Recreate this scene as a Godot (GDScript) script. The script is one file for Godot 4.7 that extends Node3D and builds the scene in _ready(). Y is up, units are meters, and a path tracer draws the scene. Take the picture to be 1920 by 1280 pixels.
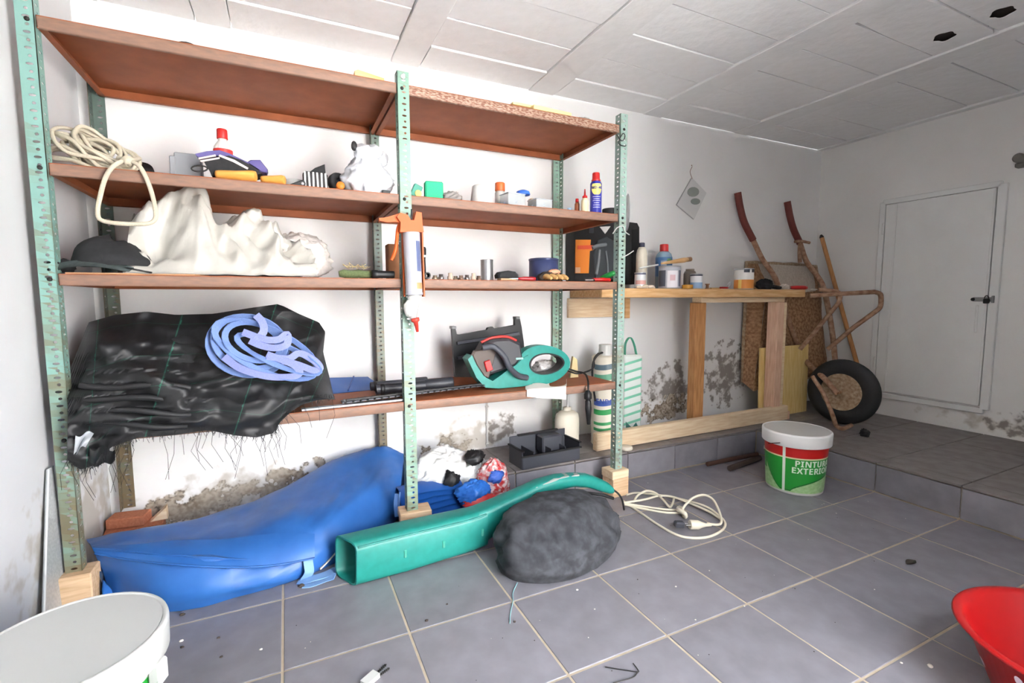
extends Node3D
# A storeroom with a slotted-steel shelf unit, a workbench on a raised step and the clutter around them.

const FOCAL := 893.335          # focal length in pixels of a 1920 x 1280 frame
const ZB := -2.84               # back wall
const XLW := -0.80              # left wall
const XRW := 4.49               # right wall
const YC := 2.50                # ceiling
const STEP := 0.183             # height of the raised step
const ZF := -2.20               # front of the shelf unit
const ZR := -2.81               # rear of the shelf unit
var cam_t: Transform3D
var rng := RandomNumberGenerator.new()
var used := {}
var mats := {}

func _ready():
	rng.seed = 7
	# ---- camera
	var cam := Camera3D.new()
	cam.name = "camera"
	cam_t = Transform3D(Basis(Vector3.UP, -0.443173) * Basis(Vector3.RIGHT, -0.0884779) * Basis(Vector3.BACK, -0.00363234), Vector3(0, 1.158, 0))
	cam.transform = cam_t
	cam.fov = rad_to_deg(2.0 * atan(640.0 / FOCAL))
	cam.near = 0.05
	add_child(cam)
	cam.current = true
	# ---- sky, sun, exposure
	var env := Environment.new()
	var sm := ProceduralSkyMaterial.new()
	sm.sky_top_color = Color(0.84, 0.88, 0.94)
	sm.sky_horizon_color = Color(0.96, 0.965, 0.97)
	sm.ground_bottom_color = Color(0.72, 0.70, 0.67)
	sm.ground_horizon_color = Color(0.86, 0.85, 0.83)
	sm.sky_energy_multiplier = 2.2
	sm.ground_energy_multiplier = 2.4
	var sky := Sky.new()
	sky.sky_material = sm
	env.background_mode = Environment.BG_SKY
	env.sky = sky
	env.ambient_light_source = Environment.AMBIENT_SOURCE_SKY
	env.tonemap_mode = Environment.TONE_MAPPER_LINEAR
	env.tonemap_exposure = 3.2
	env.sdfgi_enabled = true
	env.ssao_enabled = true
	env.ssil_enabled = true
	var we := WorldEnvironment.new()
	we.name = "world_environment"
	we.environment = env
	add_child(we)
	var sun := DirectionalLight3D.new()
	sun.name = "sun"
	sun.basis = Basis.looking_at(Vector3(0.18, -0.82, 0.55), Vector3.UP)
	sun.light_color = Color(1.0, 0.98, 0.955)
	sun.light_energy = 13.0
	sun.light_angular_distance = 0.6
	sun.shadow_enabled = true
	add_child(sun)
	make_materials()
	build_room()
	build_shelf_unit()
	build_bench()
	build_ground_things()
	build_shelf_things()
	build_bench_things()
	build_small_things()

# ================= helpers: pixels of the photograph to places in the room
func ray(px: float, py: float) -> Vector3:
	return cam_t.basis * Vector3((px - 960.0) / FOCAL, -(py - 640.0) / FOCAL, -1.0)
func az(px, py, z) -> Vector3:
	var d = ray(px, py)
	return cam_t.origin + d * ((z - cam_t.origin.z) / d.z)
func ay(px, py, y) -> Vector3:
	var d = ray(px, py)
	return cam_t.origin + d * ((y - cam_t.origin.y) / d.y)
func ax(px, py, x) -> Vector3:
	var d = ray(px, py)
	return cam_t.origin + d * ((x - cam_t.origin.x) / d.x)

# ================= helpers: naming, things and parts
func numbered(called: String) -> String:
	var n = used.get(called, 0)
	used[called] = n + 1
	return called if n == 0 else "%s_%03d" % [called, n]
func tag(o, label: String, category: String, group := ""):
	o.set_meta("label", label)
	o.set_meta("category", category)
	if group != "":
		o.set_meta("group", group)
	return o
func thing(called: String, label: String, category: String, at := Vector3.ZERO, turn := 0.0, group := "") -> Node3D:
	var o := Node3D.new()
	o.name = numbered(called)
	add_child(o)
	o.position = at
	o.rotation.y = turn
	return tag(o, label, category, group)
func structure(o):
	o.set_meta("kind", "structure")
	return o
func obj(called: String, st: SurfaceTool, m: Material, parent: Node = null) -> MeshInstance3D:
	st.generate_normals()
	return put(called, st.commit(), m, parent)
func put(called: String, mesh: Mesh, m: Material, parent: Node = null) -> MeshInstance3D:
	var o := MeshInstance3D.new()
	o.mesh = mesh
	o.material_override = m
	if parent == null:
		o.name = numbered(called)
		add_child(o)
	else:
		o.name = called
		parent.add_child(o, true)
	return o
# the same for a shape given in room coordinates: the part is set back by where its thing stands
func wobj(called: String, st: SurfaceTool, m: Material, parent: Node) -> MeshInstance3D:
	var o = obj(called, st, m, parent)
	var p = parent
	var off := Vector3.ZERO
	while p is Node3D and p != self:
		off += p.position
		p = p.get_parent()
	o.position = -off
	return o
func copy(o: Node3D, at: Vector3, turn: float, label := "") -> Node3D:
	var c = o.duplicate()
	c.name = numbered(String(o.name).rstrip("_0123456789"))
	add_child(c)
	c.position = at
	c.rotation.y = turn
	if label != "":
		c.set_meta("label", label)
	return c

# ================= helpers: shapes
func mb(smooth := true) -> SurfaceTool:
	var st := SurfaceTool.new()
	st.begin(Mesh.PRIMITIVE_TRIANGLES)
	st.set_smooth_group(1 if smooth else 0xFFFFFFFF)
	return st
func xf(at := Vector3.ZERO, ry := 0.0, rx := 0.0, rz := 0.0) -> Transform3D:
	return Transform3D(Basis(Vector3.UP, deg_to_rad(ry)) * Basis(Vector3.RIGHT, deg_to_rad(rx)) * Basis(Vector3.BACK, deg_to_rad(rz)), at)
func tri(st, a, b, c):            # counter-clockwise as seen from outside
	st.add_vertex(a); st.add_vertex(c); st.add_vertex(b)
func quad(st, a, b, c, d):
	tri(st, a, b, c); tri(st, a, c, d)
func flat(st): st.set_smooth_group(0xFFFFFFFF)
func box(st, t: Transform3D, s: Vector3, bev := 0.002):
	flat(st)
	var h = s * 0.5
	bev = min(bev, min(h.x, min(h.y, h.z)) * 0.9)
	var i = h - Vector3.ONE * bev
	for ax_ in 3:
		for sg in [-1.0, 1.0]:
			var u = (ax_ + 1) % 3
			var v = (ax_ + 2) % 3
			var q = []
			for k in [[-1, -1], [1, -1], [1, 1], [-1, 1]]:
				var p := Vector3.ZERO
				p[ax_] = h[ax_] * sg
				p[u] = i[u] * k[0] * sg
				p[v] = i[v] * k[1]
				q.append(t * p)
			quad(st, q[0], q[1], q[2], q[3])
	if bev < 0.0004:
		return
	for ax_ in 3:
		var u = (ax_ + 1) % 3
		var v = (ax_ + 2) % 3
		for k in [[-1, -1], [1, -1], [1, 1], [-1, 1]]:
			var p = [Vector3.ZERO, Vector3.ZERO, Vector3.ZERO, Vector3.ZERO]
			for e in 4:
				p[e][ax_] = i[ax_] * (-1 if e < 2 else 1)
				var on_u = e == 0 or e == 3
				p[e][u] = (h[u] if on_u else i[u]) * k[0]
				p[e][v] = (i[v] if on_u else h[v]) * k[1]
				p[e] = t * p[e]
			if k[0] * k[1] > 0: quad(st, p[0], p[1], p[2], p[3])
			else: quad(st, p[3], p[2], p[1], p[0])
	for sx in [-1, 1]:
		for sy in [-1, 1]:
			for sz in [-1, 1]:
				var sg = Vector3(sx, sy, sz)
				var a = t * (Vector3(h.x, i.y, i.z) * sg)
				var b = t * (Vector3(i.x, h.y, i.z) * sg)
				var c = t * (Vector3(i.x, i.y, h.z) * sg)
				if sx * sy * sz > 0: tri(st, a, b, c)
				else: tri(st, a, c, b)
func boxed(t: Transform3D, s: Vector3, bev := 0.002) -> SurfaceTool:
	var st := mb(false)
	box(st, t, s, bev)
	return st
# rows of points joined into a skin; seen with rows going up and points going right, the front faces the viewer
func skin(st, rows: Array, wrap := false, group := 1, uv := false):
	st.set_smooth_group(group)
	var n = rows[0].size()
	var last = n if wrap else n - 1
	for r in rows.size() - 1:
		for k in last:
			var k2 = (k + 1) % n
			var ids = [[r, k], [r, k2], [r + 1, k2], [r, k], [r + 1, k2], [r + 1, k]]
			for e in [0, 2, 1, 3, 5, 4]:
				var w = ids[e]
				if uv:
					var cu = w[1]
					if wrap and k2 == 0 and w[1] == 0: cu = n
					st.set_uv(Vector2(float(cu) / (n if wrap else n - 1), 1.0 - float(w[0]) / (rows.size() - 1)))
				st.add_vertex(rows[w[0]][w[1]])
func cap(st, ring, up := true):
	flat(st)
	var c := Vector3.ZERO
	for p in ring: c += p
	c /= ring.size()
	for k in ring.size():
		var a = ring[k]
		var b = ring[(k + 1) % ring.size()]
		if up: tri(st, c, a, b)
		else: tri(st, c, b, a)
# profile: Vector2(radius, height) from the bottom up; sharp corners where a point is repeated
func lathe(st, prof: Array, t := Transform3D.IDENTITY, seg := 24, oval := 1.0, uv := false):
	var rows = []
	var g = 2
	for p in prof:
		var ring = PackedVector3Array()
		for k in seg:
			var a = -TAU * k / seg
			ring.append(t * Vector3(cos(a) * p.x, p.y, -sin(a) * p.x * oval))
		rows.append(ring)
	# split at repeated points
	var part = [rows[0]]
	for i in range(1, rows.size()):
		if prof[i].is_equal_approx(prof[i - 1]):
			if part.size() > 1: skin_rev(st, part, g, uv)
			g += 1
			part = [rows[i]]
		else:
			part.append(rows[i])
	if part.size() > 1: skin_rev(st, part, g, uv)
func skin_rev(st, rows, g, uv):
	var rr = []
	for r in rows:
		var q = PackedVector3Array(r)
		q.reverse()
		rr.append(q)
	skin(st, rr, true, g, uv)
func cylinder(st, t: Transform3D, r: float, h: float, seg := 20, r2 := -1.0, bev := 0.0015):
	if r2 < 0: r2 = r
	lathe(st, [Vector2(0.0001, 0), Vector2(r - bev, 0), Vector2(r - bev, 0), Vector2(r, bev), Vector2(r, bev), Vector2(r2, h - bev), Vector2(r2, h - bev), Vector2(r2 - bev, h), Vector2(r2 - bev, h), Vector2(0.0001, h)], t, seg)
func smooth_path(pts: Array, per := 6, closed := false) -> Array:
	var out = []
	var n = pts.size()
	var cnt = n if closed else n - 1
	for i in cnt:
		var p0 = pts[(i - 1 + n) % n] if closed or i > 0 else pts[0] * 2.0 - pts[1]
		var p1 = pts[i]
		var p2 = pts[(i + 1) % n]
		var p3 = pts[(i + 2) % n] if closed or i + 2 < n else pts[n - 1] * 2.0 - pts[n - 2]
		for k in per:
			var t = float(k) / per
			out.append(0.5 * (2.0 * p1 + (p2 - p0) * t + (2.0 * p0 - 5.0 * p1 + 4.0 * p2 - p3) * t * t + (3.0 * p1 - p0 - 3.0 * p2 + p3) * t * t * t))
	if not closed: out.append(pts[n - 1])
	return out
func tube(st, pts: Array, r, seg := 8, closed := false, grp := 40):
	var n = pts.size()
	var rows = []
	var side := Vector3.ZERO
	for i in n:
		var d: Vector3
		if closed: d = pts[(i + 1) % n] - pts[(i - 1 + n) % n]
		else: d = pts[min(i + 1, n - 1)] - pts[max(i - 1, 0)]
		d = d.normalized()
		if side == Vector3.ZERO:
			side = d.cross(Vector3.UP if absf(d.y) < 0.9 else Vector3.RIGHT).normalized()
		side = (side - d * side.dot(d)).normalized()
		var up = side.cross(d)
		var rr = r[i] if r is Array else r
		var ring = PackedVector3Array()
		for k in seg:
			var a = TAU * k / seg
			ring.append(pts[i] + (side * cos(a) + up * sin(a)) * rr)
		rows.append(ring)
	if closed: rows.append(rows[0])
	skin_rev(st, rows, grp, false)
	if not closed:
		cap(st, rows[0], true)
		cap(st, rows[n - 1], false)
# a flat strap along pts; wide gives the direction of its width at each point
func strap(st, pts: Array, wide, w: float, th := 0.0015, closed := false):
	var n = pts.size()
	var rows = []
	for i in n:
		var d: Vector3
		if closed: d = pts[(i + 1) % n] - pts[(i - 1 + n) % n]
		else: d = pts[min(i + 1, n - 1)] - pts[max(i - 1, 0)]
		d = d.normalized()
		var wd: Vector3 = wide[i] if wide is Array else wide
		wd = (wd - d * wd.dot(d)).normalized()
		var nn = d.cross(wd)
		rows.append(PackedVector3Array([pts[i] - wd * w * 0.5 - nn * th, pts[i] + wd * w * 0.5 - nn * th, pts[i] + wd * w * 0.5 + nn * th, pts[i] - wd * w * 0.5 + nn * th]))
	if closed: rows.append(rows[0])
	for k in 4:
		var rr = []
		for r in rows: rr.append(PackedVector3Array([r[(k + 1) % 4], r[k]]))
		skin(st, rr, false, 50 + k)
	if not closed:
		cap(st, rows[0], true)
		cap(st, rows[n - 1], false)
# a polygon (in its own xy plane) drawn out along z from -depth/2 to depth/2, with chamfered rims
func prism(st, poly: Array, depth: float, t := Transform3D.IDENTITY, bev := 0.0, smooth_sides := false):
	var p := PackedVector2Array(poly)
	if Geometry2D.is_polygon_clockwise(p): p.reverse()
	var inner := p
	if bev > 0.0:
		var off = Geometry2D.offset_polygon(p, -bev)
		if off.size() == 1 and off[0].size() == p.size():
			# match the starting point
			inner = off[0]
			if Geometry2D.is_polygon_clockwise(inner): inner.reverse()
			var best = 0
			for k in inner.size():
				if inner[k].distance_to(p[0]) < inner[best].distance_to(p[0]): best = k
			var again := PackedVector2Array()
			for k in inner.size(): again.append(inner[(k + best) % inner.size()])
			inner = again
		else:
			bev = 0.0
	var idx = Geometry2D.triangulate_polygon(inner)
	var h = depth * 0.5
	flat(st)
	for k in range(0, idx.size(), 3):
		var a = inner[idx[k]]; var b = inner[idx[k + 1]]; var c = inner[idx[k + 2]]
		if (b - a).cross(c - a) < 0:
			var q = b; b = c; c = q
		tri(st, t * Vector3(a.x, a.y, h), t * Vector3(b.x, b.y, h), t * Vector3(c.x, c.y, h))
		tri(st, t * Vector3(a.x, a.y, -h), t * Vector3(c.x, c.y, -h), t * Vector3(b.x, b.y, -h))
	var layers = [[p, -h + bev], [p, h - bev]]
	if bev > 0: layers = [[inner, -h], [p, -h + bev], [p, h - bev], [inner, h]]
	for l in layers.size() - 1:
		if smooth_sides: st.set_smooth_group(60 + l)
		for k in p.size():
			var k2 = (k + 1) % p.size()
			var a = layers[l]; var b = layers[l + 1]
			quad(st, t * Vector3(a[0][k].x, a[0][k].y, a[1]), t * Vector3(a[0][k2].x, a[0][k2].y, a[1]), t * Vector3(b[0][k2].x, b[0][k2].y, b[1]), t * Vector3(b[0][k].x, b[0][k].y, b[1]))
# a plate between an outer and an inner outline with the same number of points
func ring_plate(st, outer: Array, inner: Array, depth: float, t := Transform3D.IDENTITY, round_ := true):
	var h = depth * 0.5
	var n = outer.size()
	for k in n:
		var k2 = (k + 1) % n
		var o1 = outer[k]; var o2 = outer[k2]; var i1 = inner[k]; var i2 = inner[k2]
		flat(st)
		quad(st, t * Vector3(o1.x, o1.y, h), t * Vector3(o2.x, o2.y, h), t * Vector3(i2.x, i2.y, h), t * Vector3(i1.x, i1.y, h))
		quad(st, t * Vector3(o2.x, o2.y, -h), t * Vector3(o1.x, o1.y, -h), t * Vector3(i1.x, i1.y, -h), t * Vector3(i2.x, i2.y, -h))
		if round_: st.set_smooth_group(70)
		quad(st, t * Vector3(o1.x, o1.y, -h), t * Vector3(o2.x, o2.y, -h), t * Vector3(o2.x, o2.y, h), t * Vector3(o1.x, o1.y, h))
		if round_: st.set_smooth_group(71)
		quad(st, t * Vector3(i2.x, i2.y, -h), t * Vector3(i1.x, i1.y, -h), t * Vector3(i1.x, i1.y, h), t * Vector3(i2.x, i2.y, h))
# a crumpled lump: an ellipsoid with creases; what would sink below floor_y is flattened on it
func lump(st, c: Vector3, s: Vector3, seed_: int, amp: float, freq: float, floor_y := -9.0, nu := 40, nv := 26, sharp := true):
	var nz := FastNoiseLite.new()
	nz.seed = seed_
	nz.noise_type = FastNoiseLite.TYPE_SIMPLEX
	nz.frequency = freq
	nz.fractal_type = FastNoiseLite.FRACTAL_RIDGED if sharp else FastNoiseLite.FRACTAL_FBM
	nz.fractal_octaves = 3
	var rows = []
	for j in nv + 1:
		var v = PI * (float(j) / nv - 0.5)
		var row := PackedVector3Array()
		for i in nu:
			var u = TAU * i / nu
			var d = Vector3(cos(v) * sin(u), sin(v), cos(v) * cos(u))
			var k = 1.0 + amp * nz.get_noise_3dv(d)
			var p = c + d * s * k
			if p.y < floor_y: p.y = floor_y + 0.0005
			row.append(p)
		rows.append(row)
	skin(st, rows, true, 3)
# crumpled film: flat facets of many random planes with sharp creases between them
func crumple(st, c: Vector3, s: Vector3, seed_: int, floor_y := -9.0, planes := 34, rough := 0.06, nu := 60, nv := 40):
	var rr := RandomNumberGenerator.new()
	rr.seed = seed_
	var ns = []
	for k in planes:
		var y = 1.0 - 2.0 * (k + 0.5) / planes
		var a = k * 2.39996 + rr.randf_range(-0.4, 0.4)
		var q = sqrt(1.0 - y * y)
		ns.append([Vector3(cos(a) * q, y, sin(a) * q), rr.randf_range(0.80, 1.06)])
	var nz = noise(seed_, 2.6, 2, true)
	var rows = []
	for j in nv + 1:
		var v = PI * (float(j) / nv - 0.5)
		var row := PackedVector3Array()
		for i in nu:
			var u = TAU * i / nu
			var d = Vector3(cos(v) * sin(u), sin(v), cos(v) * cos(u))
			var k = 1.25
			for n in ns:
				var e = d.dot(n[0])
				if e > 0.3: k = minf(k, n[1] / e)
			k *= 1.0 + rough * nz.get_noise_3dv(d * 1.3)
			var p = c + d * s * k
			if p.y < floor_y: p.y = floor_y + 0.0005
			row.append(p)
		rows.append(row)
	skin(st, rows, true, 3)
func noise(seed_: int, freq: float, oct := 3, ridged := false) -> FastNoiseLite:
	var nz := FastNoiseLite.new()
	nz.seed = seed_
	nz.noise_type = FastNoiseLite.TYPE_SIMPLEX_SMOOTH
	nz.frequency = freq
	nz.fractal_octaves = oct
	nz.fractal_type = FastNoiseLite.FRACTAL_RIDGED if ridged else FastNoiseLite.FRACTAL_FBM
	return nz
# a cloth given by a function of (u, v) with a real thickness
func cloth(st, f: Callable, nu: int, nv: int, th := 0.002, uv := true):
	var rows = []
	for j in nv + 1:
		var row := PackedVector3Array()
		for i in nu + 1: row.append(f.call(float(i) / nu, float(j) / nv))
		rows.append(row)
	skin(st, rows, false, 1, uv)
	# the back of it, a little behind
	var back = []
	for j in nv + 1:
		var row := PackedVector3Array()
		for i in range(nu, -1, -1):
			var du = rows[j][min(i + 1, nu)] - rows[j][max(i - 1, 0)]
			var dv = rows[min(j + 1, nv)][i] - rows[max(j - 1, 0)][i]
			row.append(rows[j][i] - du.cross(dv).normalized() * th)
		back.append(row)
	skin(st, back, false, 2, uv)
func text_mesh(s: String, size: float, depth: float, font := "Droid Sans", weight := 700) -> TextMesh:
	var t := TextMesh.new()
	var f := SystemFont.new()
	f.font_names = PackedStringArray([font])
	f.font_weight = weight
	t.font = f
	t.text = s
	t.font_size = 64
	t.pixel_size = size / 64.0
	t.depth = depth
	t.curve_step = 2.0
	return t
# lettering bent round an upright drum of radius r(y); at angle a (0 faces +z, growing to +x)
func bent_text(called, s: String, size: float, r0: float, slope: float, y: float, a0: float, m, parent):
	var tm := text_mesh(s, size, 0.0015)
	var arr = tm.get_mesh_arrays()
	var vs: PackedVector3Array = arr[Mesh.ARRAY_VERTEX]
	var ns: PackedVector3Array = arr[Mesh.ARRAY_NORMAL]
	for k in vs.size():
		var p = vs[k]
		var yy = y + p.y
		var r = r0 + slope * yy + 0.0006 + p.z
		var a = a0 + p.x / r0
		vs[k] = Vector3(sin(a) * r, yy, cos(a) * r)
		ns[k] = Vector3(sin(a), 0, cos(a))
	arr[Mesh.ARRAY_VERTEX] = vs
	arr[Mesh.ARRAY_NORMAL] = ns
	arr[Mesh.ARRAY_TANGENT] = null
	arr[Mesh.ARRAY_TEX_UV] = null
	var am := ArrayMesh.new()
	am.add_surface_from_arrays(Mesh.PRIMITIVE_TRIANGLES, arr)
	return put(called, am, m, parent)

# ================= materials
func rgb(r, g, b) -> Color: return Color(r / 255.0, g / 255.0, b / 255.0)
func mat(c: Color, rough := 0.6, metal := 0.0) -> StandardMaterial3D:
	var key = [c, rough, metal]
	if mats.has(key): return mats[key]
	var m := StandardMaterial3D.new()
	m.albedo_color = c
	m.roughness = rough
	m.metallic = metal
	mats[key] = m
	return m
func noise_image(size: int, freq: float, seed_: int, oct := 4, ridged := false) -> Image:
	return noise(seed_, freq, oct, ridged).get_seamless_image(size, size)
# a mottled texture running from colour a to colour b
func mottled(a: Color, b: Color, rough: float, scale_: float, freq := 0.02, seed_ := 1, metal := 0.0, bump := 0.0, stretch := Vector3.ONE, contrast := 1.0, ridged := false) -> StandardMaterial3D:
	var im = noise_image(256, freq, seed_, 4, ridged)
	im.convert(Image.FORMAT_RGBA8)
	var out := Image.create(256, 256, false, Image.FORMAT_RGB8)
	for y in 256:
		for x in 256:
			var v = clampf((im.get_pixel(x, y).r - 0.5) * contrast + 0.5, 0, 1)
			out.set_pixel(x, y, a.lerp(b, v))
	var m := StandardMaterial3D.new()
	m.albedo_texture = ImageTexture.create_from_image(out)
	m.roughness = rough
	m.metallic = metal
	m.uv1_triplanar = true
	m.uv1_scale = stretch * scale_
	if bump > 0.0:
		var nm: Image = im.duplicate()
		nm.bump_map_to_normal_map(bump)
		m.normal_enabled = true
		m.normal_texture = ImageTexture.create_from_image(nm)
	return m
# boards: grain drawn out along one axis
func grain(a: Color, b: Color, along: int, seed_: int, rough := 0.65) -> StandardMaterial3D:
	var s = Vector3(9, 9, 9)
	s[along] = 0.9
	return mottled(a, b, rough, 1.0, 0.02, seed_, 0.0, 1.0, s, 1.6)

var M := {}
func make_materials():
	M.ceiling = mottled(rgb(242, 242, 241), rgb(247, 247, 247), 0.85, 2.2, 0.02, 11, 0.0, 1.2)
	M.beam = mottled(rgb(238, 238, 237), rgb(243, 243, 242), 0.85, 1.5, 0.02, 12, 0.0, 1.0)
	M.dark_gap = mat(rgb(90, 86, 82), 0.95)
	M.grout = mottled(rgb(186, 168, 144), rgb(202, 187, 165), 0.9, 2.0, 0.03, 13)
	M.tiles = []
	for k in 4:
		var d = [0, 4, -4, 2][k]
		M.tiles.append(mottled(rgb(128 + d, 125 + d, 131 + d), rgb(140 + d, 137 + d, 144 + d), 0.36 + 0.03 * k, 2.5, 0.012, 20 + k, 0.0, 0.0, Vector3.ONE, 1.3))
	M.step_tile = mottled(rgb(120, 113, 110), rgb(138, 132, 130), 0.5, 2.5, 0.012, 25, 0.0, 0.0, Vector3.ONE, 1.4)
	M.paint_white = mat(rgb(240, 240, 240), 0.5)
	M.paint_old = mottled(rgb(230, 230, 228), rgb(235, 236, 234), 0.45, 1.2, 0.008, 31)
	M.metal_dark = mat(rgb(52, 50, 48), 0.5, 0.6)
	M.metal_grey = mat(rgb(150, 150, 150), 0.4, 0.8)
	M.patio = mottled(rgb(212, 212, 210), rgb(224, 224, 222), 0.9, 1.0, 0.02, 33)
	M.stone = mottled(rgb(110, 100, 90), rgb(130, 120, 108), 0.9, 1.0, 0.02, 34)
	M.post = mat(Color.WHITE, 0.45)
	M.post.vertex_color_use_as_albedo = true
	M.shelf = mottled(rgb(148, 82, 46), rgb(164, 92, 54), 0.62, 1.6, 0.015, 41, 0.0, 0.0, Vector3.ONE, 1.2)
	M.shelf_lip = mottled(rgb(128, 102, 88), rgb(152, 114, 94), 0.6, 3.0, 0.03, 42, 0.0, 0.3, Vector3(0.6, 2, 2), 1.3)
	M.shelf_worn = mottled(rgb(122, 76, 56), rgb(176, 150, 132), 0.6, 3.0, 0.05, 43, 0.0, 0.6, Vector3(1, 3, 3), 2.6)
	M.pine = grain(rgb(214, 164, 108), rgb(232, 192, 140), 0, 51)
	M.pine_up = grain(rgb(178, 122, 72), rgb(204, 150, 98), 1, 52)
	M.pine_pale = grain(rgb(226, 196, 158), rgb(240, 218, 186), 0, 53)
	M.pine_pink = grain(rgb(218, 172, 144), rgb(236, 198, 170), 1, 54)
	M.plank = grain(rgb(228, 194, 118), rgb(240, 212, 146), 1, 55)
	M.block = grain(rgb(206, 168, 128), rgb(228, 196, 160), 0, 56)
	M.brick = mottled(rgb(176, 104, 74), rgb(200, 130, 98), 0.9, 6.0, 0.04, 57, 0.0, 1.0)
	M.rust = mottled(rgb(140, 100, 76), rgb(190, 160, 134), 0.85, 4.0, 0.02, 61, 0.0, 1.2, Vector3.ONE, 1.8)
	M.rust_dark = mottled(rgb(132, 94, 66), rgb(184, 146, 110), 0.9, 5.0, 0.02, 62, 0.0, 1.0, Vector3.ONE, 1.8)
	M.cement = mottled(rgb(140, 112, 84), rgb(184, 164, 138), 0.95, 5.0, 0.025, 63, 0.0, 2.0, Vector3.ONE, 1.6)
	M.grip_red = mottled(rgb(96, 38, 32), rgb(120, 54, 44), 0.6, 6.0, 0.03, 64)
	M.rubber = mottled(rgb(26, 27, 30), rgb(38, 39, 42), 0.7, 6.0, 0.03, 65)
	M.black = mat(rgb(28, 28, 30), 0.5)
	M.black_soft = mottled(rgb(30, 30, 32), rgb(44, 44, 46), 0.85, 6.0, 0.03, 66, 0.0, 0.6)
	M.black_gloss = mat(rgb(24, 24, 26), 0.28)
	M.grey_plastic = mat(rgb(66, 68, 76), 0.5)
	M.white_plastic = mat(rgb(208, 208, 204), 0.35)
	M.cream = mat(rgb(228, 220, 202), 0.45)
	M.red = mat(rgb(190, 24, 24), 0.35)
	M.orange = mat(rgb(216, 116, 34), 0.4)
	M.teal = mottled(rgb(24, 126, 116), rgb(32, 138, 128), 0.42, 4.0, 0.02, 67)
	M.teal_dusty = mottled(rgb(40, 150, 130), rgb(90, 160, 142), 0.6, 5.0, 0.02, 68)
	M.steel = mat(rgb(188, 188, 190), 0.3, 0.9)
	M.wood_handle = grain(rgb(214, 148, 62), rgb(234, 176, 92), 0, 71, 0.45)
	M.yellow_paper = mat(rgb(240, 214, 150), 0.7)
	M.blue_tarp = mottled(rgb(40, 96, 168), rgb(54, 112, 186), 0.42, 2.0, 0.015, 72)
	M.navy = mat(rgb(58, 66, 104), 0.4)
	var clear := StandardMaterial3D.new()
	clear.transparency = BaseMaterial3D.TRANSPARENCY_ALPHA
	clear.albedo_color = Color(0.86, 0.88, 0.88, 0.35)
	clear.roughness = 0.15
	M.clear = clear

func ellipse_weight(p: Vector2, c: Vector2, r: Vector2, tilt := 0.0) -> float:
	var d = (p - c).rotated(-tilt)
	return 1.0 - Vector2(d.x / r.x, d.y / r.y).length()
# painted plaster with damp patches; stains: [centre, radii, tilt, kind] in metres from the lower left corner
func wall_material(w: float, h: float, stains: Array, seed_: int, base_a: Color, base_b: Color) -> StandardMaterial3D:
	var res = 200.0
	var iw = int(w * res); var ih = int(h * res)
	var im := Image.create(iw, ih, false, Image.FORMAT_RGB8)
	var n1 = noise(seed_, 1.1, 3)
	var n2 = noise(seed_ + 1, 9.0, 4)
	var n3 = noise(seed_ + 2, 38.0, 3)
	for y in ih:
		for x in iw:
			var p = Vector2(x / res, h - y / res)
			var c = base_a.lerp(base_b, clampf(0.5 + 0.8 * n1.get_noise_2d(p.x, p.y), 0, 1))
			for s in stains:
				if absf(p.x - s[0].x) > s[1].x * 1.3 + 0.02 or absf(p.y - s[0].y) > s[1].x * 1.3 + s[1].y + 0.02: continue
				var e = ellipse_weight(p, s[0], s[1], s[2])
				if e < -0.25: continue
				var a = n2.get_noise_2d(p.x, p.y)
				var b = n3.get_noise_2d(p.x, p.y)
				if s[3] == "peel":            # bare plaster where the paint has come off
					var k = e * 1.3 + a * 1.5 + b * 0.25 - 0.12
					if k > 0.16: c = rgb(126, 110, 92).lerp(rgb(196, 184, 168), clampf(0.5 + b * 1.1 + a, 0, 1))
					elif k > 0.06: c = rgb(96, 88, 80)
					elif k > -0.05: c = c.lerp(rgb(200, 194, 184), 0.7)
				elif s[3] == "mould":
					var k = e * 0.7 + a * 1.3 + b * 0.45 - 0.12
					c = c.lerp(rgb(180, 174, 168), clampf(e * 1.2 + a * 1.2, 0, 1) * 0.7)
					if k > 0.0: c = c.lerp(rgb(122, 114, 108), clampf(k * 1.8, 0, 0.62))
				elif s[3] == "damp":
					c = c.lerp(rgb(176, 166, 152), clampf((e + a * 0.8) * 1.2, 0, 0.6))
			im.set_pixel(x, y, c)
	var m := StandardMaterial3D.new()
	m.albedo_texture = ImageTexture.create_from_image(im)
	m.roughness = 0.9
	var nm = noise_image(512, 0.012, seed_ + 5, 5)
	nm.convert(Image.FORMAT_RGBA8)
	nm.bump_map_to_normal_map(2.0)
	m.normal_enabled = true
	m.normal_scale = 0.5
	m.normal_texture = ImageTexture.create_from_image(nm)
	return m
# a thick wall whose inner face runs from a (lower left, seen from inside) along `along`
func wall(called: String, a: Vector3, along: Vector3, w: float, h: float, inward: Vector3, m: Material):
	var st := mb(false)
	flat(st)
	var q = [a, a + along * w, a + along * w + Vector3.UP * h, a + Vector3.UP * h]
	var uv = [Vector2(0, 1), Vector2(1, 1), Vector2(1, 0), Vector2(0, 0)]
	for k in [0, 2, 1, 0, 3, 2]:
		st.set_uv(uv[k])
		st.add_vertex(q[k])
	st.set_uv(Vector2.ZERO)
	var c = a + along * w * 0.5 + Vector3.UP * h * 0.5 - inward * 0.07
	var b := []
	for p in q: b.append(p - inward * 0.14)
	quad(st, b[1], b[0], b[3], b[2])
	for k in 4: quad(st, q[(k + 1) % 4], q[k], b[k], b[(k + 1) % 4])
	st.generate_normals()
	st.generate_tangents()
	return structure(put(called, st.commit(), m))

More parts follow.
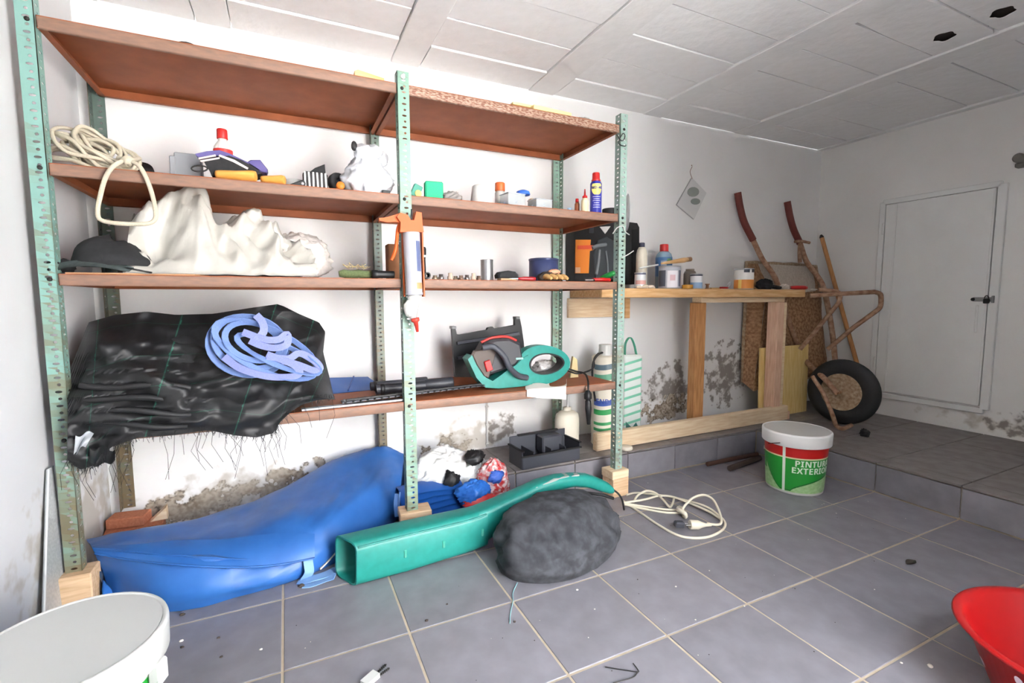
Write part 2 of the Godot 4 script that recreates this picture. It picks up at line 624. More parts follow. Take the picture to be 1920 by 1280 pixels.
func build_room():
	# --- walls
	var o2 = func(p): return Vector2(p.x - XLW, p.y)
	var stains = [
		[o2.call(az(370, 945, ZB)), Vector2(0.28, 0.085), 0.10, "peel"], [o2.call(az(520, 905, ZB)), Vector2(0.24, 0.075), 0.28, "peel"],
		[o2.call(az(450, 930, ZB)), Vector2(0.5, 0.16), 0.15, "damp"],
		[o2.call(az(830, 850, ZB)), Vector2(0.20, 0.10), 0.1, "peel"], [o2.call(az(870, 835, ZB)), Vector2(0.30, 0.16), 0.1, "damp"],
		[o2.call(az(1255, 735, ZB)), Vector2(0.26, 0.20), 0.45, "mould"], [o2.call(az(1250, 765, ZB)), Vector2(0.26, 0.09), 0.1, "peel"],
		[o2.call(az(1360, 700, ZB)), Vector2(0.24, 0.24), 0.5, "mould"], [o2.call(az(940, 800, ZB)), Vector2(0.1, 0.1), 0.0, "mould"]]
	var wm = wall_material(XRW - XLW, YC, stains, 101, rgb(239, 238, 237), rgb(244, 244, 244))
	var wb = wall("wall_back", Vector3(XLW, 0, ZB), Vector3.RIGHT, XRW - XLW, YC, Vector3.BACK, wm)
	var rs = [[Vector2(2.0, 0.28), Vector2(0.95, 0.09), 0.0, "damp"], [Vector2(1.5, 0.30), Vector2(0.20, 0.08), 0.1, "mould"], [Vector2(1.75, 0.33), Vector2(0.16, 0.12), -0.2, "mould"], [Vector2(2.1, 0.32), Vector2(0.5, 0.13), 0.0, "mould"]]
	wall("wall_right", Vector3(XRW, 0, ZB), Vector3.BACK, 3.2, YC, Vector3.LEFT, wall_material(3.2, YC, rs, 131, rgb(232, 230, 227), rgb(238, 237, 234)))
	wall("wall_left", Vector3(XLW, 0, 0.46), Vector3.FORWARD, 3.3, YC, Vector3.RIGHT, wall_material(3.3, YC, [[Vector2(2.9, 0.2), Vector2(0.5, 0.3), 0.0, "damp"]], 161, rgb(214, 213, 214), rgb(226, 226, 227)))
	# flakes of loose paint standing off the damp patches
	var fl := mb(false)
	for f in [[az(520, 903, ZB), 0.2, 0.03, 3], [az(1250, 760, ZB), 0.22, 0.08, 10]]:
		for k in f[3]:
			var p = f[0] + Vector3(rng.randf_range(-1, 1) * f[1], rng.randf_range(-1, 1) * f[2], 0.0)
			p.y = maxf(p.y, STEP + 0.01 if p.x > 1.0 else 0.02)
			p.z = ZB + 0.004
			var r = rng.randf_range(0.005, 0.016)
			var a0 = rng.randf() * TAU
			var tilt = Basis(Vector3(cos(a0), sin(a0), 0), rng.randf_range(0.05, 0.3))
			var ring = []
			for q in 6: ring.append(p + tilt * Vector3(cos(a0 + q * TAU / 6) * r * rng.randf_range(0.6, 1.1), sin(a0 + q * TAU / 6) * r * rng.randf_range(0.6, 1.1), 0) + Vector3(0, 0, 0.004))
			cap(fl, ring, true)
			ring.reverse()
			var rb = []
			for q in ring: rb.append(q - Vector3(0, 0, 0.0012))
			cap(fl, rb, true)
	var fo = obj("loose_paint", fl, mat(rgb(214, 208, 198), 0.9), wb)
	fo.set_meta("kind", "stuff")
	# --- the front wall with the wide doorway the light comes in by; right of it the wall, above it a lintel
	var jx = 1.8
	var jl = 0.6
	var fw = structure(obj("wall_front", boxed(xf(Vector3((jx + XRW) / 2, YC / 2, 0.36)), Vector3(XRW - jx, YC, 0.2), 0.004), M.paint_white))
	obj("lintel", boxed(xf(Vector3((jx + jl) / 2, YC - 0.06, 0.36)), Vector3(jx - jl, 0.12, 0.2), 0.004), M.paint_white, fw)
	obj("door_cheek", boxed(xf(Vector3((jl + XLW) / 2, YC / 2, 0.36)), Vector3(jl - XLW, YC, 0.2), 0.004), M.paint_white, fw)
	structure(obj("wall_outside", boxed(xf(Vector3(jl - 0.2, 1.4, 1.96)), Vector3(0.2, 2.8, 3.0), 0.01), M.stone))
	structure(obj("wall_opposite", boxed(xf(Vector3(2.0, 1.35, 3.65)), Vector3(8.0, 2.7, 0.3), 0.01), M.paint_white))
	structure(obj("floor_outside", boxed(xf(Vector3(1.0, -0.07, 3.46)), Vector3(9, 0.1, 6.0), 0.01), M.patio))
	# --- floor: a bed of grout with the tiles set in it
	var fl0 = structure(obj("floor", boxed(xf(Vector3((XLW + XRW) / 2, -0.0525, -1.19)), Vector3(XRW - XLW + 0.28, 0.1, 3.58), 0.0), M.grout))
	var tile_mesh = {}
	for k in range(-2, 7):
		for i in range(-2, 8):
			var x0 = maxf(-0.0543 + 0.4 * i, XLW); var x1 = minf(-0.0543 + 0.4 * (i + 1), 3.1457)
			var z0 = maxf(-2.370 + 0.4 * k, ZB); var z1 = minf(-2.370 + 0.4 * (k + 1), 0.46)
			if k < 0 and x0 > 0.95: continue
			if k < 0: x1 = minf(x1, 0.97)
			var s = Vector3(x1 - x0 - 0.0082, 0.012, z1 - z0 - 0.0082)
			if s.x < 0.02 or s.z < 0.02: continue
			var key = Vector3i((s * 1000.0).round())
			if not tile_mesh.has(key): tile_mesh[key] = boxed(xf(), s, 0.0016).commit() if false else _mesh(boxed(xf(), s, 0.0016))
			var o = put("tile", tile_mesh[key], M.tiles[rng.randi() % 4], fl0)
			o.position = Vector3((x0 + x1) / 2, -0.006 + rng.randf_range(-0.0006, 0.0006), (z0 + z1) / 2)
			o.rotation = Vector3(rng.randf_range(-1, 1), 0, rng.randf_range(-1, 1)) * 0.0012
	# --- the raised step along the back wall and the right wall
	var sp := mb(false)
	box(sp, xf(Vector3((0.97 + XRW) / 2, STEP / 2 - 0.012, (ZB - 2.382) / 2)), Vector3(XRW - 0.97, STEP - 0.012, -2.382 - ZB), 0.002)
	box(sp, xf(Vector3((3.158 + XRW) / 2, STEP / 2 - 0.012, (-2.382 + 0.26) / 2)), Vector3(XRW - 3.158, STEP - 0.012, 2.64), 0.002)
	var step = structure(obj("floor_step", sp, M.grout))
	var st_m = {}
	for i in range(2, 12):
		var x0 = maxf(-0.0543 + 0.4 * i, 0.97); var x1 = minf(-0.0543 + 0.4 * (i + 1), XRW)
		if x1 - x0 < 0.03: continue
		# riser
		if i < 8:
			var r = put("riser_tile", _mesh(boxed(xf(), Vector3(x1 - x0 - 0.006, STEP - 0.022, 0.012), 0.002)), M.tiles[i % 4], step)
			r.position = Vector3((x0 + x1) / 2, (STEP - 0.012) / 2, -2.377)
		for seg in [[ZB, -2.47], [-2.47, -2.370]]:
			if i >= 8 and seg[1] > -2.4: seg[1] = -2.376
			var t = put("tread_tile", _mesh(boxed(xf(), Vector3(x1 - x0 - 0.005, 0.012, seg[1] - seg[0] - 0.005), 0.002)), M.step_tile, step)
			t.position = Vector3((x0 + x1) / 2, STEP - 0.006, (seg[0] + seg[1]) / 2)
	var et = put("riser_tile", _mesh(boxed(xf(), Vector3(0.012, STEP - 0.022, 0.455), 0.002)), M.step_tile, step)
	et.position = Vector3(0.966, (STEP - 0.012) / 2, -2.606)
	for k in range(0, 7):
		var z0 = -2.370 + 0.4 * k; var z1 = minf(z0 + 0.4, 0.25)
		var r = put("riser_tile", _mesh(boxed(xf(), Vector3(0.012, STEP - 0.022, z1 - z0 - 0.006), 0.002)), M.tiles[k % 4], step)
		r.position = Vector3(3.152, (STEP - 0.012) / 2, (z0 + z1) / 2)
		for seg in [[3.1457, 3.26], [3.26, 3.66], [3.66, 4.06], [4.06, XRW]]:
			var t = put("tread_tile", _mesh(boxed(xf(), Vector3(seg[1] - seg[0] - 0.005, 0.012, z1 - z0 - 0.005), 0.002)), M.step_tile, step)
			t.position = Vector3((seg[0] + seg[1]) / 2, STEP - 0.006 + rng.randf_range(-0.0005, 0.0005), (z0 + z1) / 2)
	# --- ceiling: plastered beams with rows of hollow-brick panels between them
	var ce = structure(obj("ceiling", boxed(xf(Vector3((XLW + XRW) / 2, YC + 0.085, -1.19)), Vector3(XRW - XLW + 0.28, 0.1, 3.58), 0.0), M.beam))
	var beams = [[XLW - 0.0, -0.70], [-0.33, -0.185], [0.595, 0.755], [1.47, 1.655], [2.41, 2.58], [3.34, 3.50], [4.425, XRW]]
	for b in beams:
		obj("beam", boxed(xf(Vector3((b[0] + b[1]) / 2, YC + 0.017, -1.2)), Vector3(b[1] - b[0], 0.045, 3.29), 0.003), M.beam, ce)
	for b in beams.size() - 1:
		var x0 = beams[b][1] + 0.004; var x1 = beams[b + 1][0] - 0.004
		var z = ZB
		var row = 0
		while z < 0.4:
			var dz = 0.255 if row == 0 else 0.268
			var z1 = minf(z + dz, 0.44)
			var c = Vector3((x0 + x1) / 2, YC + 0.021 + (-0.009 if row == 0 else rng.randf_range(-0.003, 0.003)), (z + z1) / 2)
			var s = Vector3(x1 - x0, 0.03, z1 - z - 0.006)
			var hole = null
			for h in [[1771, 69], [1880, 25]]:
				var hp = ay(h[0], h[1], YC + 0.006)
				if absf(hp.x - c.x) < s.x / 2 and hp.z > z and hp.z < z1: hole = hp - c
			var o
			if hole == null: o = put("ceiling_panel", _mesh(boxed(xf(), s, 0.002)), M.ceiling, ce)
			else:
				o = put("ceiling_panel", _mesh(holed_panel(s, hole)), M.ceiling, ce)
				# the unpainted hollow inside the brick, seen through the hole
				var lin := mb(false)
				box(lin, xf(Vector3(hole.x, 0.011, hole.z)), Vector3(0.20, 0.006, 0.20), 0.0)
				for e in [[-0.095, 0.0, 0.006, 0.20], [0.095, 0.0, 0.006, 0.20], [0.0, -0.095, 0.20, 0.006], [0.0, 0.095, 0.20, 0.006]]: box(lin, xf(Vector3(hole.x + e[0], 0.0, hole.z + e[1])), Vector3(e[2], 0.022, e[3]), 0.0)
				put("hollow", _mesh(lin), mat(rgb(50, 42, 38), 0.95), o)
			o.position = c
			o.rotation = Vector3(rng.randf_range(-1, 1) * 0.006, 0, rng.randf_range(-1, 1) * 0.003)
			z = z1
			row += 1
	# --- the low white door in the right wall
	var d = structure(thing_plain("door_1", Vector3(XRW, 0, -1.93)))
	var zz0 = -2.30; var zz1 = -1.58; var y0 = 0.36; var y1 = 1.935
	var fr := mb(false)
	for e in [[zz0 - 0.02, zz0 + 0.02, y0, y1], [zz1 - 0.02, zz1 + 0.03, y0, y1], [zz0, zz1, y1 - 0.02, y1 + 0.02], [zz0, zz1, y0 - 0.03, y0 + 0.01]]:
		box(fr, xf(Vector3(XRW - 0.010, (e[2] + e[3]) / 2, (e[0] + e[1]) / 2)), Vector3(0.03, e[3] - e[2], e[1] - e[0]), 0.003)
	wobj("door_frame", fr, M.paint_old, d)
	var leaf := mb(false)
	box(leaf, xf(Vector3(XRW - 0.014, (y0 + y1) / 2, (zz0 + zz1) / 2)), Vector3(0.022, y1 - y0 - 0.045, zz1 - zz0 - 0.05), 0.003)
	for zz in [zz0 + 0.10, zz1 - 0.03]:    # the folded edges of the sheet-metal leaf
		box(leaf, xf(Vector3(XRW - 0.026, (y0 + y1) / 2, zz)), Vector3(0.006, y1 - y0 - 0.06, 0.012), 0.002)
	var lf = wobj("door_leaf", leaf, M.paint_old, d)
	for yy in [1.72, 0.62]:
		var hg := mb()
		cylinder(hg, xf(Vector3(XRW - 0.034, yy - 0.045, zz0 + 0.018)), 0.009, 0.09, 12)
		wobj("hinge", hg, M.paint_old, d)
	var hs := mb(false)
	var hp = Vector3(XRW - 0.03, 1.145, zz1 - 0.02)
	box(hs, xf(hp + Vector3(0, 0, -0.03)), Vector3(0.006, 0.03, 0.10), 0.002)
	box(hs, xf(hp + Vector3(-0.01, 0, 0.03)), Vector3(0.02, 0.05, 0.012), 0.002)
	wobj("hasp", hs, M.metal_grey, d)
	var pl := mb(false)
	box(pl, xf(hp + Vector3(-0.022, -0.012, 0.0)), Vector3(0.016, 0.034, 0.032), 0.004)
	var sh = []
	for k in 9: sh.append(hp + Vector3(-0.022, 0.006 + sin(PI * k / 8.0) * 0.020, cos(PI * k / 8.0) * 0.011))
	tube(pl, sh, 0.003, 6)
	wobj("padlock", pl, M.metal_dark, d)
	var ks := mb(false)
	cylinder(ks, xf(hp + Vector3(0.004, 0, -0.08), 0, 0, 90), 0.012, 0.012, 12)
	wobj("keyhole", ks, M.metal_dark, d)
	var bar := mb(false)
	box(bar, xf(hp + Vector3(0.002, -0.14, -0.055)), Vector3(0.01, 0.2, 0.014), 0.003)
	wobj("pull_handle", bar, M.paint_old, d)
	# a cable in a thin plastic channel running down the back wall behind the shelves
	var cc = az(912, 757, ZB)
	var tr := mb(false)
	box(tr, xf(Vector3(cc.x, cc.y - 0.14, ZB + 0.006)), Vector3(0.014, 0.30, 0.012), 0.003)
	for yy in [0.0, -0.12, -0.25]: box(tr, xf(Vector3(cc.x, cc.y - 0.015 + yy, ZB + 0.009)), Vector3(0.022, 0.012, 0.016), 0.003)
	structure(obj("trim_1", tr, mat(rgb(205, 203, 200), 0.5)))

func _mesh(st: SurfaceTool) -> ArrayMesh:
	st.generate_normals()
	return st.commit()
func thing_plain(called: String, at: Vector3) -> Node3D:
	var o := Node3D.new()
	o.name = numbered(called)
	add_child(o)
	o.position = at
	return o
# a ceiling panel with an oblong hole broken through its lower face
func holed_panel(s: Vector3, c: Vector3) -> SurfaceTool:
	var st := mb(false)
	flat(st)
	var n = 32
	var h = s * 0.5
	var outer = []
	var inner = []
	for k in n:
		var a = TAU * k / n
		var d = Vector2(cos(a), sin(a))
		var o = Vector2(c.x, c.z)
		var t = minf(((h.x if d.x > 0 else -h.x) - o.x) / d.x if absf(d.x) > 1e-5 else 99.0, ((h.z if d.y > 0 else -h.z) - o.y) / d.y if absf(d.y) > 1e-5 else 99.0)
		outer.append(o + d * t)
		inner.append(o + Vector2(cos(a) * 0.058, sin(a) * 0.045).rotated(-0.5) * (1.0 + 0.09 * sin(a * 5.0 + 1.0) + 0.08 * sin(a * 2.0)))
	for k in n:
		var k2 = (k + 1) % n
		quad(st, Vector3(outer[k].x, -h.y, outer[k].y), Vector3(outer[k2].x, -h.y, outer[k2].y), Vector3(inner[k2].x, -h.y, inner[k2].y), Vector3(inner[k].x, -h.y, inner[k].y))
		quad(st, Vector3(inner[k].x, -h.y, inner[k].y), Vector3(inner[k2].x, -h.y, inner[k2].y), Vector3(inner[k2].x, -0.009, inner[k2].y), Vector3(inner[k].x, -0.009, inner[k].y))
		quad(st, Vector3(outer[k2].x, -h.y, outer[k2].y), Vector3(outer[k].x, -h.y, outer[k].y), Vector3(outer[k].x, h.y, outer[k].y), Vector3(outer[k2].x, h.y, outer[k2].y))
	return st

# one flange of slotted angle: a thin plate with a row of real holes. o = lower corner, w = its width direction, n = outward
func slotted(st, o: Vector3, w: Vector3, n: Vector3, width: float, height: float, tint: Callable, both := false):
	var th = 0.0022
	var pitch = 0.025
	var cnt = int(height / pitch)
	pitch = height / cnt
	flat(st)
	for k in cnt:
		var y0 = pitch * k; var y1 = pitch * (k + 1)
		var slot = k % 2 == 0
		var c = Vector2(width * (0.55 if slot else 0.6), (y0 + y1) / 2)
		var rx = 0.0105 if slot else 0.0055
		var ry = 0.0045 if slot else 0.0052
		var outer = [Vector2(width, c.y), Vector2(width, y1), Vector2(c.x, y1), Vector2(0, y1), Vector2(0, c.y), Vector2(0, y0), Vector2(c.x, y0), Vector2(width, y0)]
		var inner = []
		for q in 8: inner.append(c + Vector2(cos(TAU * q / 8) * rx, sin(TAU * q / 8) * ry))
		var at = func(p, z): return o + w * p.x + Vector3.UP * p.y - n * z
		for q in 8:
			var q2 = (q + 1) % 8
			st.set_color(tint.call(o.y + c.y, outer[q].x))
			quad(st, at.call(outer[q], 0), at.call(outer[q2], 0), at.call(inner[q2], 0), at.call(inner[q], 0))
			quad(st, at.call(outer[q2], th), at.call(outer[q], th), at.call(inner[q], th), at.call(inner[q2], th))
			quad(st, at.call(inner[q], 0), at.call(inner[q2], 0), at.call(inner[q2], th), at.call(inner[q], th))
	st.set_color(tint.call(o.y, 0.0))
	for e in [[0.0, 1], [width, -1]]:
		var a = o + w * e[0]
		var b = a + Vector3.UP * height
		if e[1] > 0: quad(st, a, b, b - n * th, a - n * th)
		else: quad(st, b, a, a - n * th, b - n * th)
	var l = o + Vector3.UP * height
	quad(st, l, l + w * width, l + w * width - n * th, l - n * th)

func build_shelf_unit():
	var u = thing("shelf_unit", "two-bay slotted steel shelf unit with green perforated posts and brown shelves", "shelving", Vector3(0.49, 0, -2.5))
	var rn = noise(5, 7.0, 4)
	# front left, front middle, front right; then the rear ones. side: where the flange that runs back stands (1 = right edge)
	var posts = [
		{"x": -0.766, "w": 0.049, "z": ZF, "n": 1, "side": 1, "y0": 0.165, "y1": 2.19, "c": rgb(132, 172, 162), "rust": 0.75},
		{"x": 0.487, "w": 0.053, "z": ZF, "n": 1, "side": 0, "y0": 0.150, "y1": 2.165, "c": rgb(124, 158, 142), "rust": 0.25},
		{"x": 1.712, "w": 0.048, "z": ZF, "n": 1, "side": 0, "y0": 0.160, "y1": 2.175, "c": rgb(150, 176, 166), "rust": 0.15},
		{"x": -0.745, "w": 0.048, "z": ZR, "n": 1, "side": 0, "y0": 0.16, "y1": 2.17, "c": rgb(96, 112, 104), "rust": 1.1},
		{"x": 0.462, "w": 0.052, "z": ZR, "n": 1, "side": 0, "y0": 0.02, "y1": 2.17, "c": rgb(110, 128, 118), "rust": 0.9},
		{"x": 1.642, "w": 0.048, "z": ZR, "n": 1, "side": 2, "y0": STEP + 0.002, "y1": 2.17, "c": rgb(150, 182, 166), "rust": 0.3}]
	for p in posts:
		var st := mb(false)
		var tint = func(y, x):
			var k = clampf(p.rust * (1.15 - y * 0.75) + rn.get_noise_3d(y * 1.5, x * 6.0, p.x * 4.0) * 0.9, 0.0, 1.0)
			return p.c.lerp(rgb(118, 98, 70), k * 0.85).srgb_to_linear()
		slotted(st, Vector3(p.x, p.y0, p.z), Vector3.RIGHT, Vector3.BACK, p.w, p.y1 - p.y0, tint)
		var d = 0.046
		if p.side == 1: slotted(st, Vector3(p.x + p.w, p.y0, p.z), Vector3.FORWARD, Vector3.RIGHT, d, p.y1 - p.y0, tint)
		elif p.side == 0: slotted(st, Vector3(p.x, p.y0, p.z - (d if p.z == ZF else -d * 0.0)), Vector3.BACK if p.z == ZF else Vector3.BACK, Vector3.LEFT, d, p.y1 - p.y0, tint)
		else: slotted(st, Vector3(p.x + p.w, p.y0, p.z + d), Vector3.FORWARD, Vector3.RIGHT, d, p.y1 - p.y0, tint)
		wobj("post", st, M.post, u)
	# shelves: folded trays, open below
	var ys = [2.112, 1.631, 1.253, 0.679]
	var bays = [[-0.714, 0.484], [0.492, 1.706]]
	for yi in 4:
		for bi in 2:
			var x0 = bays[bi][0]; var x1 = bays[bi][1]
			var y = ys[yi]
			var lip = 0.041
			var st := mb(false)
			var zf = ZF - 0.003; var zr = ZR + 0.003
			box(st, xf(Vector3((x0 + x1) / 2, y - 0.0015, (zf + zr) / 2)), Vector3(x1 - x0, 0.003, zf - zr), 0.0006)
			for e in [x0 + 0.0015, x1 - 0.0015]: box(st, xf(Vector3(e, y - lip / 2, (zf + zr) / 2)), Vector3(0.003, lip, zf - zr), 0.0006)
			for e in [x0 + 0.012, x1 - 0.012]: box(st, xf(Vector3(e, y - lip + 0.001, (zf + zr) / 2)), Vector3(0.022, 0.002, zf - zr - 0.01), 0.0006)
			box(st, xf(Vector3((x0 + x1) / 2, y - lip / 2, zr + 0.0015)), Vector3(x1 - x0, lip, 0.003), 0.0006)
			box(st, xf(Vector3((x0 + x1) / 2, y - lip + 0.001, zr + 0.01)), Vector3(x1 - x0, 0.002, 0.02), 0.0006)
			var s = wobj("shelf", st, M.shelf, u)
			var fl := mb(false)
			# the rolled front edge
			var rows = []
			for q in [Vector2(y - lip, zf - 0.014), Vector2(y - lip, zf - 0.003), Vector2(y - lip + 0.003, zf), Vector2(y - 0.004, zf), Vector2(y - 0.0012, zf - 0.0012), Vector2(y + 0.0006, zf - 0.004), Vector2(y + 0.0006, zf - 0.012)]:
				var r := PackedVector3Array()
				for k in 9:
					var x = lerpf(x0, x1, k / 8.0)
					r.append(Vector3(x, q.x - 0.004 * sin(PI * k / 8.0) * (1.0 if yi == 3 else 0.5), q.y))
				rows.append(r)
			skin(fl, rows, false, 1)
			wobj("front_lip", fl, M.shelf_worn if (yi == 0 and bi == 1) else M.shelf_lip, s)
			# bolts at the front posts
			for bx in ([x0 - 0.022, x1 + 0.024] if bi == 0 else [x1 + 0.03]):
				var bo := mb()
				lathe(bo, [Vector2(0.0001, 0.0), Vector2(0.008, 0.0), Vector2(0.0075, 0.003), Vector2(0.004, 0.0052), Vector2(0.0001, 0.0056)], xf(Vector3(bx, y - 0.02, ZF), 0, 90), 8)
				wobj("bolt", bo, M.metal_dark, u)
	var bo := mb()
	lathe(bo, [Vector2(0.0001, 0.0), Vector2(0.011, 0.0), Vector2(0.010, 0.004), Vector2(0.005, 0.007), Vector2(0.0001, 0.0075)], xf(Vector3(0.513, 2.142, ZF), 0, 90), 12)
	wobj("bolt", bo, M.white_plastic, u)
	# --- what the posts stand on
	var b := thing("wooden_block", "stubby timber block under the front left post at the wall corner", "block", Vector3(-0.745, 0, -2.215))
	obj("timber", boxed(xf(Vector3(0, 0.0825, 0)), Vector3(0.125, 0.164, 0.10), 0.004), M.block, b)
	b = thing("wooden_block", "short timber offcut under the middle front post behind the long teal tube", "block", Vector3(0.518, 0, -2.225), -0.08)
	obj("timber", boxed(xf(Vector3(0.01, 0.13, 0)), Vector3(0.15, 0.038, 0.10), 0.003), M.block, b)
	obj("timber", boxed(xf(Vector3(0, 0.055, 0)), Vector3(0.12, 0.109, 0.10), 0.003), M.pine, b)
	b = thing("wooden_block", "two stacked pale timber cubes under the right front post near the white cable", "block", Vector3(1.735, 0, -2.225), 0.05)
	obj("timber", boxed(xf(Vector3(0, 0.055, 0)), Vector3(0.118, 0.11, 0.10), 0.003), M.block, b)
	obj("timber", boxed(xf(Vector3(-0.004, 0.1345, 0)), Vector3(0.122, 0.047, 0.104), 0.003), M.pine_pale, b)
	var br = thing("brick", "broken red hollow brick lying under the rear left post", "brick", Vector3(-0.68, 0, -2.72), 0.1)
	var bs := mb(false)
	box(bs, xf(Vector3(0, 0.055, 0)), Vector3(0.22, 0.108, 0.11), 0.004)
	obj("brick_body", bs, M.brick, br)
	for k in 3:
		var hh := mb(false)
		box(hh, xf(Vector3(-0.06 + 0.06 * k, 0.055, 0.0545)), Vector3(0.034, 0.05, 0.006), 0.002)
		obj("core_hole", hh, mat(rgb(96, 52, 38), 0.95), br)
	br = thing("brick", "smaller red brick fragment on top of the hollow brick at the rear left post", "brick", Vector3(-0.705, 0.109, -2.73), -0.15)
	obj("brick_body", boxed(xf(Vector3(0, 0.024, 0)), Vector3(0.15, 0.046, 0.09), 0.004), M.brick, br)
	b = thing("wooden_wedge", "pale wooden wedge leaning on the bricks by the rear left post", "wedge", Vector3(-0.585, 0.109, -2.735), 0.1)
	var ws := mb(false)
	prism(ws, [Vector2(-0.04, 0), Vector2(0.03, 0), Vector2(0.027, 0.06)], 0.05, xf(), 0.002)
	obj("wedge_body", ws, M.pine_pale, b)

func build_bench():
	var w = thing("workbench", "rough pine workbench on the raised step with two unlike legs and a low front rail", "workbench", Vector3(2.8, STEP, -2.65))
	wobj("worktop_board", boxed(xf(Vector3((1.79 + 3.78) / 2, 1.196, -2.553)), Vector3(3.78 - 1.79, 0.06, 0.182), 0.004), M.pine, w)
	wobj("worktop_board", boxed(xf(Vector3((1.79 + 2.95) / 2, 1.195, -2.739)), Vector3(2.95 - 1.79, 0.058, 0.186), 0.004), M.pine, w)
	wobj("leg", boxed(xf(Vector3(2.715, (STEP + 1.128) / 2, -2.56)), Vector3(0.095, 1.128 - STEP, 0.07), 0.004), M.pine_up, w)
	var leg = wobj("leg", boxed(xf(Vector3(3.505, (0.25 + 1.128) / 2, -2.515)), Vector3(0.08, 0.878, 0.09), 0.004), M.pine_pink, w)
	leg.set_meta("label", "pinkish front leg")
	wobj("leg_strip", boxed(xf(Vector3(3.564, 0.70, -2.515)), Vector3(0.036, 0.85, 0.08), 0.003), M.pine_pale, w)
	wobj("cross_rail", boxed(xf(Vector3(3.13, 1.147, -2.54)), Vector3(0.90, 0.038, 0.09), 0.003), M.pine_pale, w)
	wobj("foot_rail", boxed(xf(Vector3(2.69, STEP + 0.06, -2.475)), Vector3(1.86, 0.114, 0.045), 0.004), M.pine_pale, w)
	wobj("foot_block", boxed(xf(Vector3(3.58, STEP + 0.034, -2.50)), Vector3(0.14, 0.066, 0.09), 0.004), M.pine_pink, w)
	wobj("wall_board", boxed(xf(Vector3(2.02, 1.095, -2.825)), Vector3(0.50, 0.135, 0.026), 0.003), M.pine_pale, w)
	wobj("end_board", boxed(xf(Vector3(2.25, 1.09, -2.80)), Vector3(0.045, 0.145, 0.05), 0.003), M.pine, w)

# a skin through cross-sections given from left to right, each a list of points from the front foot over the top to the rear foot
# an entry given twice in a section makes a crease
func loft(st, secs: Array, per := 5, per_c := 4, wrinkle := 0.0, seed_ := 1, cut_l := true, cut_r := true, uv := false):
	var cols = []
	for s in secs: cols.append(smooth_path(s, per_c))
	var n = cols[0].size()
	var lines = []
	for k in n:
		var l = []
		for c in cols: l.append(c[k])
		lines.append(smooth_path(l, per))
	var nz = noise(seed_, 5.0, 4, true)
	var nn = noise(seed_ + 3, 2.4, 2)
	var rows = []
	for k in n:
		var row := PackedVector3Array()
		for q in lines[k].size():
			var p = lines[k][q]
			var w = wrinkle * (nz.get_noise_3d(p.x * 1.0, p.y * 2.2, p.z * 2.2) * 0.6 + nn.get_noise_3dv(p))
			row.append(Vector3(p.x, maxf(p.y + w * (0.0 if k == 0 or k == n - 1 else 1.0), 0.0008), p.z + w * 0.6))
		rows.append(row)
	skin(st, rows, false, 1, uv)
	for e in [[0, cut_l], [rows[0].size() - 1, cut_r]]:
		if not e[1]: continue
		var ring = []
		for k in n: ring.append(rows[k][e[0]])
		if e[0] == 0: ring.reverse()
		cap(st, ring, true)
	return rows

func build_ground_things():
	tarp_bundle()
	blower()
	cords()
	paint_bucket()
	near_bucket()
	basin()
	wheelbarrow()
	bags_below()
	step_things()

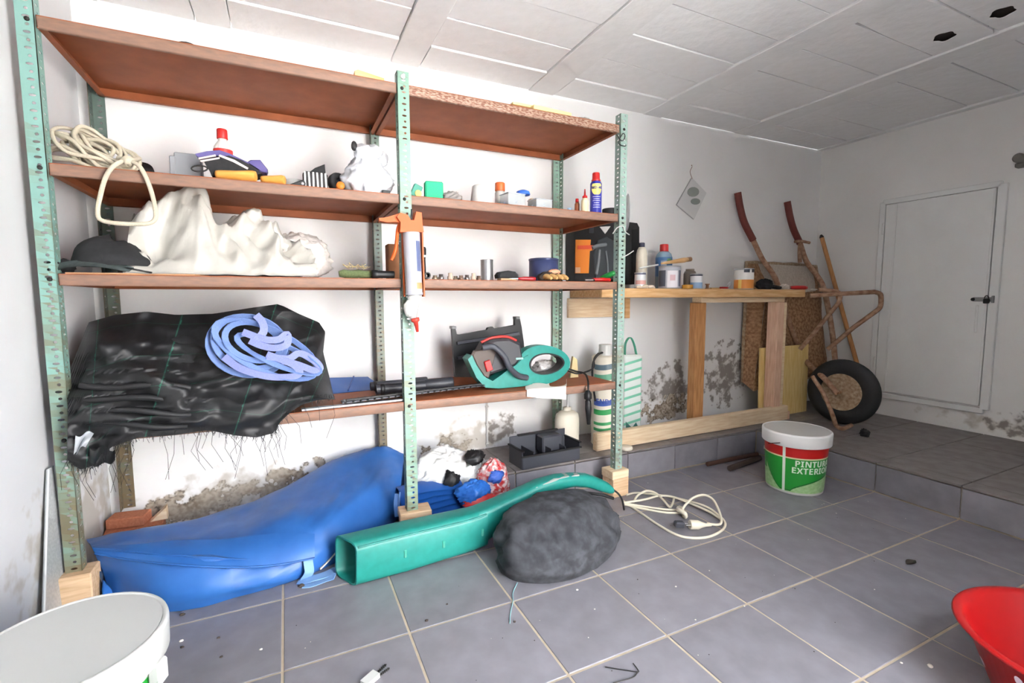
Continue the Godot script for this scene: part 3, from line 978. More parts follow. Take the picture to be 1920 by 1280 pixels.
func tarp_bundle():
	var t = thing("tarpaulin", "long folded bright blue tarpaulin lying on the floor beneath the shelves", "tarpaulin", Vector3(-0.1, 0, -2.4))
	var lift = Vector3(0, 0.002, -0.004)
	var secs = [
		[Vector3(-0.655, 0, -2.25), Vector3(-0.67, 0.07, -2.27), az(176, 1034, -2.27), az(176, 1034, -2.27) + lift, az(171, 1022, -2.34), az(166, 1012, -2.45), Vector3(-0.69, 0.002, -2.56)],
		[Vector3(-0.43, 0, -2.068), Vector3(-0.44, 0.08, -2.05), az(330, 1044, -2.11), az(330, 1044, -2.11) + lift, az(330, 1008, -2.30), az(335, 980, -2.48), Vector3(-0.42, 0.002, -2.60)],
		[ay(470, 1112, 0), ay(470, 1112, 0) + Vector3(0, 0.05, 0.025), az(470, 1050, -2.085), az(470, 1046, -2.09), az(460, 985, -2.32), az(455, 948, -2.58), Vector3(-0.15, 0.002, -2.72)],
		[ay(565, 1084, 0), ay(565, 1084, 0) + Vector3(0.0, 0.045, 0.02), az(562, 1042, -2.085), az(558, 1005, -2.15), az(550, 950, -2.36), az(540, 911, -2.66), Vector3(0.08, 0.002, -2.80)],
		[ay(650, 1042, 0), ay(650, 1042, 0) + Vector3(0.0, 0.06, 0.02), az(645, 985, -2.20), az(640, 945, -2.30), az(635, 900, -2.52), az(622, 868, -2.77), Vector3(0.28, 0.002, -2.83)],
		[ay(722, 992, 0), ay(722, 992, 0) + Vector3(0, 0.08, 0.015), az(719, 930, -2.42), az(717, 895, -2.52), az(716, 862, -2.68), az(714, 838, -2.80), Vector3(0.49, 0.002, -2.832)],
		[ay(746, 974, 0), ay(746, 974, 0) + Vector3(0, 0.08, 0.0), az(750, 925, -2.50), az(753, 895, -2.60), az(756, 866, -2.72), az(757, 853, -2.80), Vector3(0.62, 0.002, -2.832)]]
	var st := mb()
	loft(st, secs, 8, 5, 0.017, 3)
	wobj("tarp_body", st, M.blue_tarp, t)
	# the loose upper layer whose hem hangs over the front
	var fl := mb()
	var hem = [[178, 1038, -2.258], [250, 1050, -2.165], [330, 1058, -2.075], [420, 1063, -2.055], [510, 1060, -2.055], [590, 1046, -2.07]]
	var upper = [[185, 1022, -2.30], [250, 1020, -2.24], [330, 1012, -2.22], [420, 1010, -2.20], [510, 1000, -2.18], [590, 1000, -2.13]]
	var a = []
	var b = []
	for k in hem.size():
		a.append(az(hem[k][0], hem[k][1], hem[k][2] + 0.004))
		b.append(az(upper[k][0], upper[k][1], upper[k][2] + 0.006))
	a = smooth_path(a, 5)
	b = smooth_path(b, 5)
	var f = func(u, v):
		var i = mini(int(u * (a.size() - 1)), a.size() - 2)
		var w = u * (a.size() - 1) - i
		return a[i].lerp(a[i + 1], w).lerp(b[i].lerp(b[i + 1], w), v) + Vector3(0, 0.006, 0.012) * sin(PI * v)
	cloth(fl, f, 40, 6, 0.002)
	wobj("flap", fl, M.blue_tarp, t)
	var hm := mb()
	var hp = []
	for p in a: hp.append(p + Vector3(0, 0.001, 0.002))
	tube(hm, hp, 0.0035, 6)
	wobj("hem", hm, M.blue_tarp, t)
	# layers showing at the open left end
	for k in 3:
		var ly := mb()
		var z0 = -2.215 - 0.035 * k
		cloth(ly, func(u, v): return Vector3(-0.665 - 0.012 * k + 0.02 * sin(v * 5.0 + k) * u, 0.002 + 0.125 * v + 0.012 * k, z0 - 0.03 * u + 0.012 * sin(v * 4.0 + k)), 6, 10, 0.002)
		wobj("fold", ly, M.blue_tarp, t)
	var sm = mat(rgb(128, 168, 214), 0.6)
	var s1 := mb()
	strap(s1, smooth_path([az(579, 1030, -2.095), az(578, 1052, -2.065), az(580, 1072, -2.05), ay(572, 1086, 0.006), ay(585, 1090, 0.003)], 5), Vector3.RIGHT, 0.036, 0.0015)
	wobj("webbing", s1, sm, t)
	s1 = mb()
	strap(s1, smooth_path([ay(560, 1088, 0.004), ay(590, 1083, 0.016), ay(615, 1075, 0.008), ay(632, 1066, 0.004)], 5), Vector3(0.3, 0, 1), 0.045, 0.0015)
	wobj("webbing", s1, sm, t)
	s1 = mb()
	strap(s1, smooth_path([ay(568, 1098, 0.003), ay(585, 1096, 0.003), ay(612, 1086, 0.006), ay(628, 1080, 0.02)], 5), Vector3(0.1, 0, 1), 0.03, 0.0015)
	wobj("webbing", s1, sm, t)
	var s2 := mb()
	strap(s2, smooth_path([ay(598, 1066, 0.012), ay(612, 1052, 0.03), ay(626, 1036, 0.05)], 5), Vector3(0.7, 0.5, 0.5), 0.035, 0.003)
	wobj("buckle_strap", s2, mat(rgb(196, 190, 176), 0.6), t)

func rounded_ring(c: Vector3, u: Vector3, v: Vector3, hu: float, hv: float, r: float, per := 4) -> Array:
	var out = []
	for q in 4:
		var su = [1, -1, -1, 1][q]
		var sv = [1, 1, -1, -1][q]
		for k in per:
			var a = PI / 2 * (q + float(k) / (per - 1))
			out.append(c + u * (su * (hu - r) + cos(a) * r) + v * (sv * (hv - r) + sin(a) * r))
	return out

func blower():
	var t = thing("leaf_blower", "long teal garden leaf vacuum with square suction tube and dusty black collecting bag", "leaf blower", Vector3(0.7, 0, -1.95))
	# square tube: [pixel x, top, bottom, front z, depth]
	var s = [[669, 1021, 1102.5, -1.918, 0.135], [760, 998, 1077, -1.925, 0.135], [837, 980, 1053, -1.935, 0.132], [885, 968, 1038, -1.94, 0.125], [915, 958, 1026, -1.945, 0.115]]
	var rings = []
	var inner = []
	for k in s.size():
		var a = az(s[k][0], s[k][1], s[k][3])
		var b = az(s[k][0], s[k][2], s[k][3])
		b.y = maxf(b.y, 0.002)
		var c = (a + b) / 2 + Vector3(0, 0, -s[k][4] / 2)
		var ring = rounded_ring(c, Vector3.FORWARD, (a - b).normalized(), s[k][4] / 2, a.distance_to(b) / 2, 0.03 if k < 3 else 0.03)
		var ir = rounded_ring(c, Vector3.FORWARD, (a - b).normalized(), s[k][4] / 2 - 0.007, a.distance_to(b) / 2 - 0.007, 0.025)
		if k == 0:    # the mouth is cut on a slant
			for q in ring.size():
				ring[q].x -= 0.07 * clampf((-1.918 - ring[q].z) / 0.135, 0, 1)
				ir[q].x -= 0.07 * clampf((-1.918 - ir[q].z) / 0.135, 0, 1)
		rings.append(PackedVector3Array(ring))
		inner.append(PackedVector3Array(ir))
	var st := mb()
	skin(st, rings, true, 1)
	skin_rev(st, inner, 2, false)
	skin_rev(st, [rings[0], inner[0]], 3, false)
	var tb = wobj("suction_tube", st, M.teal, t)
	# raised seam along the top and the little catches on the side
	var sm := mb()
	var line = []
	for e in [[672, 1026], [760, 1004], [837, 986], [885, 974], [912, 964]]: line.append(az(e[0], e[1], -1.918 - (e[0] - 669) * 0.00011))
	tube(sm, smooth_path(line, 3), 0.004, 6)
	wobj("seam", sm, M.teal, tb)
	for e in [[760, 1038], [832, 1020], [905, 998]]:
		var c = az(e[0], e[1], -1.915 - (e[0] - 669) * 0.00011)
		var cb := mb(false)
		box(cb, xf(c), Vector3(0.013, 0.034, 0.008), 0.003)
		wobj("catch", cb, M.teal_dusty, tb)
	# motor housing and handle: an arched body
	var h = [[900, 962, 1030, -1.945, 0.11], [925, 952, 1010, -1.95, 0.11], [950, 940, 978, -1.955, 0.105], [980, 926, 955, -1.96, 0.10], [1015, 908, 936, -1.965, 0.095], [1050, 896, 922, -1.968, 0.085], [1080, 892, 915, -1.97, 0.08], [1108, 893, 917, -1.97, 0.078], [1130, 900, 924, -1.97, 0.072], [1146, 908, 928, -1.97, 0.06], [1152, 915, 926, -1.97, 0.035]]
	rings = []
	for e in h:
		var a = az(e[0], e[1], e[3])
		var b = az(e[0], e[2], e[3])
		rings.append(PackedVector3Array(rounded_ring((a + b) / 2 + Vector3(0, 0, -e[4] / 2), Vector3.FORWARD, Vector3.UP, e[4] / 2, a.distance_to(b) / 2, minf(0.024, a.distance_to(b) / 2.2))))
	st = mb()
	skin(st, rings, true, 1)
	cap(st, rings[rings.size() - 1], true)
	var hb = wobj("motor_housing", st, M.teal, t)
	var cv := mb()
	rings = []
	for e in [[965, 931, -1.955, 0.062], [1000, 914, -1.955, 0.072], [1035, 900, -1.955, 0.066], [1062, 894, -1.957, 0.055]]:
		var a = az(e[0], e[1], e[2] - 0.05)
		rings.append(PackedVector3Array(rounded_ring(a + Vector3(0, 0.006, 0), Vector3.FORWARD, Vector3.UP, e[3] / 2, 0.010, 0.008)))
	skin(cv, rings, true, 1)
	cap(cv, rings[0], false)
	cap(cv, rings[3], true)
	wobj("top_cover", cv, mat(rgb(150, 158, 152), 0.6), hb)
	var lb := mb(false)
	box(lb, Transform3D(Basis(Vector3.BACK, 0.03), az(1076, 892, -1.995) + Vector3(0, 0.004, 0)), Vector3(0.05, 0.008, 0.03), 0.002)
	wobj("switch", lb, mat(rgb(176, 168, 164), 0.5), hb)
	var cd := mb()
	tube(cd, smooth_path([az(1150, 918, -1.98), az(1160, 926, -1.97), az(1167, 938, -1.95), ay(1170, 955, 0.02)], 5), 0.005, 8)
	wobj("cord", cd, M.black, t)
	# the collecting bag, slumped under the body
	var bag := mb()
	var nz = noise(77, 4.5, 3, true)
	var nf = noise(78, 2.2, 2)
	var rows = []
	var C = Vector3(1.045, 0.0, -1.77)
	for j in 31:
		var v = j / 30.0
		var row := PackedVector3Array()
		for i in 56:
			var a = TAU * i / 56
			# footprint and a shoulder that rises to the right under the housing
			var rx = 0.335 if cos(a) > 0 else 0.31
			var rz = 0.20 if sin(a) > 0 else 0.17
			var prof = pow(maxf(0.0, 1.0 - pow(v, 3.2)), 0.42)
			var k = prof * (0.86 + 0.14 * sin(minf(v * 3.2, PI / 2)))
			var d = Vector3(cos(a) * rx * k, 0, sin(a) * rz * k)
			var lean = Vector3(0.06 * v, 0, -0.085 * v * v)
			var p = C + d + lean
			p.y = 0.255 * v
			var w = nz.get_noise_3d(p.x * 1.1 + p.y * 1.2, p.y * 0.8, p.z * 1.4) * 0.022 + nf.get_noise_3dv(p * 1.7) * 0.042 + 0.010 * sin(a * 5.0 + v * 3.5) * v
			var e = clampf(v * 6.0, 0.3, 1.0) * clampf((1.0 - v) * 5.0, 0.0, 1.0)
			p += Vector3(cos(a), 0.35, sin(a)) * w * e
			p.y = maxf(p.y, 0.001)
			row.append(p)
		row.reverse()
		rows.append(row)
	skin(bag, rows, true, 1)
	cap(bag, rows[30], true)
	wobj("collecting_bag", bag, mottled(rgb(42, 43, 47), rgb(74, 76, 81), 0.92, 3.0, 0.02, 81, 0.0, 1.0, Vector3(1.0, 1.0, 1.0), 1.7), t)
	var fr := mb()
	tube(fr, smooth_path([az(955, 955, -1.955), az(1000, 934, -1.95), az(1060, 922, -1.95), az(1120, 926, -1.95), az(1150, 934, -1.94)], 6), 0.008, 8)
	wobj("bag_mouth", fr, M.black, t)

func zpts(list: Array, X0: float, Y0: float, sc: float) -> Array:
	var out = []
	for e in list: out.append(ay(X0 + e[0] / sc, Y0 + e[1] / sc, e[2]))
	return out
func cords():
	var t = thing("extension_cord", "cream extension cord loosely looped on the floor beside the leaf vacuum bag", "cord", ay(1270, 965, 0))
	var w = mat(rgb(226, 218, 196), 0.45)
	var runs = [
		[[770, 452, 0.006], [900, 540, 0.006], [1060, 650, 0.006], [1220, 738, 0.006], [1350, 768, 0.006], [1500, 760, 0.006], [1615, 705, 0.006], [1645, 645, 0.006], [1600, 585, 0.018], [1480, 500, 0.03], [1300, 445, 0.02], [1150, 412, 0.012], [1000, 392, 0.008], [880, 382, 0.006], [800, 400, 0.006]],
		[[770, 470, 0.02], [950, 500, 0.012], [1130, 525, 0.008], [1270, 530, 0.012]],
		[[770, 478, 0.014], [950, 520, 0.007], [1130, 550, 0.006], [1270, 556, 0.006]],
		[[770, 468, 0.03], [950, 440, 0.03], [1080, 408, 0.03], [1200, 418, 0.02], [1350, 475, 0.016], [1500, 540, 0.016], [1610, 610, 0.012]],
		[[1270, 545, 0.02], [1300, 490, 0.05], [1370, 425, 0.08], [1460, 400, 0.09], [1540, 440, 0.075], [1595, 545, 0.045], [1612, 630, 0.02], [1580, 655, 0.014], [1490, 646, 0.02]],
		[[860, 460, 0.012], [895, 405, 0.03], [970, 365, 0.045], [1050, 385, 0.04], [1120, 450, 0.025], [1170, 505, 0.012], [1195, 470, 0.012], [1205, 425, 0.012]]]
	for r in runs:
		var st := mb()
		tube(st, smooth_path(zpts(r, 1000, 840, 4.572), 7), 0.0062, 8)
		wobj("cable", st, w, t)
	var tie := mb()
	tube(tie, smooth_path([ay(1276, 952, 0.004), ay(1272, 955, 0.03), ay(1284, 962, 0.03), ay(1284, 968, 0.004)], 4, true), 0.012, 8, true)
	wobj("cable_tie", tie, w, t)
	var pg := mb()
	var a = ay(1293, 983, 0.024)
	var b = ay(1327, 984, 0.016)
	var d = (b - a).normalized()
	var bas = Basis(d.cross(Vector3.UP).normalized(), d, d.cross(Vector3.UP).normalized().cross(d))
	lathe(pg, [Vector2(0.0001, 0), Vector2(0.021, 0), Vector2(0.021, 0), Vector2(0.0235, 0.004), Vector2(0.0225, 0.045), Vector2(0.016, 0.062), Vector2(0.009, 0.085), Vector2(0.0065, 0.115), Vector2(0.0001, 0.117)], Transform3D(bas, a), 18)
	var pl = wobj("plug", pg, w, t)
	var pn := mb()
	for k in [-1, 1]:
		tube(pn, [a + bas.x * 0.0095 * k, a + bas.x * 0.0095 * k - d * 0.022], 0.0024, 8)
	wobj("plug_pin", pn, M.steel, pl)
	var so := mb(false)
	box(so, Transform3D(bas, a - d * 0.055), Vector3(0.034, 0.05, 0.03), 0.006)
	wobj("socket", so, M.grey_plastic, t)

# a tapered drum of paint. All its parts are lathed about its own axis; the print is a computed picture on the drum
func label_image(red_band: bool) -> ImageTexture:
	var w = 512; var h = 256
	var im := Image.create(w, h, false, Image.FORMAT_RGB8)
	var nz = noise(91, 0.05, 3)
	for x in w:
		for y in h:
			var v = float(y) / h
			var u = fposmod(float(x) / w * 2.0, 1.0)        # the print repeats on the two halves
			var c = rgb(34, 150, 52)
			var swoosh = 0.98 - 0.36 * pow(clampf((u - 0.33) / 0.5, 0, 1), 0.62) if u > 0.30 else 0.98 - 0.5 * pow(clampf((0.22 - u) / 0.22, 0, 1), 1.3)
			if v > swoosh: c = rgb(150, 196, 130).lerp(rgb(176, 210, 156), clampf(0.5 + nz.get_noise_2d(x, y), 0, 1))
			elif v > swoosh - 0.03: c = rgb(24, 110, 40)
			if red_band and v < 0.225: c = rgb(198, 30, 26)
			elif v < 0.255 and v >= 0.225: c = rgb(226, 216, 170)
			if u > 0.235 and u < 0.268: c = rgb(226, 234, 222)
			im.set_pixel(x, y, c)
	return ImageTexture.create_from_image(im)
func drum(t: Node3D, rb: float, rt: float, h: float, band: float, pic: Texture2D, turn: float, label_top := 0.78):
	var body := mb()
	var sl = (rt - rb) / h
	lathe(body, [Vector2(0.0001, 0.0), Vector2(rb - 0.006, 0.0), Vector2(rb - 0.001, 0.004), Vector2(rb, 0.012), Vector2(rt, h), Vector2(rt, h), Vector2(0.0001, h)], Transform3D.IDENTITY, 48)
	obj("drum", body, M.white_plastic, t)
	var lab := mb()
	var y0 = 0.018; var y1 = h * label_top
	lathe(lab, [Vector2(rb + sl * y0 + 0.0008, y0), Vector2(rb + sl * y1 + 0.0008, y1)], Transform3D(Basis(Vector3.UP, turn), Vector3.ZERO), 64, 1.0, true)
	var lm := StandardMaterial3D.new()
	lm.albedo_texture = pic
	lm.roughness = 0.38
	obj("printed_wrap", lab, lm, t)
	var lid := mb()
	var ro = rt + 0.012
	lathe(lid, [Vector2(rt + 0.001, h - band), Vector2(ro - 0.003, h - band), Vector2(ro, h - band + 0.004), Vector2(ro + 0.002, h - 0.008), Vector2(ro + 0.002, h - 0.008), Vector2(ro, h), Vector2(ro - 0.006, h + 0.003), Vector2(ro - 0.011, h), Vector2(ro - 0.014, h - 0.014), Vector2(ro - 0.014, h - 0.014), Vector2(ro - 0.03, h - 0.013), Vector2(ro * 0.6, h - 0.0105), Vector2(0.0001, h - 0.010)], Transform3D.IDENTITY, 56)
	return obj("lid", lid, M.white_plastic, t)
func paint_bucket():
	var c = Vector3(2.79, 0, -1.83)
	var t = thing("paint_bucket", "white paint bucket with green and red label standing at the step corner", "bucket", c)
	var rb = 0.154; var rt = 0.174; var h = 0.365
	# u of the wrap starts at +x and runs clockwise seen from above; the white stripe (u about .25 of a half) is turned to face left of the camera
	var lid = drum(t, rb, rt, h, 0.075, label_image(true), deg_to_rad(-38.0), 0.80)
	lid.material_override = mat(rgb(240, 240, 238), 0.35)
	var disc := mb()
	lathe(disc, [Vector2(rt - 0.004, h - 0.0115), Vector2(rt * 0.6, h - 0.0090), Vector2(0.0001, h - 0.0085)], Transform3D.IDENTITY, 40)
	obj("dusty_top", disc, mottled(rgb(176, 162, 138), rgb(206, 194, 172), 0.8, 3.0, 0.02, 95), lid)
	var white = mat(rgb(222, 240, 218), 0.4)
	bent_text("lettering", "PINTURA", 0.049, rb, (rt - rb) / h, 0.196, deg_to_rad(-56.4 + 38.0), white, t)
	bent_text("lettering", "EXTERIOR", 0.049, rb, (rt - rb) / h, 0.154, deg_to_rad(-56.4 + 36.0), white, t)
	var wr := mb()
	var pts = []
	for k in 13:
		var a = deg_to_rad(-56.4 - 95.0 + 70.0 * k / 12.0)
		var y = 0.235 + 0.075 * k / 12.0
		pts.append(Vector3(sin(a), 0, cos(a)) * (rt + 0.018) + Vector3.UP * y)
	tube(wr, pts.slice(8), 0.0028, 6)
	obj("wire_handle", wr, M.metal_dark, t)
	var ear := mb()
	var a0 = deg_to_rad(-56.4 - 88.0)
	var p0 = Vector3(sin(a0), 0, cos(a0)) * (rb + 0.014) + Vector3.UP * 0.225
	lathe(ear, [Vector2(0.0001, 0), Vector2(0.012, 0), Vector2(0.012, 0.012), Vector2(0.0001, 0.013)], Transform3D(Basis(Quaternion(Vector3.UP, Vector3(sin(a0), 0, cos(a0)))), p0 - Vector3(sin(a0), 0, cos(a0)) * 0.008), 14)
	obj("handle_ear", ear, M.white_plastic, t)

func near_bucket():
	var c = ay(125, 1203, 0.335)
	c.y = 0
	var t = thing("paint_bucket", "large lidded white bucket in the near corner by the left wall", "bucket", c)
	var h = 0.335
	var lid = drum(t, 0.165, 0.188, h, 0.08, label_image(false), deg_to_rad(60), 0.70)
	# moulded ribs across the lid and the rim round it
	var rb := mb()
	for k in 5:
		var z = -0.05 + 0.035 * k
		tube(rb, [Vector3(-0.10, h - 0.0095, z), Vector3(0.0, h - 0.0085, z + 0.004), Vector3(0.10, h - 0.0095, z - 0.002)], 0.0022, 6)
	obj("lid_ridge", rb, M.white_plastic, lid)
	var hd := mb()
	var pts = []
	for k in 11:
		var a = lerpf(0.3, 1.6, k / 10.0)
		pts.append(Vector3(cos(a) * 0.208, 0.24 - 0.10 * sin((a - 0.3) / 1.3 * PI), sin(a) * 0.208))
	tube(hd, pts, 0.005, 8)
	obj("handle", hd, mat(rgb(206, 208, 206), 0.4), t)
	var ear := mb(false)
	box(ear, Transform3D(Basis(Vector3.UP, -0.3), Vector3(cos(0.3), 0, sin(0.3)) * 0.196 + Vector3(0, 0.235, 0)), Vector3(0.03, 0.06, 0.04), 0.006)
	obj("handle_ear", ear, M.white_plastic, t)

func basin():
	var c = Vector3(1.955, 0, -0.41)
	var t = thing("washing_basin", "red plastic basin with white polka dots on the floor", "basin", c)
	var rt = 0.285; var rb = 0.20; var h = 0.205
	var st := mb()
	lathe(st, [Vector2(0.0001, 0.0), Vector2(rb - 0.01, 0.0), Vector2(rb, 0.008), Vector2(rt - 0.012, h - 0.012), Vector2(rt + 0.008, h - 0.010), Vector2(rt + 0.014, h - 0.004), Vector2(rt + 0.010, h), Vector2(rt - 0.006, h + 0.001), Vector2(rt - 0.017, h - 0.010), Vector2(rb - 0.005, 0.012), Vector2(rb - 0.02, 0.006), Vector2(0.0001, 0.006)], Transform3D.IDENTITY, 56)
	obj("bowl", st, mat(rgb(172, 20, 22), 0.35), t)
	for k in 26:
		var a = TAU * ((k * 0.381966) - floorf(k * 0.381966))
		var y = 0.04 + 0.145 * ((k * 7) % 26) / 26.0
		var r = rb + (rt - 0.012 - rb) * (y - 0.008) / (h - 0.02) + 0.0012
		var dt := mb()
		var n = Vector3(cos(a), -0.35, sin(a)).normalized()
		var tn = Vector3(-sin(a), 0, cos(a))
		var bt = n.cross(tn)
		var ring = []
		for q in 14:
			var e = tn * cos(TAU * q / 14) * 0.011 + bt * sin(TAU * q / 14) * 0.016
			var p = Vector3(cos(a) * r, y, sin(a) * r) + e
			# press the dot onto the cone
			var rr = rb + (rt - 0.012 - rb) * (p.y - 0.008) / (h - 0.02) + 0.0015
			var l = Vector2(p.x, p.z).normalized() * rr
			ring.append(Vector3(l.x, p.y, l.y))
		ring.reverse()
		cap(dt, ring, true)
		obj("polka_dot", dt, mat(rgb(236, 214, 222), 0.4), t)

func wheelbarrow():
	var W = az(1580, 734, -2.19)
	var t = thing("wheelbarrow", "rusty upturned wheelbarrow standing on its wheel against the wall beyond the bench", "wheelbarrow", Vector3(W.x, STEP, W.z))
	# wheel, axle along x
	var tw := mb()
	var wb = Transform3D(Basis(Vector3.BACK, -PI / 2) , W)     # lathe axis y -> x
	wb.basis = Basis(Vector3.UP, deg_to_rad(8.0)) * wb.basis
	var R = 0.252
	var prof = []
	for k in 17:
		var a = TAU * k / 16.0 + PI
		prof.append(Vector2(R - 0.062 + cos(a) * 0.062, sin(a) * 0.055))
	prof.reverse()
	lathe(tw, prof, wb, 48)
	var wheel = wobj("tyre", tw, M.rubber, t)
	var hub := mb()
	lathe(hub, [Vector2(0.0001, -0.036), Vector2(0.028, -0.036), Vector2(0.034, -0.018), Vector2(0.09, -0.012), Vector2(0.12, -0.026), Vector2(0.142, -0.034), Vector2(0.148, -0.030), Vector2(0.148, 0.030), Vector2(0.142, 0.034), Vector2(0.12, 0.026), Vector2(0.09, 0.012), Vector2(0.034, 0.018), Vector2(0.028, 0.036), Vector2(0.0001, 0.036)], wb, 36)
	wobj("wheel_disc", hub, M.cement, wheel)
	var axl := mb()
	var axd = wb.basis.y.normalized()
	tube(axl, [W - axd * 0.12, W + axd * 0.12], 0.012, 10)
	wobj("axle", axl, M.rust_dark, wheel)
	# tray: a pan whose mouth is turned to the wall; its bottom faces the room
	var rim = [az(1400, 491, -2.80), az(1530, 499, -2.80), az(1556, 705, -2.74), az(1391, 715, -2.78)]
	var bot = [az(1436, 560, -2.69), az(1534, 548, -2.69), az(1548, 690, -2.63), az(1413, 733, -2.63)]
	var nz = noise(97, 3.0, 3)
	var tray := mb()
	var thick = 0.006
	for k in 4:
		var k2 = (k + 1) % 4
		var rows = []
		for j in 6:
			var row := PackedVector3Array()
			for i in 9:
				var p = rim[k2].lerp(rim[k], i / 8.0).lerp(bot[k2].lerp(bot[k], i / 8.0), j / 5.0)
				row.append(p + Vector3(0, 0, nz.get_noise_3dv(p * 2.0) * 0.012))
			rows.append(row)
		skin(tray, rows, false, 10 + k)
		var back = []
		for r in rows:
			var q = PackedVector3Array()
			for i in range(8, -1, -1): q.append(r[i] + Vector3(0, 0, -thick))
			back.append(q)
		skin(tray, back, false, 20 + k)
	var rows = []
	for j in 11:
		var row := PackedVector3Array()
		for i in 11:
			var p = bot[3].lerp(bot[2], i / 10.0).lerp(bot[0].lerp(bot[1], i / 10.0), j / 10.0)
			row.append(p + Vector3(0, 0, nz.get_noise_3dv(p * 2.0) * 0.01))
		rows.append(row)
	skin(tray, rows, false, 30)
	var tr = wobj("tray", tray, M.rust_dark, t)
	var rl := mb()
	var path = []
	for k in 4:
		for i in 8:
			var p = rim[k].lerp(rim[(k + 1) % 4], i / 8.0)
			path.append(p + Vector3(nz.get_noise_3dv(p * 9.0) * 0.012, nz.get_noise_3dv(p * 8.0 + Vector3.ONE) * 0.012, 0))
	tube(rl, path, 0.014, 8, true)
	wobj("tray_rim", rl, M.cement, tr)
	# cement crust on the slope towards the handles
	var cr := mb()
	var f = func(u, v):
		var p = rim[0].lerp(rim[1], 0.12 + u * 0.8).lerp(bot[0].lerp(bot[1], 0.12 + u * 0.8), 0.05 + v * 0.9)
		return p + Vector3(0, 0.004, 0.010 + 0.012 * nz.get_noise_3dv(p * 5.0))
	cloth(cr, f, 16, 8, 0.004)
	wobj("cement_crust", cr, mottled(rgb(176, 164, 150), rgb(206, 196, 184), 0.95, 5.0, 0.03, 98, 0.0, 1.5), tr)
	# frame tubes from the grips down to the axle
	var gl = [az(1383, 361, -2.76), az(1388, 390, -2.755), az(1396, 418, -2.75), az(1412, 450, -2.735), az(1430, 487, -2.71), az(1455, 525, -2.665), az(1478, 600, -2.645), az(1506, 670, -2.615), W - axd * 0.10 + Vector3(0, 0.1, -0.1), W - axd * 0.10]
	var gr = [az(1476, 378, -2.76), az(1481, 405, -2.755), az(1488, 430, -2.75), az(1500, 456, -2.74), az(1512, 490, -2.71), az(1534, 520, -2.60), az(1546, 546, -2.52), az(1560, 620, -2.45), az(1566, 680, -2.40), W + axd * 0.10 + Vector3(0, 0.1, -0.1), W + axd * 0.10]
	for g in [gl, gr]:
		var fb := mb()
		tube(fb, smooth_path(g.slice(2), 5), 0.021, 10)
		wobj("frame_tube", fb, M.rust, t)
		var gp := mb()
		tube(gp, smooth_path(g.slice(0, 4), 5), 0.027, 12)
		wobj("grip", gp, M.grip_red, t)
	var br := mb()
	tube(br, smooth_path([az(1490, 453, -2.72), az(1502, 452, -2.70), az(1518, 455, -2.68)], 4), 0.012, 8)
	tube(br, smooth_path([az(1500, 455, -2.73), az(1499, 475, -2.72), az(1500, 492, -2.72)], 4), 0.016, 8)
	wobj("bracket", br, M.rust, t)
	# the two legs, bent tubes standing out into the room
	var l1 := mb()
	tube(l1, smooth_path([az(1520, 554, -2.44), az(1570, 551, -2.30)], 6) + smooth_path([az(1640, 547, -2.17), az(1650, 551, -2.16), az(1652, 562, -2.16), az(1650, 576, -2.17), az(1640, 585, -2.18)], 4) + [az(1600, 614, -2.28), az(1552, 655, -2.42)], 0.0175, 8)
	wobj("leg", l1, M.rust, t)
	var l2 := mb()
	tube(l2, [az(1534, 543, -2.40), az(1568, 546, -2.32)] + smooth_path([az(1573, 549, -2.30), az(1575, 557, -2.30), az(1572, 568, -2.31)], 4) + [az(1540, 607, -2.42), az(1500, 655, -2.52)], 0.0175, 8)
	wobj("leg", l2, M.rust, t)
	var nb := mb()
	tube(nb, smooth_path([az(1523, 705, -2.32), az(1545, 740, -2.22), az(1560, 775, -2.14), ay(1568, 797, STEP + 0.018), ay(1580, 803, STEP + 0.016), ay(1596, 797, STEP + 0.016)], 5), 0.0155, 8)
	wobj("nose_bar", nb, M.rust, t)
	# things leaning about it
	var pole = thing("wooden_pole", "slim wooden tool handle leaning in the corner behind the wheelbarrow", "handle", Vector3(4.40, STEP, -2.30))
	var ps := mb()
	var top = az(1541, 446, -2.72)
	var low = az(1605, 675, -2.40)
	var foot = low + (low - top) * ((low.y - STEP - 0.002) / (top.y - low.y))
	tube(ps, [foot, low, top], 0.017, 12)
	wobj("shaft", ps, M.pine_up, pole)
	var tp := mb()
	tube(tp, [top, top + (top - low).normalized() * 0.012, top + (top - low).normalized() * 0.03], [0.018, 0.017, 0.008], 12)
	wobj("dark_tip", tp, M.metal_dark, pole)
	var board = thing("plank", "wide pale yellow board leaning behind the front leg of the bench", "board", Vector3(3.62, STEP, -2.585))
	var bst := mb(false)
	var a = az(1422, 652, -2.574)
	var b = az(1516, 657, -2.574)
	box(bst, xf(Vector3((a.x + b.x) / 2 + 0.01, STEP + (a.y - STEP) / 2, -2.574), 0, -0.6, 0.6), Vector3(b.x - a.x - 0.03, a.y - STEP, 0.016), 0.002)
	wobj("board", bst, M.plank, board)

func crumpled(called: String, label: String, category: String, c: Vector3, s: Vector3, seed_: int, m, floor_y: float, amp := 0.35, freq := 1.4, group := ""):
	var t = thing(called, label, category, Vector3(c.x, floor_y, c.z), 0, group)
	var st := mb()
	crumple(st, c - t.position, s, seed_, 0.0, 46, 0.14)
	obj("film", st, m, t)
	return t
func patch(t: Node3D, called: String, c: Vector3, s: Vector3, seed_: int, m):
	var st := mb()
	crumple(st, c - t.position, s, seed_, 0.0, 13, 0.25, 28, 18)
	obj(called, st, m, t)

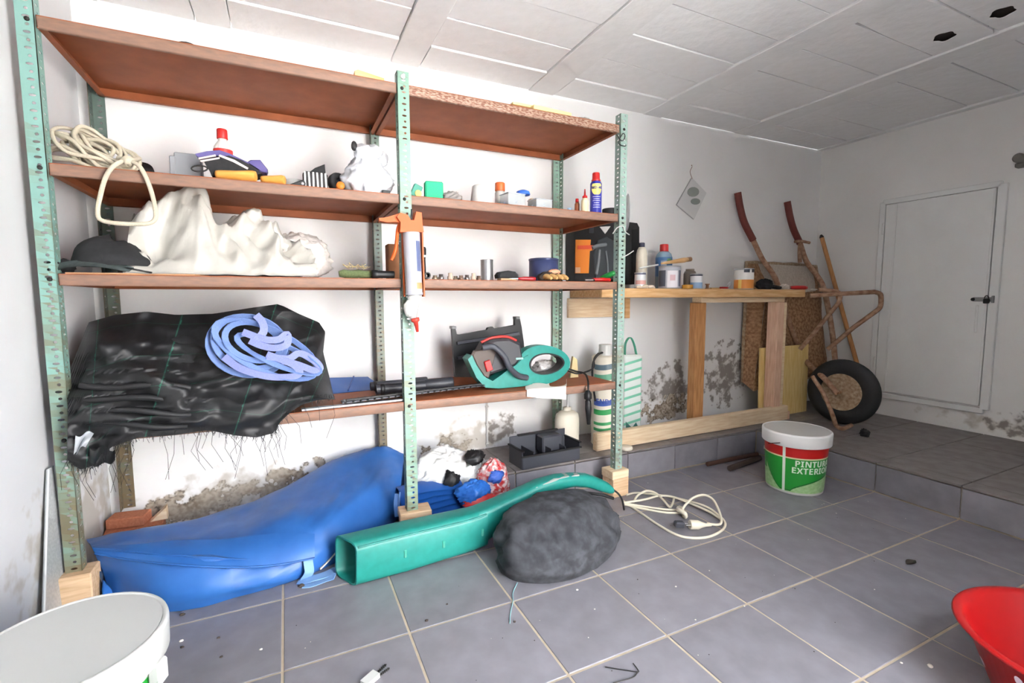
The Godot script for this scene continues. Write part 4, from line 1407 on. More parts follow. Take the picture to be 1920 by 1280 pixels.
func bags_below():
	var white_film = mottled(rgb(214, 214, 210), rgb(238, 238, 236), 0.4, 6.0, 0.03, 111, 0.0, 2.0)
	var t = crumpled("plastic_bag", "crumpled white plastic bag with black print beside the middle shelf post", "bag", az(835, 882, -2.56), Vector3(0.20, 0.13, 0.12), 5, white_film, 0.0, 0.4, 1.5)
	patch(t, "black_print", az(846, 900, -2.44), Vector3(0.045, 0.05, 0.03), 9, M.black)
	t = crumpled("plastic_bag", "black-topped white carrier bag slumped by the end of the raised step", "bag", az(890, 895, -2.52), Vector3(0.13, 0.12, 0.11), 6, white_film, 0.0, 0.4, 1.5)
	patch(t, "black_print", az(888, 858, -2.47), Vector3(0.055, 0.035, 0.04), 10, M.black)
	t = crumpled("plastic_bag", "red, white and blue printed carrier bag behind the teal tube", "bag", az(925, 905, -2.38), Vector3(0.10, 0.13, 0.08), 7, mottled(rgb(206, 40, 40), rgb(236, 232, 230), 0.4, 5.0, 0.02, 112, 0.0, 1.5, Vector3.ONE, 3.5), 0.0, 0.35, 1.5)
	patch(t, "blue_print", az(931, 893, -2.31), Vector3(0.04, 0.03, 0.02), 11, mat(rgb(60, 100, 190), 0.4))
	t = crumpled("plastic_bag", "bright blue film bag with white writing side below the black-topped bag", "bag", az(890, 925, -2.34), Vector3(0.10, 0.075, 0.07), 8, mottled(rgb(30, 96, 190), rgb(60, 130, 214), 0.4, 5.0, 0.02, 113, 0.0, 1.5), 0.0, 0.35, 1.5)
	patch(t, "red_print", az(900, 938, -2.29), Vector3(0.08, 0.03, 0.03), 12, mat(rgb(214, 60, 60), 0.4))
	t.set_meta("label", "bright blue and red film bag lying below the black-topped bag")
	# folded blue mats behind the middle post
	t = thing("folded_mat", "folded dark blue mat pleated on the floor behind the middle wooden block", "mat", Vector3(0.68, 0, -2.42))
	for k in 6:
		var st := mb()
		var y0 = 0.012 + 0.026 * k
		var rows = []
		cloth(st, func(u, v): return Vector3(0.50 + 0.34 * u, y0 + 0.02 * sin(PI * v) + 0.006 * sin(u * 7.0 + k), -2.50 + 0.16 * v - 0.01 * k), 10, 8, 0.003)
		wobj("fold", st, mat(rgb(30, 88, 168), 0.5), t)
	var sp := mb()
	strap(sp, smooth_path([az(744, 925, -2.36), az(742, 945, -2.35), az(744, 968, -2.34)], 5), Vector3.RIGHT, 0.02, 0.002)
	strap(sp, smooth_path([az(750, 922, -2.35), az(748, 945, -2.34), az(750, 966, -2.33)], 5), Vector3.RIGHT, 0.008, 0.002)
	wobj("edge_binding", sp, mat(rgb(110, 160, 230), 0.5), t)
	t = thing("spray_nozzle", "small black plastic nozzle standing at the end of the raised step", "nozzle", ay(972, 916, 0))
	var nz := mb()
	lathe(nz, [Vector2(0.0001, 0), Vector2(0.03, 0), Vector2(0.03, 0.02), Vector2(0.03, 0.02), Vector2(0.026, 0.025), Vector2(0.021, 0.10), Vector2(0.021, 0.10), Vector2(0.0001, 0.105)], xf(), 20)
	obj("nozzle_body", nz, M.black, t)
	# the see-through guard leaning in the corner
	t = thing("plastic_guard", "tall tapering clear plastic sheet leaning on the left wall beside the front post", "guard", Vector3(-0.785, 0, -2.14))
	var gs := mb(false)
	var q = [Vector3(-0.768, 0.003, -1.99), Vector3(-0.768, 0.003, -2.22), Vector3(-0.788, 0.56, -2.25), Vector3(-0.788, 0.56, -2.20)]
	flat(gs)
	quad(gs, q[0], q[1], q[2], q[3])
	var bk = []
	for p in q: bk.append(p - Vector3(0.004, 0, 0))
	quad(gs, bk[3], bk[2], bk[1], bk[0])
	for k in 4: quad(gs, q[(k + 1) % 4], q[k], bk[k], bk[(k + 1) % 4])
	wobj("sheet", gs, mottled(rgb(176, 180, 182), rgb(206, 208, 208), 0.35, 6.0, 0.04, 117, 0.2, 1.0), t)
	var hl := mb()
	for p in [[q[0], q[3]], [q[1], q[2]]]: tube(hl, [p[0] + Vector3(0.002, 0, 0), p[1] + Vector3(0.002, 0, 0)], 0.004, 6)
	wobj("edge_bead", hl, mat(rgb(214, 216, 216), 0.3), t)

func step_things():
	# jug
	var p = ay(1063, 811, STEP)
	p.z = -2.62; p = Vector3(az(1063, 800, -2.62).x, STEP, -2.62)
	var t = thing("jug", "stubby white plastic container standing on the step behind the black tray", "container", p)
	var st := mb()
	lathe(st, [Vector2(0.0001, 0), Vector2(0.078, 0), Vector2(0.085, 0.01), Vector2(0.085, 0.19), Vector2(0.078, 0.225), Vector2(0.05, 0.245), Vector2(0.03, 0.25), Vector2(0.03, 0.25), Vector2(0.03, 0.27), Vector2(0.0001, 0.272)], xf(), 28, 0.75)
	obj("jug_body", st, M.cream, t)
	var sx := mb()
	tube(sx, [Vector3(0.005, 0.27, 0), Vector3(0.005, 0.42, 0.0)], 0.008, 8)
	obj("spout_tube", sx, M.white_plastic, t)
	# black tray on the step edge
	p = ay(1020, 864, STEP); p = Vector3(1.385, STEP, -2.46)
	t = thing("plastic_tray", "black plastic tool tray standing on the edge of the raised step", "tray", p, 0.05)
	st = mb(false)
	var w = 0.40; var d = 0.16; var h = 0.155
	box(st, xf(Vector3(0, 0.006, 0)), Vector3(w, 0.01, d), 0.002)
	box(st, xf(Vector3(0, 0.038, d / 2)), Vector3(w, 0.075, 0.006), 0.002)
	box(st, xf(Vector3(0, h / 2, -d / 2)), Vector3(w, h, 0.006), 0.002)
	for s in [-1, 1]: box(st, xf(Vector3(s * w / 2, 0.055, -0.0)), Vector3(0.006, 0.11, d), 0.002)
	obj("tray_body", st, M.grey_plastic, t)
	var rim := mb(false)
	box(rim, xf(Vector3(0, 0.076, d / 2 + 0.004)), Vector3(w + 0.02, 0.010, 0.014), 0.002)
	box(rim, xf(Vector3(0, h, -d / 2)), Vector3(w * 0.72, 0.012, 0.02), 0.002)
	for s in [-1, 1]: box(rim, xf(Vector3(s * w / 2, 0.108, 0)), Vector3(0.016, 0.010, d + 0.02), 0.002)
	obj("rim", rim, M.black, t)
	for x in [-0.12, 0.0, 0.1]:
		obj("divider", boxed(xf(Vector3(x, 0.05, 0)), Vector3(0.006, 0.085, d - 0.01), 0.002), M.grey_plastic, t)
	obj("inner_box", boxed(xf(Vector3(0.05, 0.10, -0.03)), Vector3(0.14, 0.10, 0.08), 0.008), M.grey_plastic, t)
	# drum of sheet material and the striped packet beside it
	p = Vector3(az(1133, 800, -2.60).x, STEP, -2.60)
	t = thing("sealant_tin", "tall white tin printed with green bands standing behind the right shelf post", "tin", p)
	st = mb()
	var r = 0.088; h = 0.60
	lathe(st, [Vector2(0.0001, 0.0), Vector2(r, 0.0), Vector2(r + 0.002, 0.004), Vector2(r, 0.01), Vector2(r, h - 0.02), Vector2(r + 0.002, h - 0.014), Vector2(r, h - 0.008), Vector2(r - 0.01, h), Vector2(0.0001, h)], xf(), 32)
	var body = obj("tin_body", st, M.cream, t)
	for e in [[0.52, 0.035, rgb(90, 110, 120)], [0.45, 0.04, rgb(96, 160, 130)], [0.28, 0.035, rgb(70, 96, 170)], [0.22, 0.035, rgb(60, 160, 90)], [0.15, 0.02, rgb(70, 160, 100)], [0.11, 0.02, rgb(70, 160, 100)], [0.07, 0.02, rgb(80, 140, 100)]]:
		var bd := mb()
		var rows = []
		for j in 2:
			var row := PackedVector3Array()
			for k in 15:
				var a = -0.45 - 1.1 + 2.2 * k / 14.0
				row.append(Vector3(sin(a) * (r + 0.0008), e[0] + e[1] * j + 0.012 * sin(a * 1.5), cos(a) * (r + 0.0008)))
			rows.append(row)
		skin(bd, rows, false, 1)
		obj("printed_band", bd, mat(e[2], 0.4), t)
	bent_text("lettering", "ENDO", 0.045, r, 0.0, 0.30, -0.62, mat(rgb(60, 80, 160), 0.4), t)
	var hd := mb()
	tube(hd, smooth_path([Vector3(-0.09, 0.30, 0.02), Vector3(-0.115, 0.45, 0.02), Vector3(-0.11, 0.56, 0.02), Vector3(-0.06, 0.615, 0.02), Vector3(0.02, 0.618, 0.02)], 5), 0.007, 8)
	obj("carry_cord", hd, M.black, t)
	var lid := mb()
	lathe(lid, [Vector2(0.0001, h), Vector2(0.045, h), Vector2(0.045, h), Vector2(0.043, h + 0.07), Vector2(0.043, h + 0.07), Vector2(0.0001, h + 0.072)], xf(), 20)
	obj("cap", lid, M.white_plastic, t)
	var ft
	t = thing("plastic_dish", "round cream plastic lid lying flat on the step behind the right post", "dish", Vector3(on(1178, -2.41, 0).x, STEP, -2.41))
	ft = mb()
	lathe(ft, [Vector2(0.0001, 0.0), Vector2(0.036, 0.0), Vector2(0.040, 0.008), Vector2(0.038, 0.022), Vector2(0.03, 0.026), Vector2(0.0001, 0.024)], xf(), 28)
	obj("dish_body", ft, M.cream, t)
	p = Vector3(az(1181, 800, -2.70).x, STEP, -2.70)
	t = thing("paper_sack", "flat white packet with slanting green stripes and a green carrying loop", "packet", p, -0.25)
	st = mb(false)
	box(st, xf(Vector3(0, 0.29, 0)), Vector3(0.145, 0.575, 0.07), 0.012)
	obj("packet_body", st, mat(rgb(232, 240, 234), 0.4), t)
	for k in 8:
		var y = 0.08 + 0.062 * k
		var sb := mb(false)
		prism(sb, [Vector2(-0.066, y - 0.012), Vector2(0.066, y + 0.022), Vector2(0.066, y + 0.040), Vector2(-0.066, y + 0.006)], 0.0016, xf(Vector3(0, 0, 0.0355)))
		obj("green_stripe", sb, mat(rgb(128, 206, 176), 0.4), t)
	var gs := mb(false)
	prism(gs, [Vector2(-0.045, 0.02), Vector2(0.06, 0.03), Vector2(0.03, 0.09), Vector2(0.0, 0.05), Vector2(-0.05, 0.10)], 0.0018, xf(Vector3(0, 0, 0.0356)))
	obj("dark_print", gs, mat(rgb(70, 130, 120), 0.4), t)
	var lp := mb()
	strap(lp, smooth_path([Vector3(-0.05, 0.57, 0), Vector3(-0.045, 0.66, 0.0), Vector3(-0.01, 0.70, 0), Vector3(0.02, 0.65, 0), Vector3(0.04, 0.57, 0)], 6), Vector3.BACK, 0.03, 0.002)
	obj("carrying_loop", lp, mat(rgb(40, 176, 136), 0.4), t)
	# sticks and grit in the corner of the step
	for e in [[[1326, 870], [1420, 851], 0.016, "dark wooden stick lying along the foot of the step, the nearer to the wall", mat(rgb(84, 58, 46), 0.8)], [[1368, 878], [1424, 858], 0.02, "short dark stick lying in the corner of the step beside the paint bucket", mat(rgb(70, 56, 50), 0.8)]]:
		var a = ay(e[0][0], e[0][1], e[2])
		var b = ay(e[1][0], e[1][1], e[2])
		if a.z < -2.345: a.z = -2.345
		if b.z < -2.345: b.z = -2.345
		t = thing("stick", e[3], "stick", Vector3((a.x + b.x) / 2, 0, (a.z + b.z) / 2))
		st = mb()
		tube(st, [a, a.lerp(b, 0.5) + Vector3(0, 0.002, 0), b], e[2] * 0.95, 10)
		wobj("shaft", st, e[4], t)
	p = ay(1621, 818, STEP)
	t = thing("pine_cone", "small dark pine cone on the raised step below the wheelbarrow wheel", "pine cone", p)
	st = mb()
	lump(st, Vector3(0, 0.024, 0), Vector3(0.024, 0.026, 0.024), 4, 0.5, 3.5, 0.0, 24, 16)
	obj("cone", st, M.black_soft, t)

const S1 := 2.1128
const S2 := 1.6318
const S3 := 1.2538
const S4 := 0.6798
const BT := 1.2262              # bench top
func on(px, z, y) -> Vector3:   # the spot on a shelf at height y under a pixel column
	var d = ray(px, 640.0)
	var k = z / d.z
	return Vector3(d.x * k, y, z)
func lathed(called, label, category, at: Vector3, parts: Array, group := "") -> Node3D:
	var t = thing(called, label, category, at, 0, group)
	for p in parts:
		var st := mb()
		lathe(st, p[1], p[3] if p.size() > 3 else Transform3D.IDENTITY, 28)
		obj(p[0], st, p[2], t)
	return t
func turned(a: Vector3, b: Vector3) -> Transform3D:    # y axis from a towards b
	var d = (b - a).normalized()
	var x = d.cross(Vector3.UP if absf(d.y) < 0.95 else Vector3.RIGHT).normalized()
	return Transform3D(Basis(x, d, x.cross(d)), a)
func poly_at(list: Array, z: float) -> Array:          # pixel outline to metres in the plane z
	var out = []
	for e in list:
		var p = az(e[0], e[1], z)
		out.append(Vector2(p.x, p.y))
	return out

func build_shelf_things():
	top_shelf()
	second_shelf()
	third_shelf()
	fourth_shelf()

func top_shelf():
	var t = thing("wood_offcut", "thin pale wood offcut on the top shelf left of the middle post", "offcut", Vector3(0.36, S1, -2.26))
	var st := mb(false)
	prism(st, [Vector2(-0.05, 0), Vector2(0.075, 0), Vector2(0.075, 0.014), Vector2(-0.035, 0.030), Vector2(-0.05, 0.022)], 0.09, xf(), 0.002)
	obj("offcut_body", st, M.pine, t)
	var k = 0
	for e in [[945, 1005, 0.0, 0.016, "pale yellow slat lying lowest in the pile on the top right shelf"], [950, 1018, 0.016, 0.012, "pale yellow slat lying skewed across the middle of the top shelf pile"], [978, 1048, 0.0, 0.020, "pale yellow slat reaching furthest right on the top shelf"]]:
		var a = on(e[0], -2.28 + 0.025 * (k % 2), S1); var b = on(e[1], -2.28 + 0.025 * (k % 2), S1)
		if k == 2: a.z = -2.23; b.z = -2.23
		t = thing("slat", e[4], "slat", Vector3((a.x + b.x) / 2 + 0.03, S1 + e[2] + (0.0005 if k == 1 else 0.0), a.z), 0.06 * (k - 1), "slats on the top shelf")
		st = mb(false)
		box(st, xf(Vector3(0, e[3] / 2, 0)), Vector3(b.x - a.x, e[3], 0.045), 0.002)
		obj("slat_body", st, M.yellow_paper, t)
		k += 1
	t = thing("cloth_rag", "small grey rag lying at the right end of the top shelf", "rag", on(1088, -2.30, S1))
	st = mb()
	lump(st, Vector3(0, 0.015, 0), Vector3(0.06, 0.022, 0.04), 3, 0.4, 2.0, 0.0, 28, 18)
	obj("rag_body", st, mat(rgb(150, 146, 140), 0.8), t)
	t = thing("plastic_strip", "black curved plastic strip lying on the left of the top shelf", "strip", on(385, -2.35, S1))
	st = mb(false)
	var pts = []
	for q in 13: pts.append(Vector3(-0.09 + 0.18 * q / 12.0, 0.003 + 0.052 * sin(PI * q / 12.0), 0))
	strap(st, pts, Vector3.BACK, 0.05, 0.002)
	obj("strip_body", st, M.black, t)

func second_shelf():
	var cream = mottled(rgb(188, 177, 154), rgb(210, 201, 180), 0.8, 12.0, 0.05, 201, 0.0, 1.5)
	# --- rope
	var t = thing("rope", "tangled cream rope on the second shelf with one loop hanging over its edge", "rope", Vector3(-0.6, S2, -2.3))
	var rr := RandomNumberGenerator.new()
	rr.seed = 19
	for k in 17:
		var c = Vector3(-0.625 + rr.randf_range(-0.03, 0.05), S2 + 0.055 + rr.randf_range(-0.025, 0.045), -2.32 + rr.randf_range(-0.05, 0.05))
		var a0 = rr.randf() * TAU
		var bas = Basis(Vector3(0.1, 0.15, 1).normalized(), rr.randf_range(-0.75, -0.15)) * Basis(Vector3.RIGHT, rr.randf_range(0.25, 0.9))
		var rx = rr.randf_range(0.07, 0.125); var rz = rr.randf_range(0.035, 0.065)
		var pts = []
		for q in 12:
			var a = a0 + TAU * q / 12.0
			var p = c + bas * Vector3(cos(a) * rx, 0.012 * sin(a * 3.0 + k), sin(a) * rz)
			p.y = maxf(p.y, S2 + 0.007)
			pts.append(p)
		var st := mb()
		tube(st, smooth_path(pts, 3, true), 0.0068, 8, true)
		wobj("coil", st, cream, t)
	var hl := mb()
	var loop = [az(222, 296, -2.24), az(232, 300, -2.205), az(212, 312, -2.185), az(197, 335, -2.182), az(187, 372, -2.182), az(183, 398, -2.182), az(189, 412, -2.182), az(215, 418, -2.182), az(262, 420, -2.182), az(284, 417, -2.182), az(292, 405, -2.182), az(288, 375, -2.182), az(277, 340, -2.183), az(262, 312, -2.186), az(247, 302, -2.205), az(262, 297, -2.25)]
	tube(hl, smooth_path(loop, 5), 0.0075, 10)
	wobj("hanging_loop", hl, cream, t)
	var kn := mb()
	lump(kn, az(240, 301, -2.205), Vector3(0.02, 0.016, 0.016), 7, 0.2, 2.0, -9.0, 20, 14)
	wobj("knot", kn, cream, t)
	# --- small black lid behind the rope
	t = lathed("plastic_disc", "small black disc standing tilted just right of the rope tangle", "disc", Vector3(-0.49, S2 + 0.03, -2.40), [["disc_shell", [Vector2(0.0001, 0.0), Vector2(0.036, 0.0), Vector2(0.038, 0.004), Vector2(0.038, 0.018), Vector2(0.0001, 0.02)], M.black, xf(Vector3(0.0, 0.004, 0), 0, 65)]])
	# --- grey box
	t = thing("plastic_box", "small flat grey plastic box at the back of the second shelf", "box", Vector3(-0.345, S2, -2.42))
	var st := mb(false)
	box(st, xf(Vector3(0.008, 0.065, 0)), Vector3(0.095, 0.128, 0.05), 0.004)
	box(st, xf(Vector3(-0.044, 0.055, 0.01)), Vector3(0.02, 0.11, 0.05), 0.003)
	obj("box_body", st, mat(rgb(150, 152, 156), 0.5), t)
	# --- pouch
	t = thing("tool_pouch", "dark folded tool pouch with purple flaps and pale edging on the second shelf", "pouch", Vector3(-0.17, S2, -2.30))
	st = mb()
	var body = poly_at([[398, 331], [392, 318], [384, 306], [402, 298], [430, 294], [455, 303], [478, 316], [492, 327], [470, 332]], -2.28)
	prism(st, body, 0.10, Transform3D(Basis(), Vector3(0, 0, -2.31)), 0.012)
	wobj("pouch_body", st, M.black_soft, t)
	for e in [[[366, 289], [388, 284], [412, 282], [430, 288], [462, 303], [486, 318], [488, 322], [455, 308], [428, 294], [404, 292], [372, 295]], [[470, 300], [488, 300], [502, 318], [500, 324], [478, 320], [462, 305]]]:
		var f := mb(false)
		prism(f, poly_at(e, -2.27), 0.07, Transform3D(Basis(), Vector3(0, 0, -2.30)), 0.003)
		wobj("flap", f, mat(rgb(92, 84, 138), 0.75), t)
	for e in [[[372, 296], [404, 290], [405, 293], [373, 299]], [[375, 301], [412, 295], [412, 298], [378, 304]], [[412, 290], [440, 300], [466, 315], [464, 318], [437, 304], [410, 293]]]:
		var f := mb(false)
		prism(f, poly_at(e, -2.262), 0.008, Transform3D(Basis(), Vector3(0, 0, -2.262)), 0.0)
		wobj("edging", f, mat(rgb(214, 196, 190), 0.7), t)
	var rg := mb()
	var rp = []
	for q in 14: rp.append(az(374 + cos(TAU * q / 14) * 15, 316 + sin(TAU * q / 14) * 5.5, -2.24))
	tube(rg, rp, 0.003, 6, true)
	wobj("wire_ring", rg, M.metal_dark, t)
	# --- bottle
	var milk = mat(rgb(226, 222, 216), 0.35)
	var b = on(438, -2.42, S2)
	t = lathed("bottle", "little white bottle with red cap and red band standing behind the tool pouch", "bottle", b, [
		["bottle_body", [Vector2(0.0001, 0), Vector2(0.034, 0), Vector2(0.036, 0.004), Vector2(0.036, 0.16), Vector2(0.033, 0.175), Vector2(0.022, 0.193), Vector2(0.017, 0.20), Vector2(0.017, 0.208), Vector2(0.0001, 0.209)], milk],
		["red_band", [Vector2(0.0366, 0.142), Vector2(0.0366, 0.162)], mat(rgb(216, 60, 56), 0.4)],
		["red_band", [Vector2(0.0366, 0.10), Vector2(0.0366, 0.13)], mat(rgb(216, 90, 84), 0.4)],
		["cap", [Vector2(0.0001, 0.208), Vector2(0.020, 0.208), Vector2(0.021, 0.210), Vector2(0.020, 0.245), Vector2(0.018, 0.248), Vector2(0.0001, 0.248)], mat(rgb(204, 44, 40), 0.4)]])
	# --- hammer handles
	var hi = 0
	for e in [[on(424, -2.265, S2), on(496, -2.222, S2), 0.022, "round honey-coloured wooden tool handle sticking out from under the pouch"], [on(506, -2.262, S2), on(548, -2.225, S2), 0.019, "shorter wooden tool handle lying to the right of the one under the pouch"]]:
		var a = e[0]; var c = e[1]
		a.y = S2 + e[2] + 0.001; c.y = S2 + e[2] + 0.001
		t = thing("wooden_mallet", e[3], "tool", Vector3(c.x, S2, c.z), 0, "wooden handles on the second shelf")
		var hs := mb()
		lathe(hs, [Vector2(0.0001, 0), Vector2(e[2] * 0.8, 0), Vector2(e[2] * 0.86, 0.01), Vector2(e[2] * 0.9, a.distance_to(c) * 0.5), Vector2(e[2], a.distance_to(c) - 0.012), Vector2(e[2] * 0.86, a.distance_to(c) - 0.002), Vector2(e[2] * 0.86, a.distance_to(c) - 0.002), Vector2(e[2] * 0.5, a.distance_to(c)), Vector2(0.0001, a.distance_to(c))], turned(a, c), 20)
		wobj("shaft", hs, M.wood_handle, t)
		hi += 1
	# --- black clip, striped brush, castor, orange stopper
	t = thing("clamp", "small black spring clamp between the wooden handle and striped cloth", "clamp", on(571, -2.26, S2))
	st = mb(false)
	prism(st, [Vector2(-0.03, 0.0), Vector2(0.028, 0.0), Vector2(0.03, 0.02), Vector2(0.024, 0.034), Vector2(-0.005, 0.022), Vector2(-0.03, 0.010)], 0.03, xf(), 0.003)
	obj("jaw", st, M.black, t)
	st = mb()
	cylinder(st, xf(Vector3(0.018, 0.016, 0.014), 0, 90), 0.006, 0.005, 12)
	obj("pivot", st, M.steel, t)
	t = lathed("tape_roll", "small roll of white tape behind the black clamp", "tape", on(566, -2.36, S2), [["roll", [Vector2(0.018, 0), Vector2(0.042, 0), Vector2(0.042, 0.05), Vector2(0.018, 0.05), Vector2(0.018, 0)], M.white_plastic]])
	t = thing("striped_cloth", "folded black and white striped cloth with a black pointed corner", "cloth", on(603, -2.28, S2))
	st = mb(false)
	box(st, xf(Vector3(0, 0.037, 0)), Vector3(0.10, 0.072, 0.06), 0.01)
	obj("cloth_body", st, mat(rgb(52, 50, 50), 0.85), t)
	for k in 6:
		var sb := mb(false)
		box(sb, xf(Vector3(-0.042 + 0.0165 * k, 0.036, 0.0302), 0, 0, 2.0 * (k % 2)), Vector3(0.007, 0.066, 0.0016), 0.0004)
		obj("white_stripe", sb, mat(rgb(226, 224, 220), 0.8), t)
	st = mb(false)
	prism(st, [Vector2(-0.025, 0.070), Vector2(0.042, 0.070), Vector2(0.040, 0.112), Vector2(0.0, 0.092)], 0.03, xf(), 0.003)
	obj("corner", st, M.black_soft, t)
	t = lathed("castor_wheel", "black rubber wheel leaning between the striped cloth and white knotted bag", "wheel", on(645, -2.34, S2) + Vector3(0, 0.050, 0), [
		["tyre", [Vector2(0.022, -0.016), Vector2(0.045, -0.016), Vector2(0.049, -0.008), Vector2(0.049, 0.008), Vector2(0.045, 0.016), Vector2(0.022, 0.016), Vector2(0.022, -0.016)], M.rubber, xf(Vector3.ZERO, 28, 78)],
		["wheel_hub", [Vector2(0.0001, -0.012), Vector2(0.022, -0.012), Vector2(0.022, 0.012), Vector2(0.0001, 0.014)], M.grey_plastic, xf(Vector3.ZERO, 28, 78)]])
	t = lathed("stopper", "small round orange stopper at the shelf edge before the black wheel", "stopper", on(648, -2.235, S2) + Vector3(0, 0.0175, 0), [["stopper_body", [Vector2(0.0001, -0.02), Vector2(0.016, -0.02), Vector2(0.0172, -0.016), Vector2(0.0172, 0.014), Vector2(0.014, 0.019), Vector2(0.0001, 0.0205)], M.orange, xf(Vector3.ZERO, 0, 90)]])
	# --- knotted bag
	var c = on(698, -2.30, S2)
	t = thing("plastic_bag", "knotted white plastic bag standing on the second shelf beside the middle post", "bag", c)
	var film = mottled(rgb(196, 199, 206), rgb(216, 217, 220), 0.35, 6.0, 0.03, 203, 0.0, 2.0)
	st = mb()
	var nz = noise(31, 3.2, 3, true)
	var rows = []
	for j in 27:
		var v = j / 26.0
		var row := PackedVector3Array()
		for i in 44:
			var a = TAU * i / 44.0
			var r = (0.105 * pow(sin(minf(v * 2.1 + 0.55, PI / 2)), 0.6) if v < 0.35 else lerpf(0.105, 0.034, pow((v - 0.35) / 0.65, 1.1)))
			if v < 0.02: r = 0.085
			r *= 1.0 + nz.get_noise_3d(cos(a) * 0.9, v * 0.7, sin(a) * 0.9) * 0.28 + 0.05 * sin(a * 9.0 + v * 3.0) * v
			row.append(Vector3(cos(a) * r, v * 0.185, sin(a) * r * 0.8))
		row.reverse()
		rows.append(row)
	skin(st, rows, true, 1)
	obj("bag_body", st, film, t)
	for e in [[-0.5, 0.5], [0.35, 0.3], [0.9, -0.5]]:
		var ea := mb()
		crumple(ea, Vector3(e[0] * 0.05 + 0.01, 0.195 - 0.02 * absf(e[0]), e[1] * 0.035), Vector3(0.042, 0.04, 0.028), int(e[0] * 10) + 30, -9.0, 18, 0.1, 30, 20)
		obj("tied_handle", ea, film, t)
	st = mb()
	lump(st, Vector3(-0.058, 0.205, 0.03), Vector3(0.012, 0.020, 0.01), 5, 0.2, 2.0, -9, 16, 12)
	obj("black_tag", st, M.black, t)
	t = thing("clip", "tiny black clip at the shelf edge just left of the middle post", "clip", on(731, -2.24, S2))
	obj("clip_body", boxed(xf(Vector3(0, 0.009, 0)), Vector3(0.035, 0.018, 0.02), 0.003), M.black, t)
	# --- right bay
	t = thing("sponge", "bright green sponge block on the second shelf right of the middle post", "sponge", on(818, -2.29, S2), -0.1)
	obj("sponge_body", boxed(xf(Vector3(0, 0.047, 0)), Vector3(0.088, 0.085, 0.045), 0.006), mottled(rgb(40, 170, 122), rgb(60, 190, 142), 0.8, 12.0, 0.06, 204, 0, 1.0), t)
	t = thing("paper_box", "small green and yellow printed box tilted against the green sponge", "box", on(786, -2.29, S2))
	st = mb(false)
	box(st, xf(Vector3(0, 0.038, 0), 0, 0, -24), Vector3(0.042, 0.06, 0.03), 0.003)
	obj("box_body", st, mat(rgb(70, 150, 130), 0.6), t)
	st = mb()
	cylinder(st, xf(Vector3(0.006, 0.026, 0.016), 0, 90), 0.016, 0.004, 16)
	obj("yellow_seal", st, mat(rgb(236, 204, 110), 0.6), t)
	t = thing("cloth_rag", "grey crumpled rag right of the green sponge on the second shelf", "rag", on(851, -2.28, S2))
	st = mb()
	lump(st, Vector3(0, 0.018, 0), Vector3(0.045, 0.028, 0.04), 13, 0.35, 1.8, 0.0, 30, 20)
	obj("rag_body", st, mat(rgb(148, 142, 138), 0.85), t)
	t = lathed("cup", "upturned pale grey cup on the second shelf beside the glass box", "cup", on(906, -2.32, S2), [["cup_shell", [Vector2(0.060, 0.0), Vector2(0.062, 0.003), Vector2(0.049, 0.098), Vector2(0.045, 0.102), Vector2(0.0001, 0.102), Vector2(0.0001, 0.099), Vector2(0.046, 0.099), Vector2(0.058, 0.0), Vector2(0.060, 0.0)], mottled(rgb(206, 204, 200), rgb(224, 223, 220), 0.6, 5.0, 0.03, 205)]])
	t = lathed("jar", "small glass jar with orange cap at the back of the second shelf", "jar", on(939, -2.42, S2), [
		["jar_body", [Vector2(0.0001, 0), Vector2(0.027, 0), Vector2(0.028, 0.004), Vector2(0.028, 0.10), Vector2(0.022, 0.11), Vector2(0.0001, 0.11)], mat(rgb(206, 204, 198), 0.25)],
		["cap", [Vector2(0.0001, 0.11), Vector2(0.026, 0.11), Vector2(0.027, 0.112), Vector2(0.027, 0.15), Vector2(0.024, 0.154), Vector2(0.0001, 0.154)], mat(rgb(232, 110, 56), 0.4)]])
	for e in [[962, -2.29, 0.10, 0.066, "clear plastic tub with grey contents on the second shelf next to the cup", rgb(150, 160, 176)], [1012, -2.30, 0.10, 0.052, "low clear plastic tub further right holding pale fittings", rgb(176, 186, 196)]]:
		var p = on(e[0], e[1], S2)
		t = thing("plastic_tub", e[4], "tub", p, 0.1)
		st = mb(false)
		var w = e[2]; var h = e[3]
		box(st, xf(Vector3(0, 0.003, 0)), Vector3(w, 0.004, 0.08), 0.001)
		for s in [-1, 1]:
			box(st, xf(Vector3(s * w / 2, h / 2, 0)), Vector3(0.003, h, 0.082), 0.001)
			box(st, xf(Vector3(0, h / 2, s * 0.041)), Vector3(w, h, 0.003), 0.001)
		obj("tub_wall", st, M.clear, t)
		var gr := mb()
		lump(gr, Vector3(0, 0.022, 0), Vector3(w * 0.44, 0.024, 0.034), 3, 0.4, 3.0, 0.006, 30, 18)
		obj("contents", gr, mat(e[5], 0.6), t)
		var rm := mb(false)
		for s in [-1, 1]:
			box(rm, xf(Vector3(s * w / 2, h, 0)), Vector3(0.008, 0.005, 0.09), 0.001)
			box(rm, xf(Vector3(0, h, s * 0.041)), Vector3(w + 0.008, 0.005, 0.008), 0.001)
		obj("rim", rm, mat(rgb(190, 196, 204), 0.4), t)
	t = lathed("plastic_disc", "wide flat blue stopper lying on the rim of the clear tub", "stopper", on(981, -2.285, S2 + 0.069), [["cap_body", [Vector2(0.0001, 0), Vector2(0.036, 0), Vector2(0.038, 0.004), Vector2(0.034, 0.018), Vector2(0.015, 0.026), Vector2(0.0001, 0.027)], mat(rgb(50, 104, 196), 0.45)]])
	t = thing("brush", "pale bristle brush lying behind the clear tubs on the second shelf", "brush", on(1010, -2.42, S2))
	st = mb(false)
	box(st, xf(Vector3(0, 0.075, 0)), Vector3(0.12, 0.024, 0.04), 0.005)
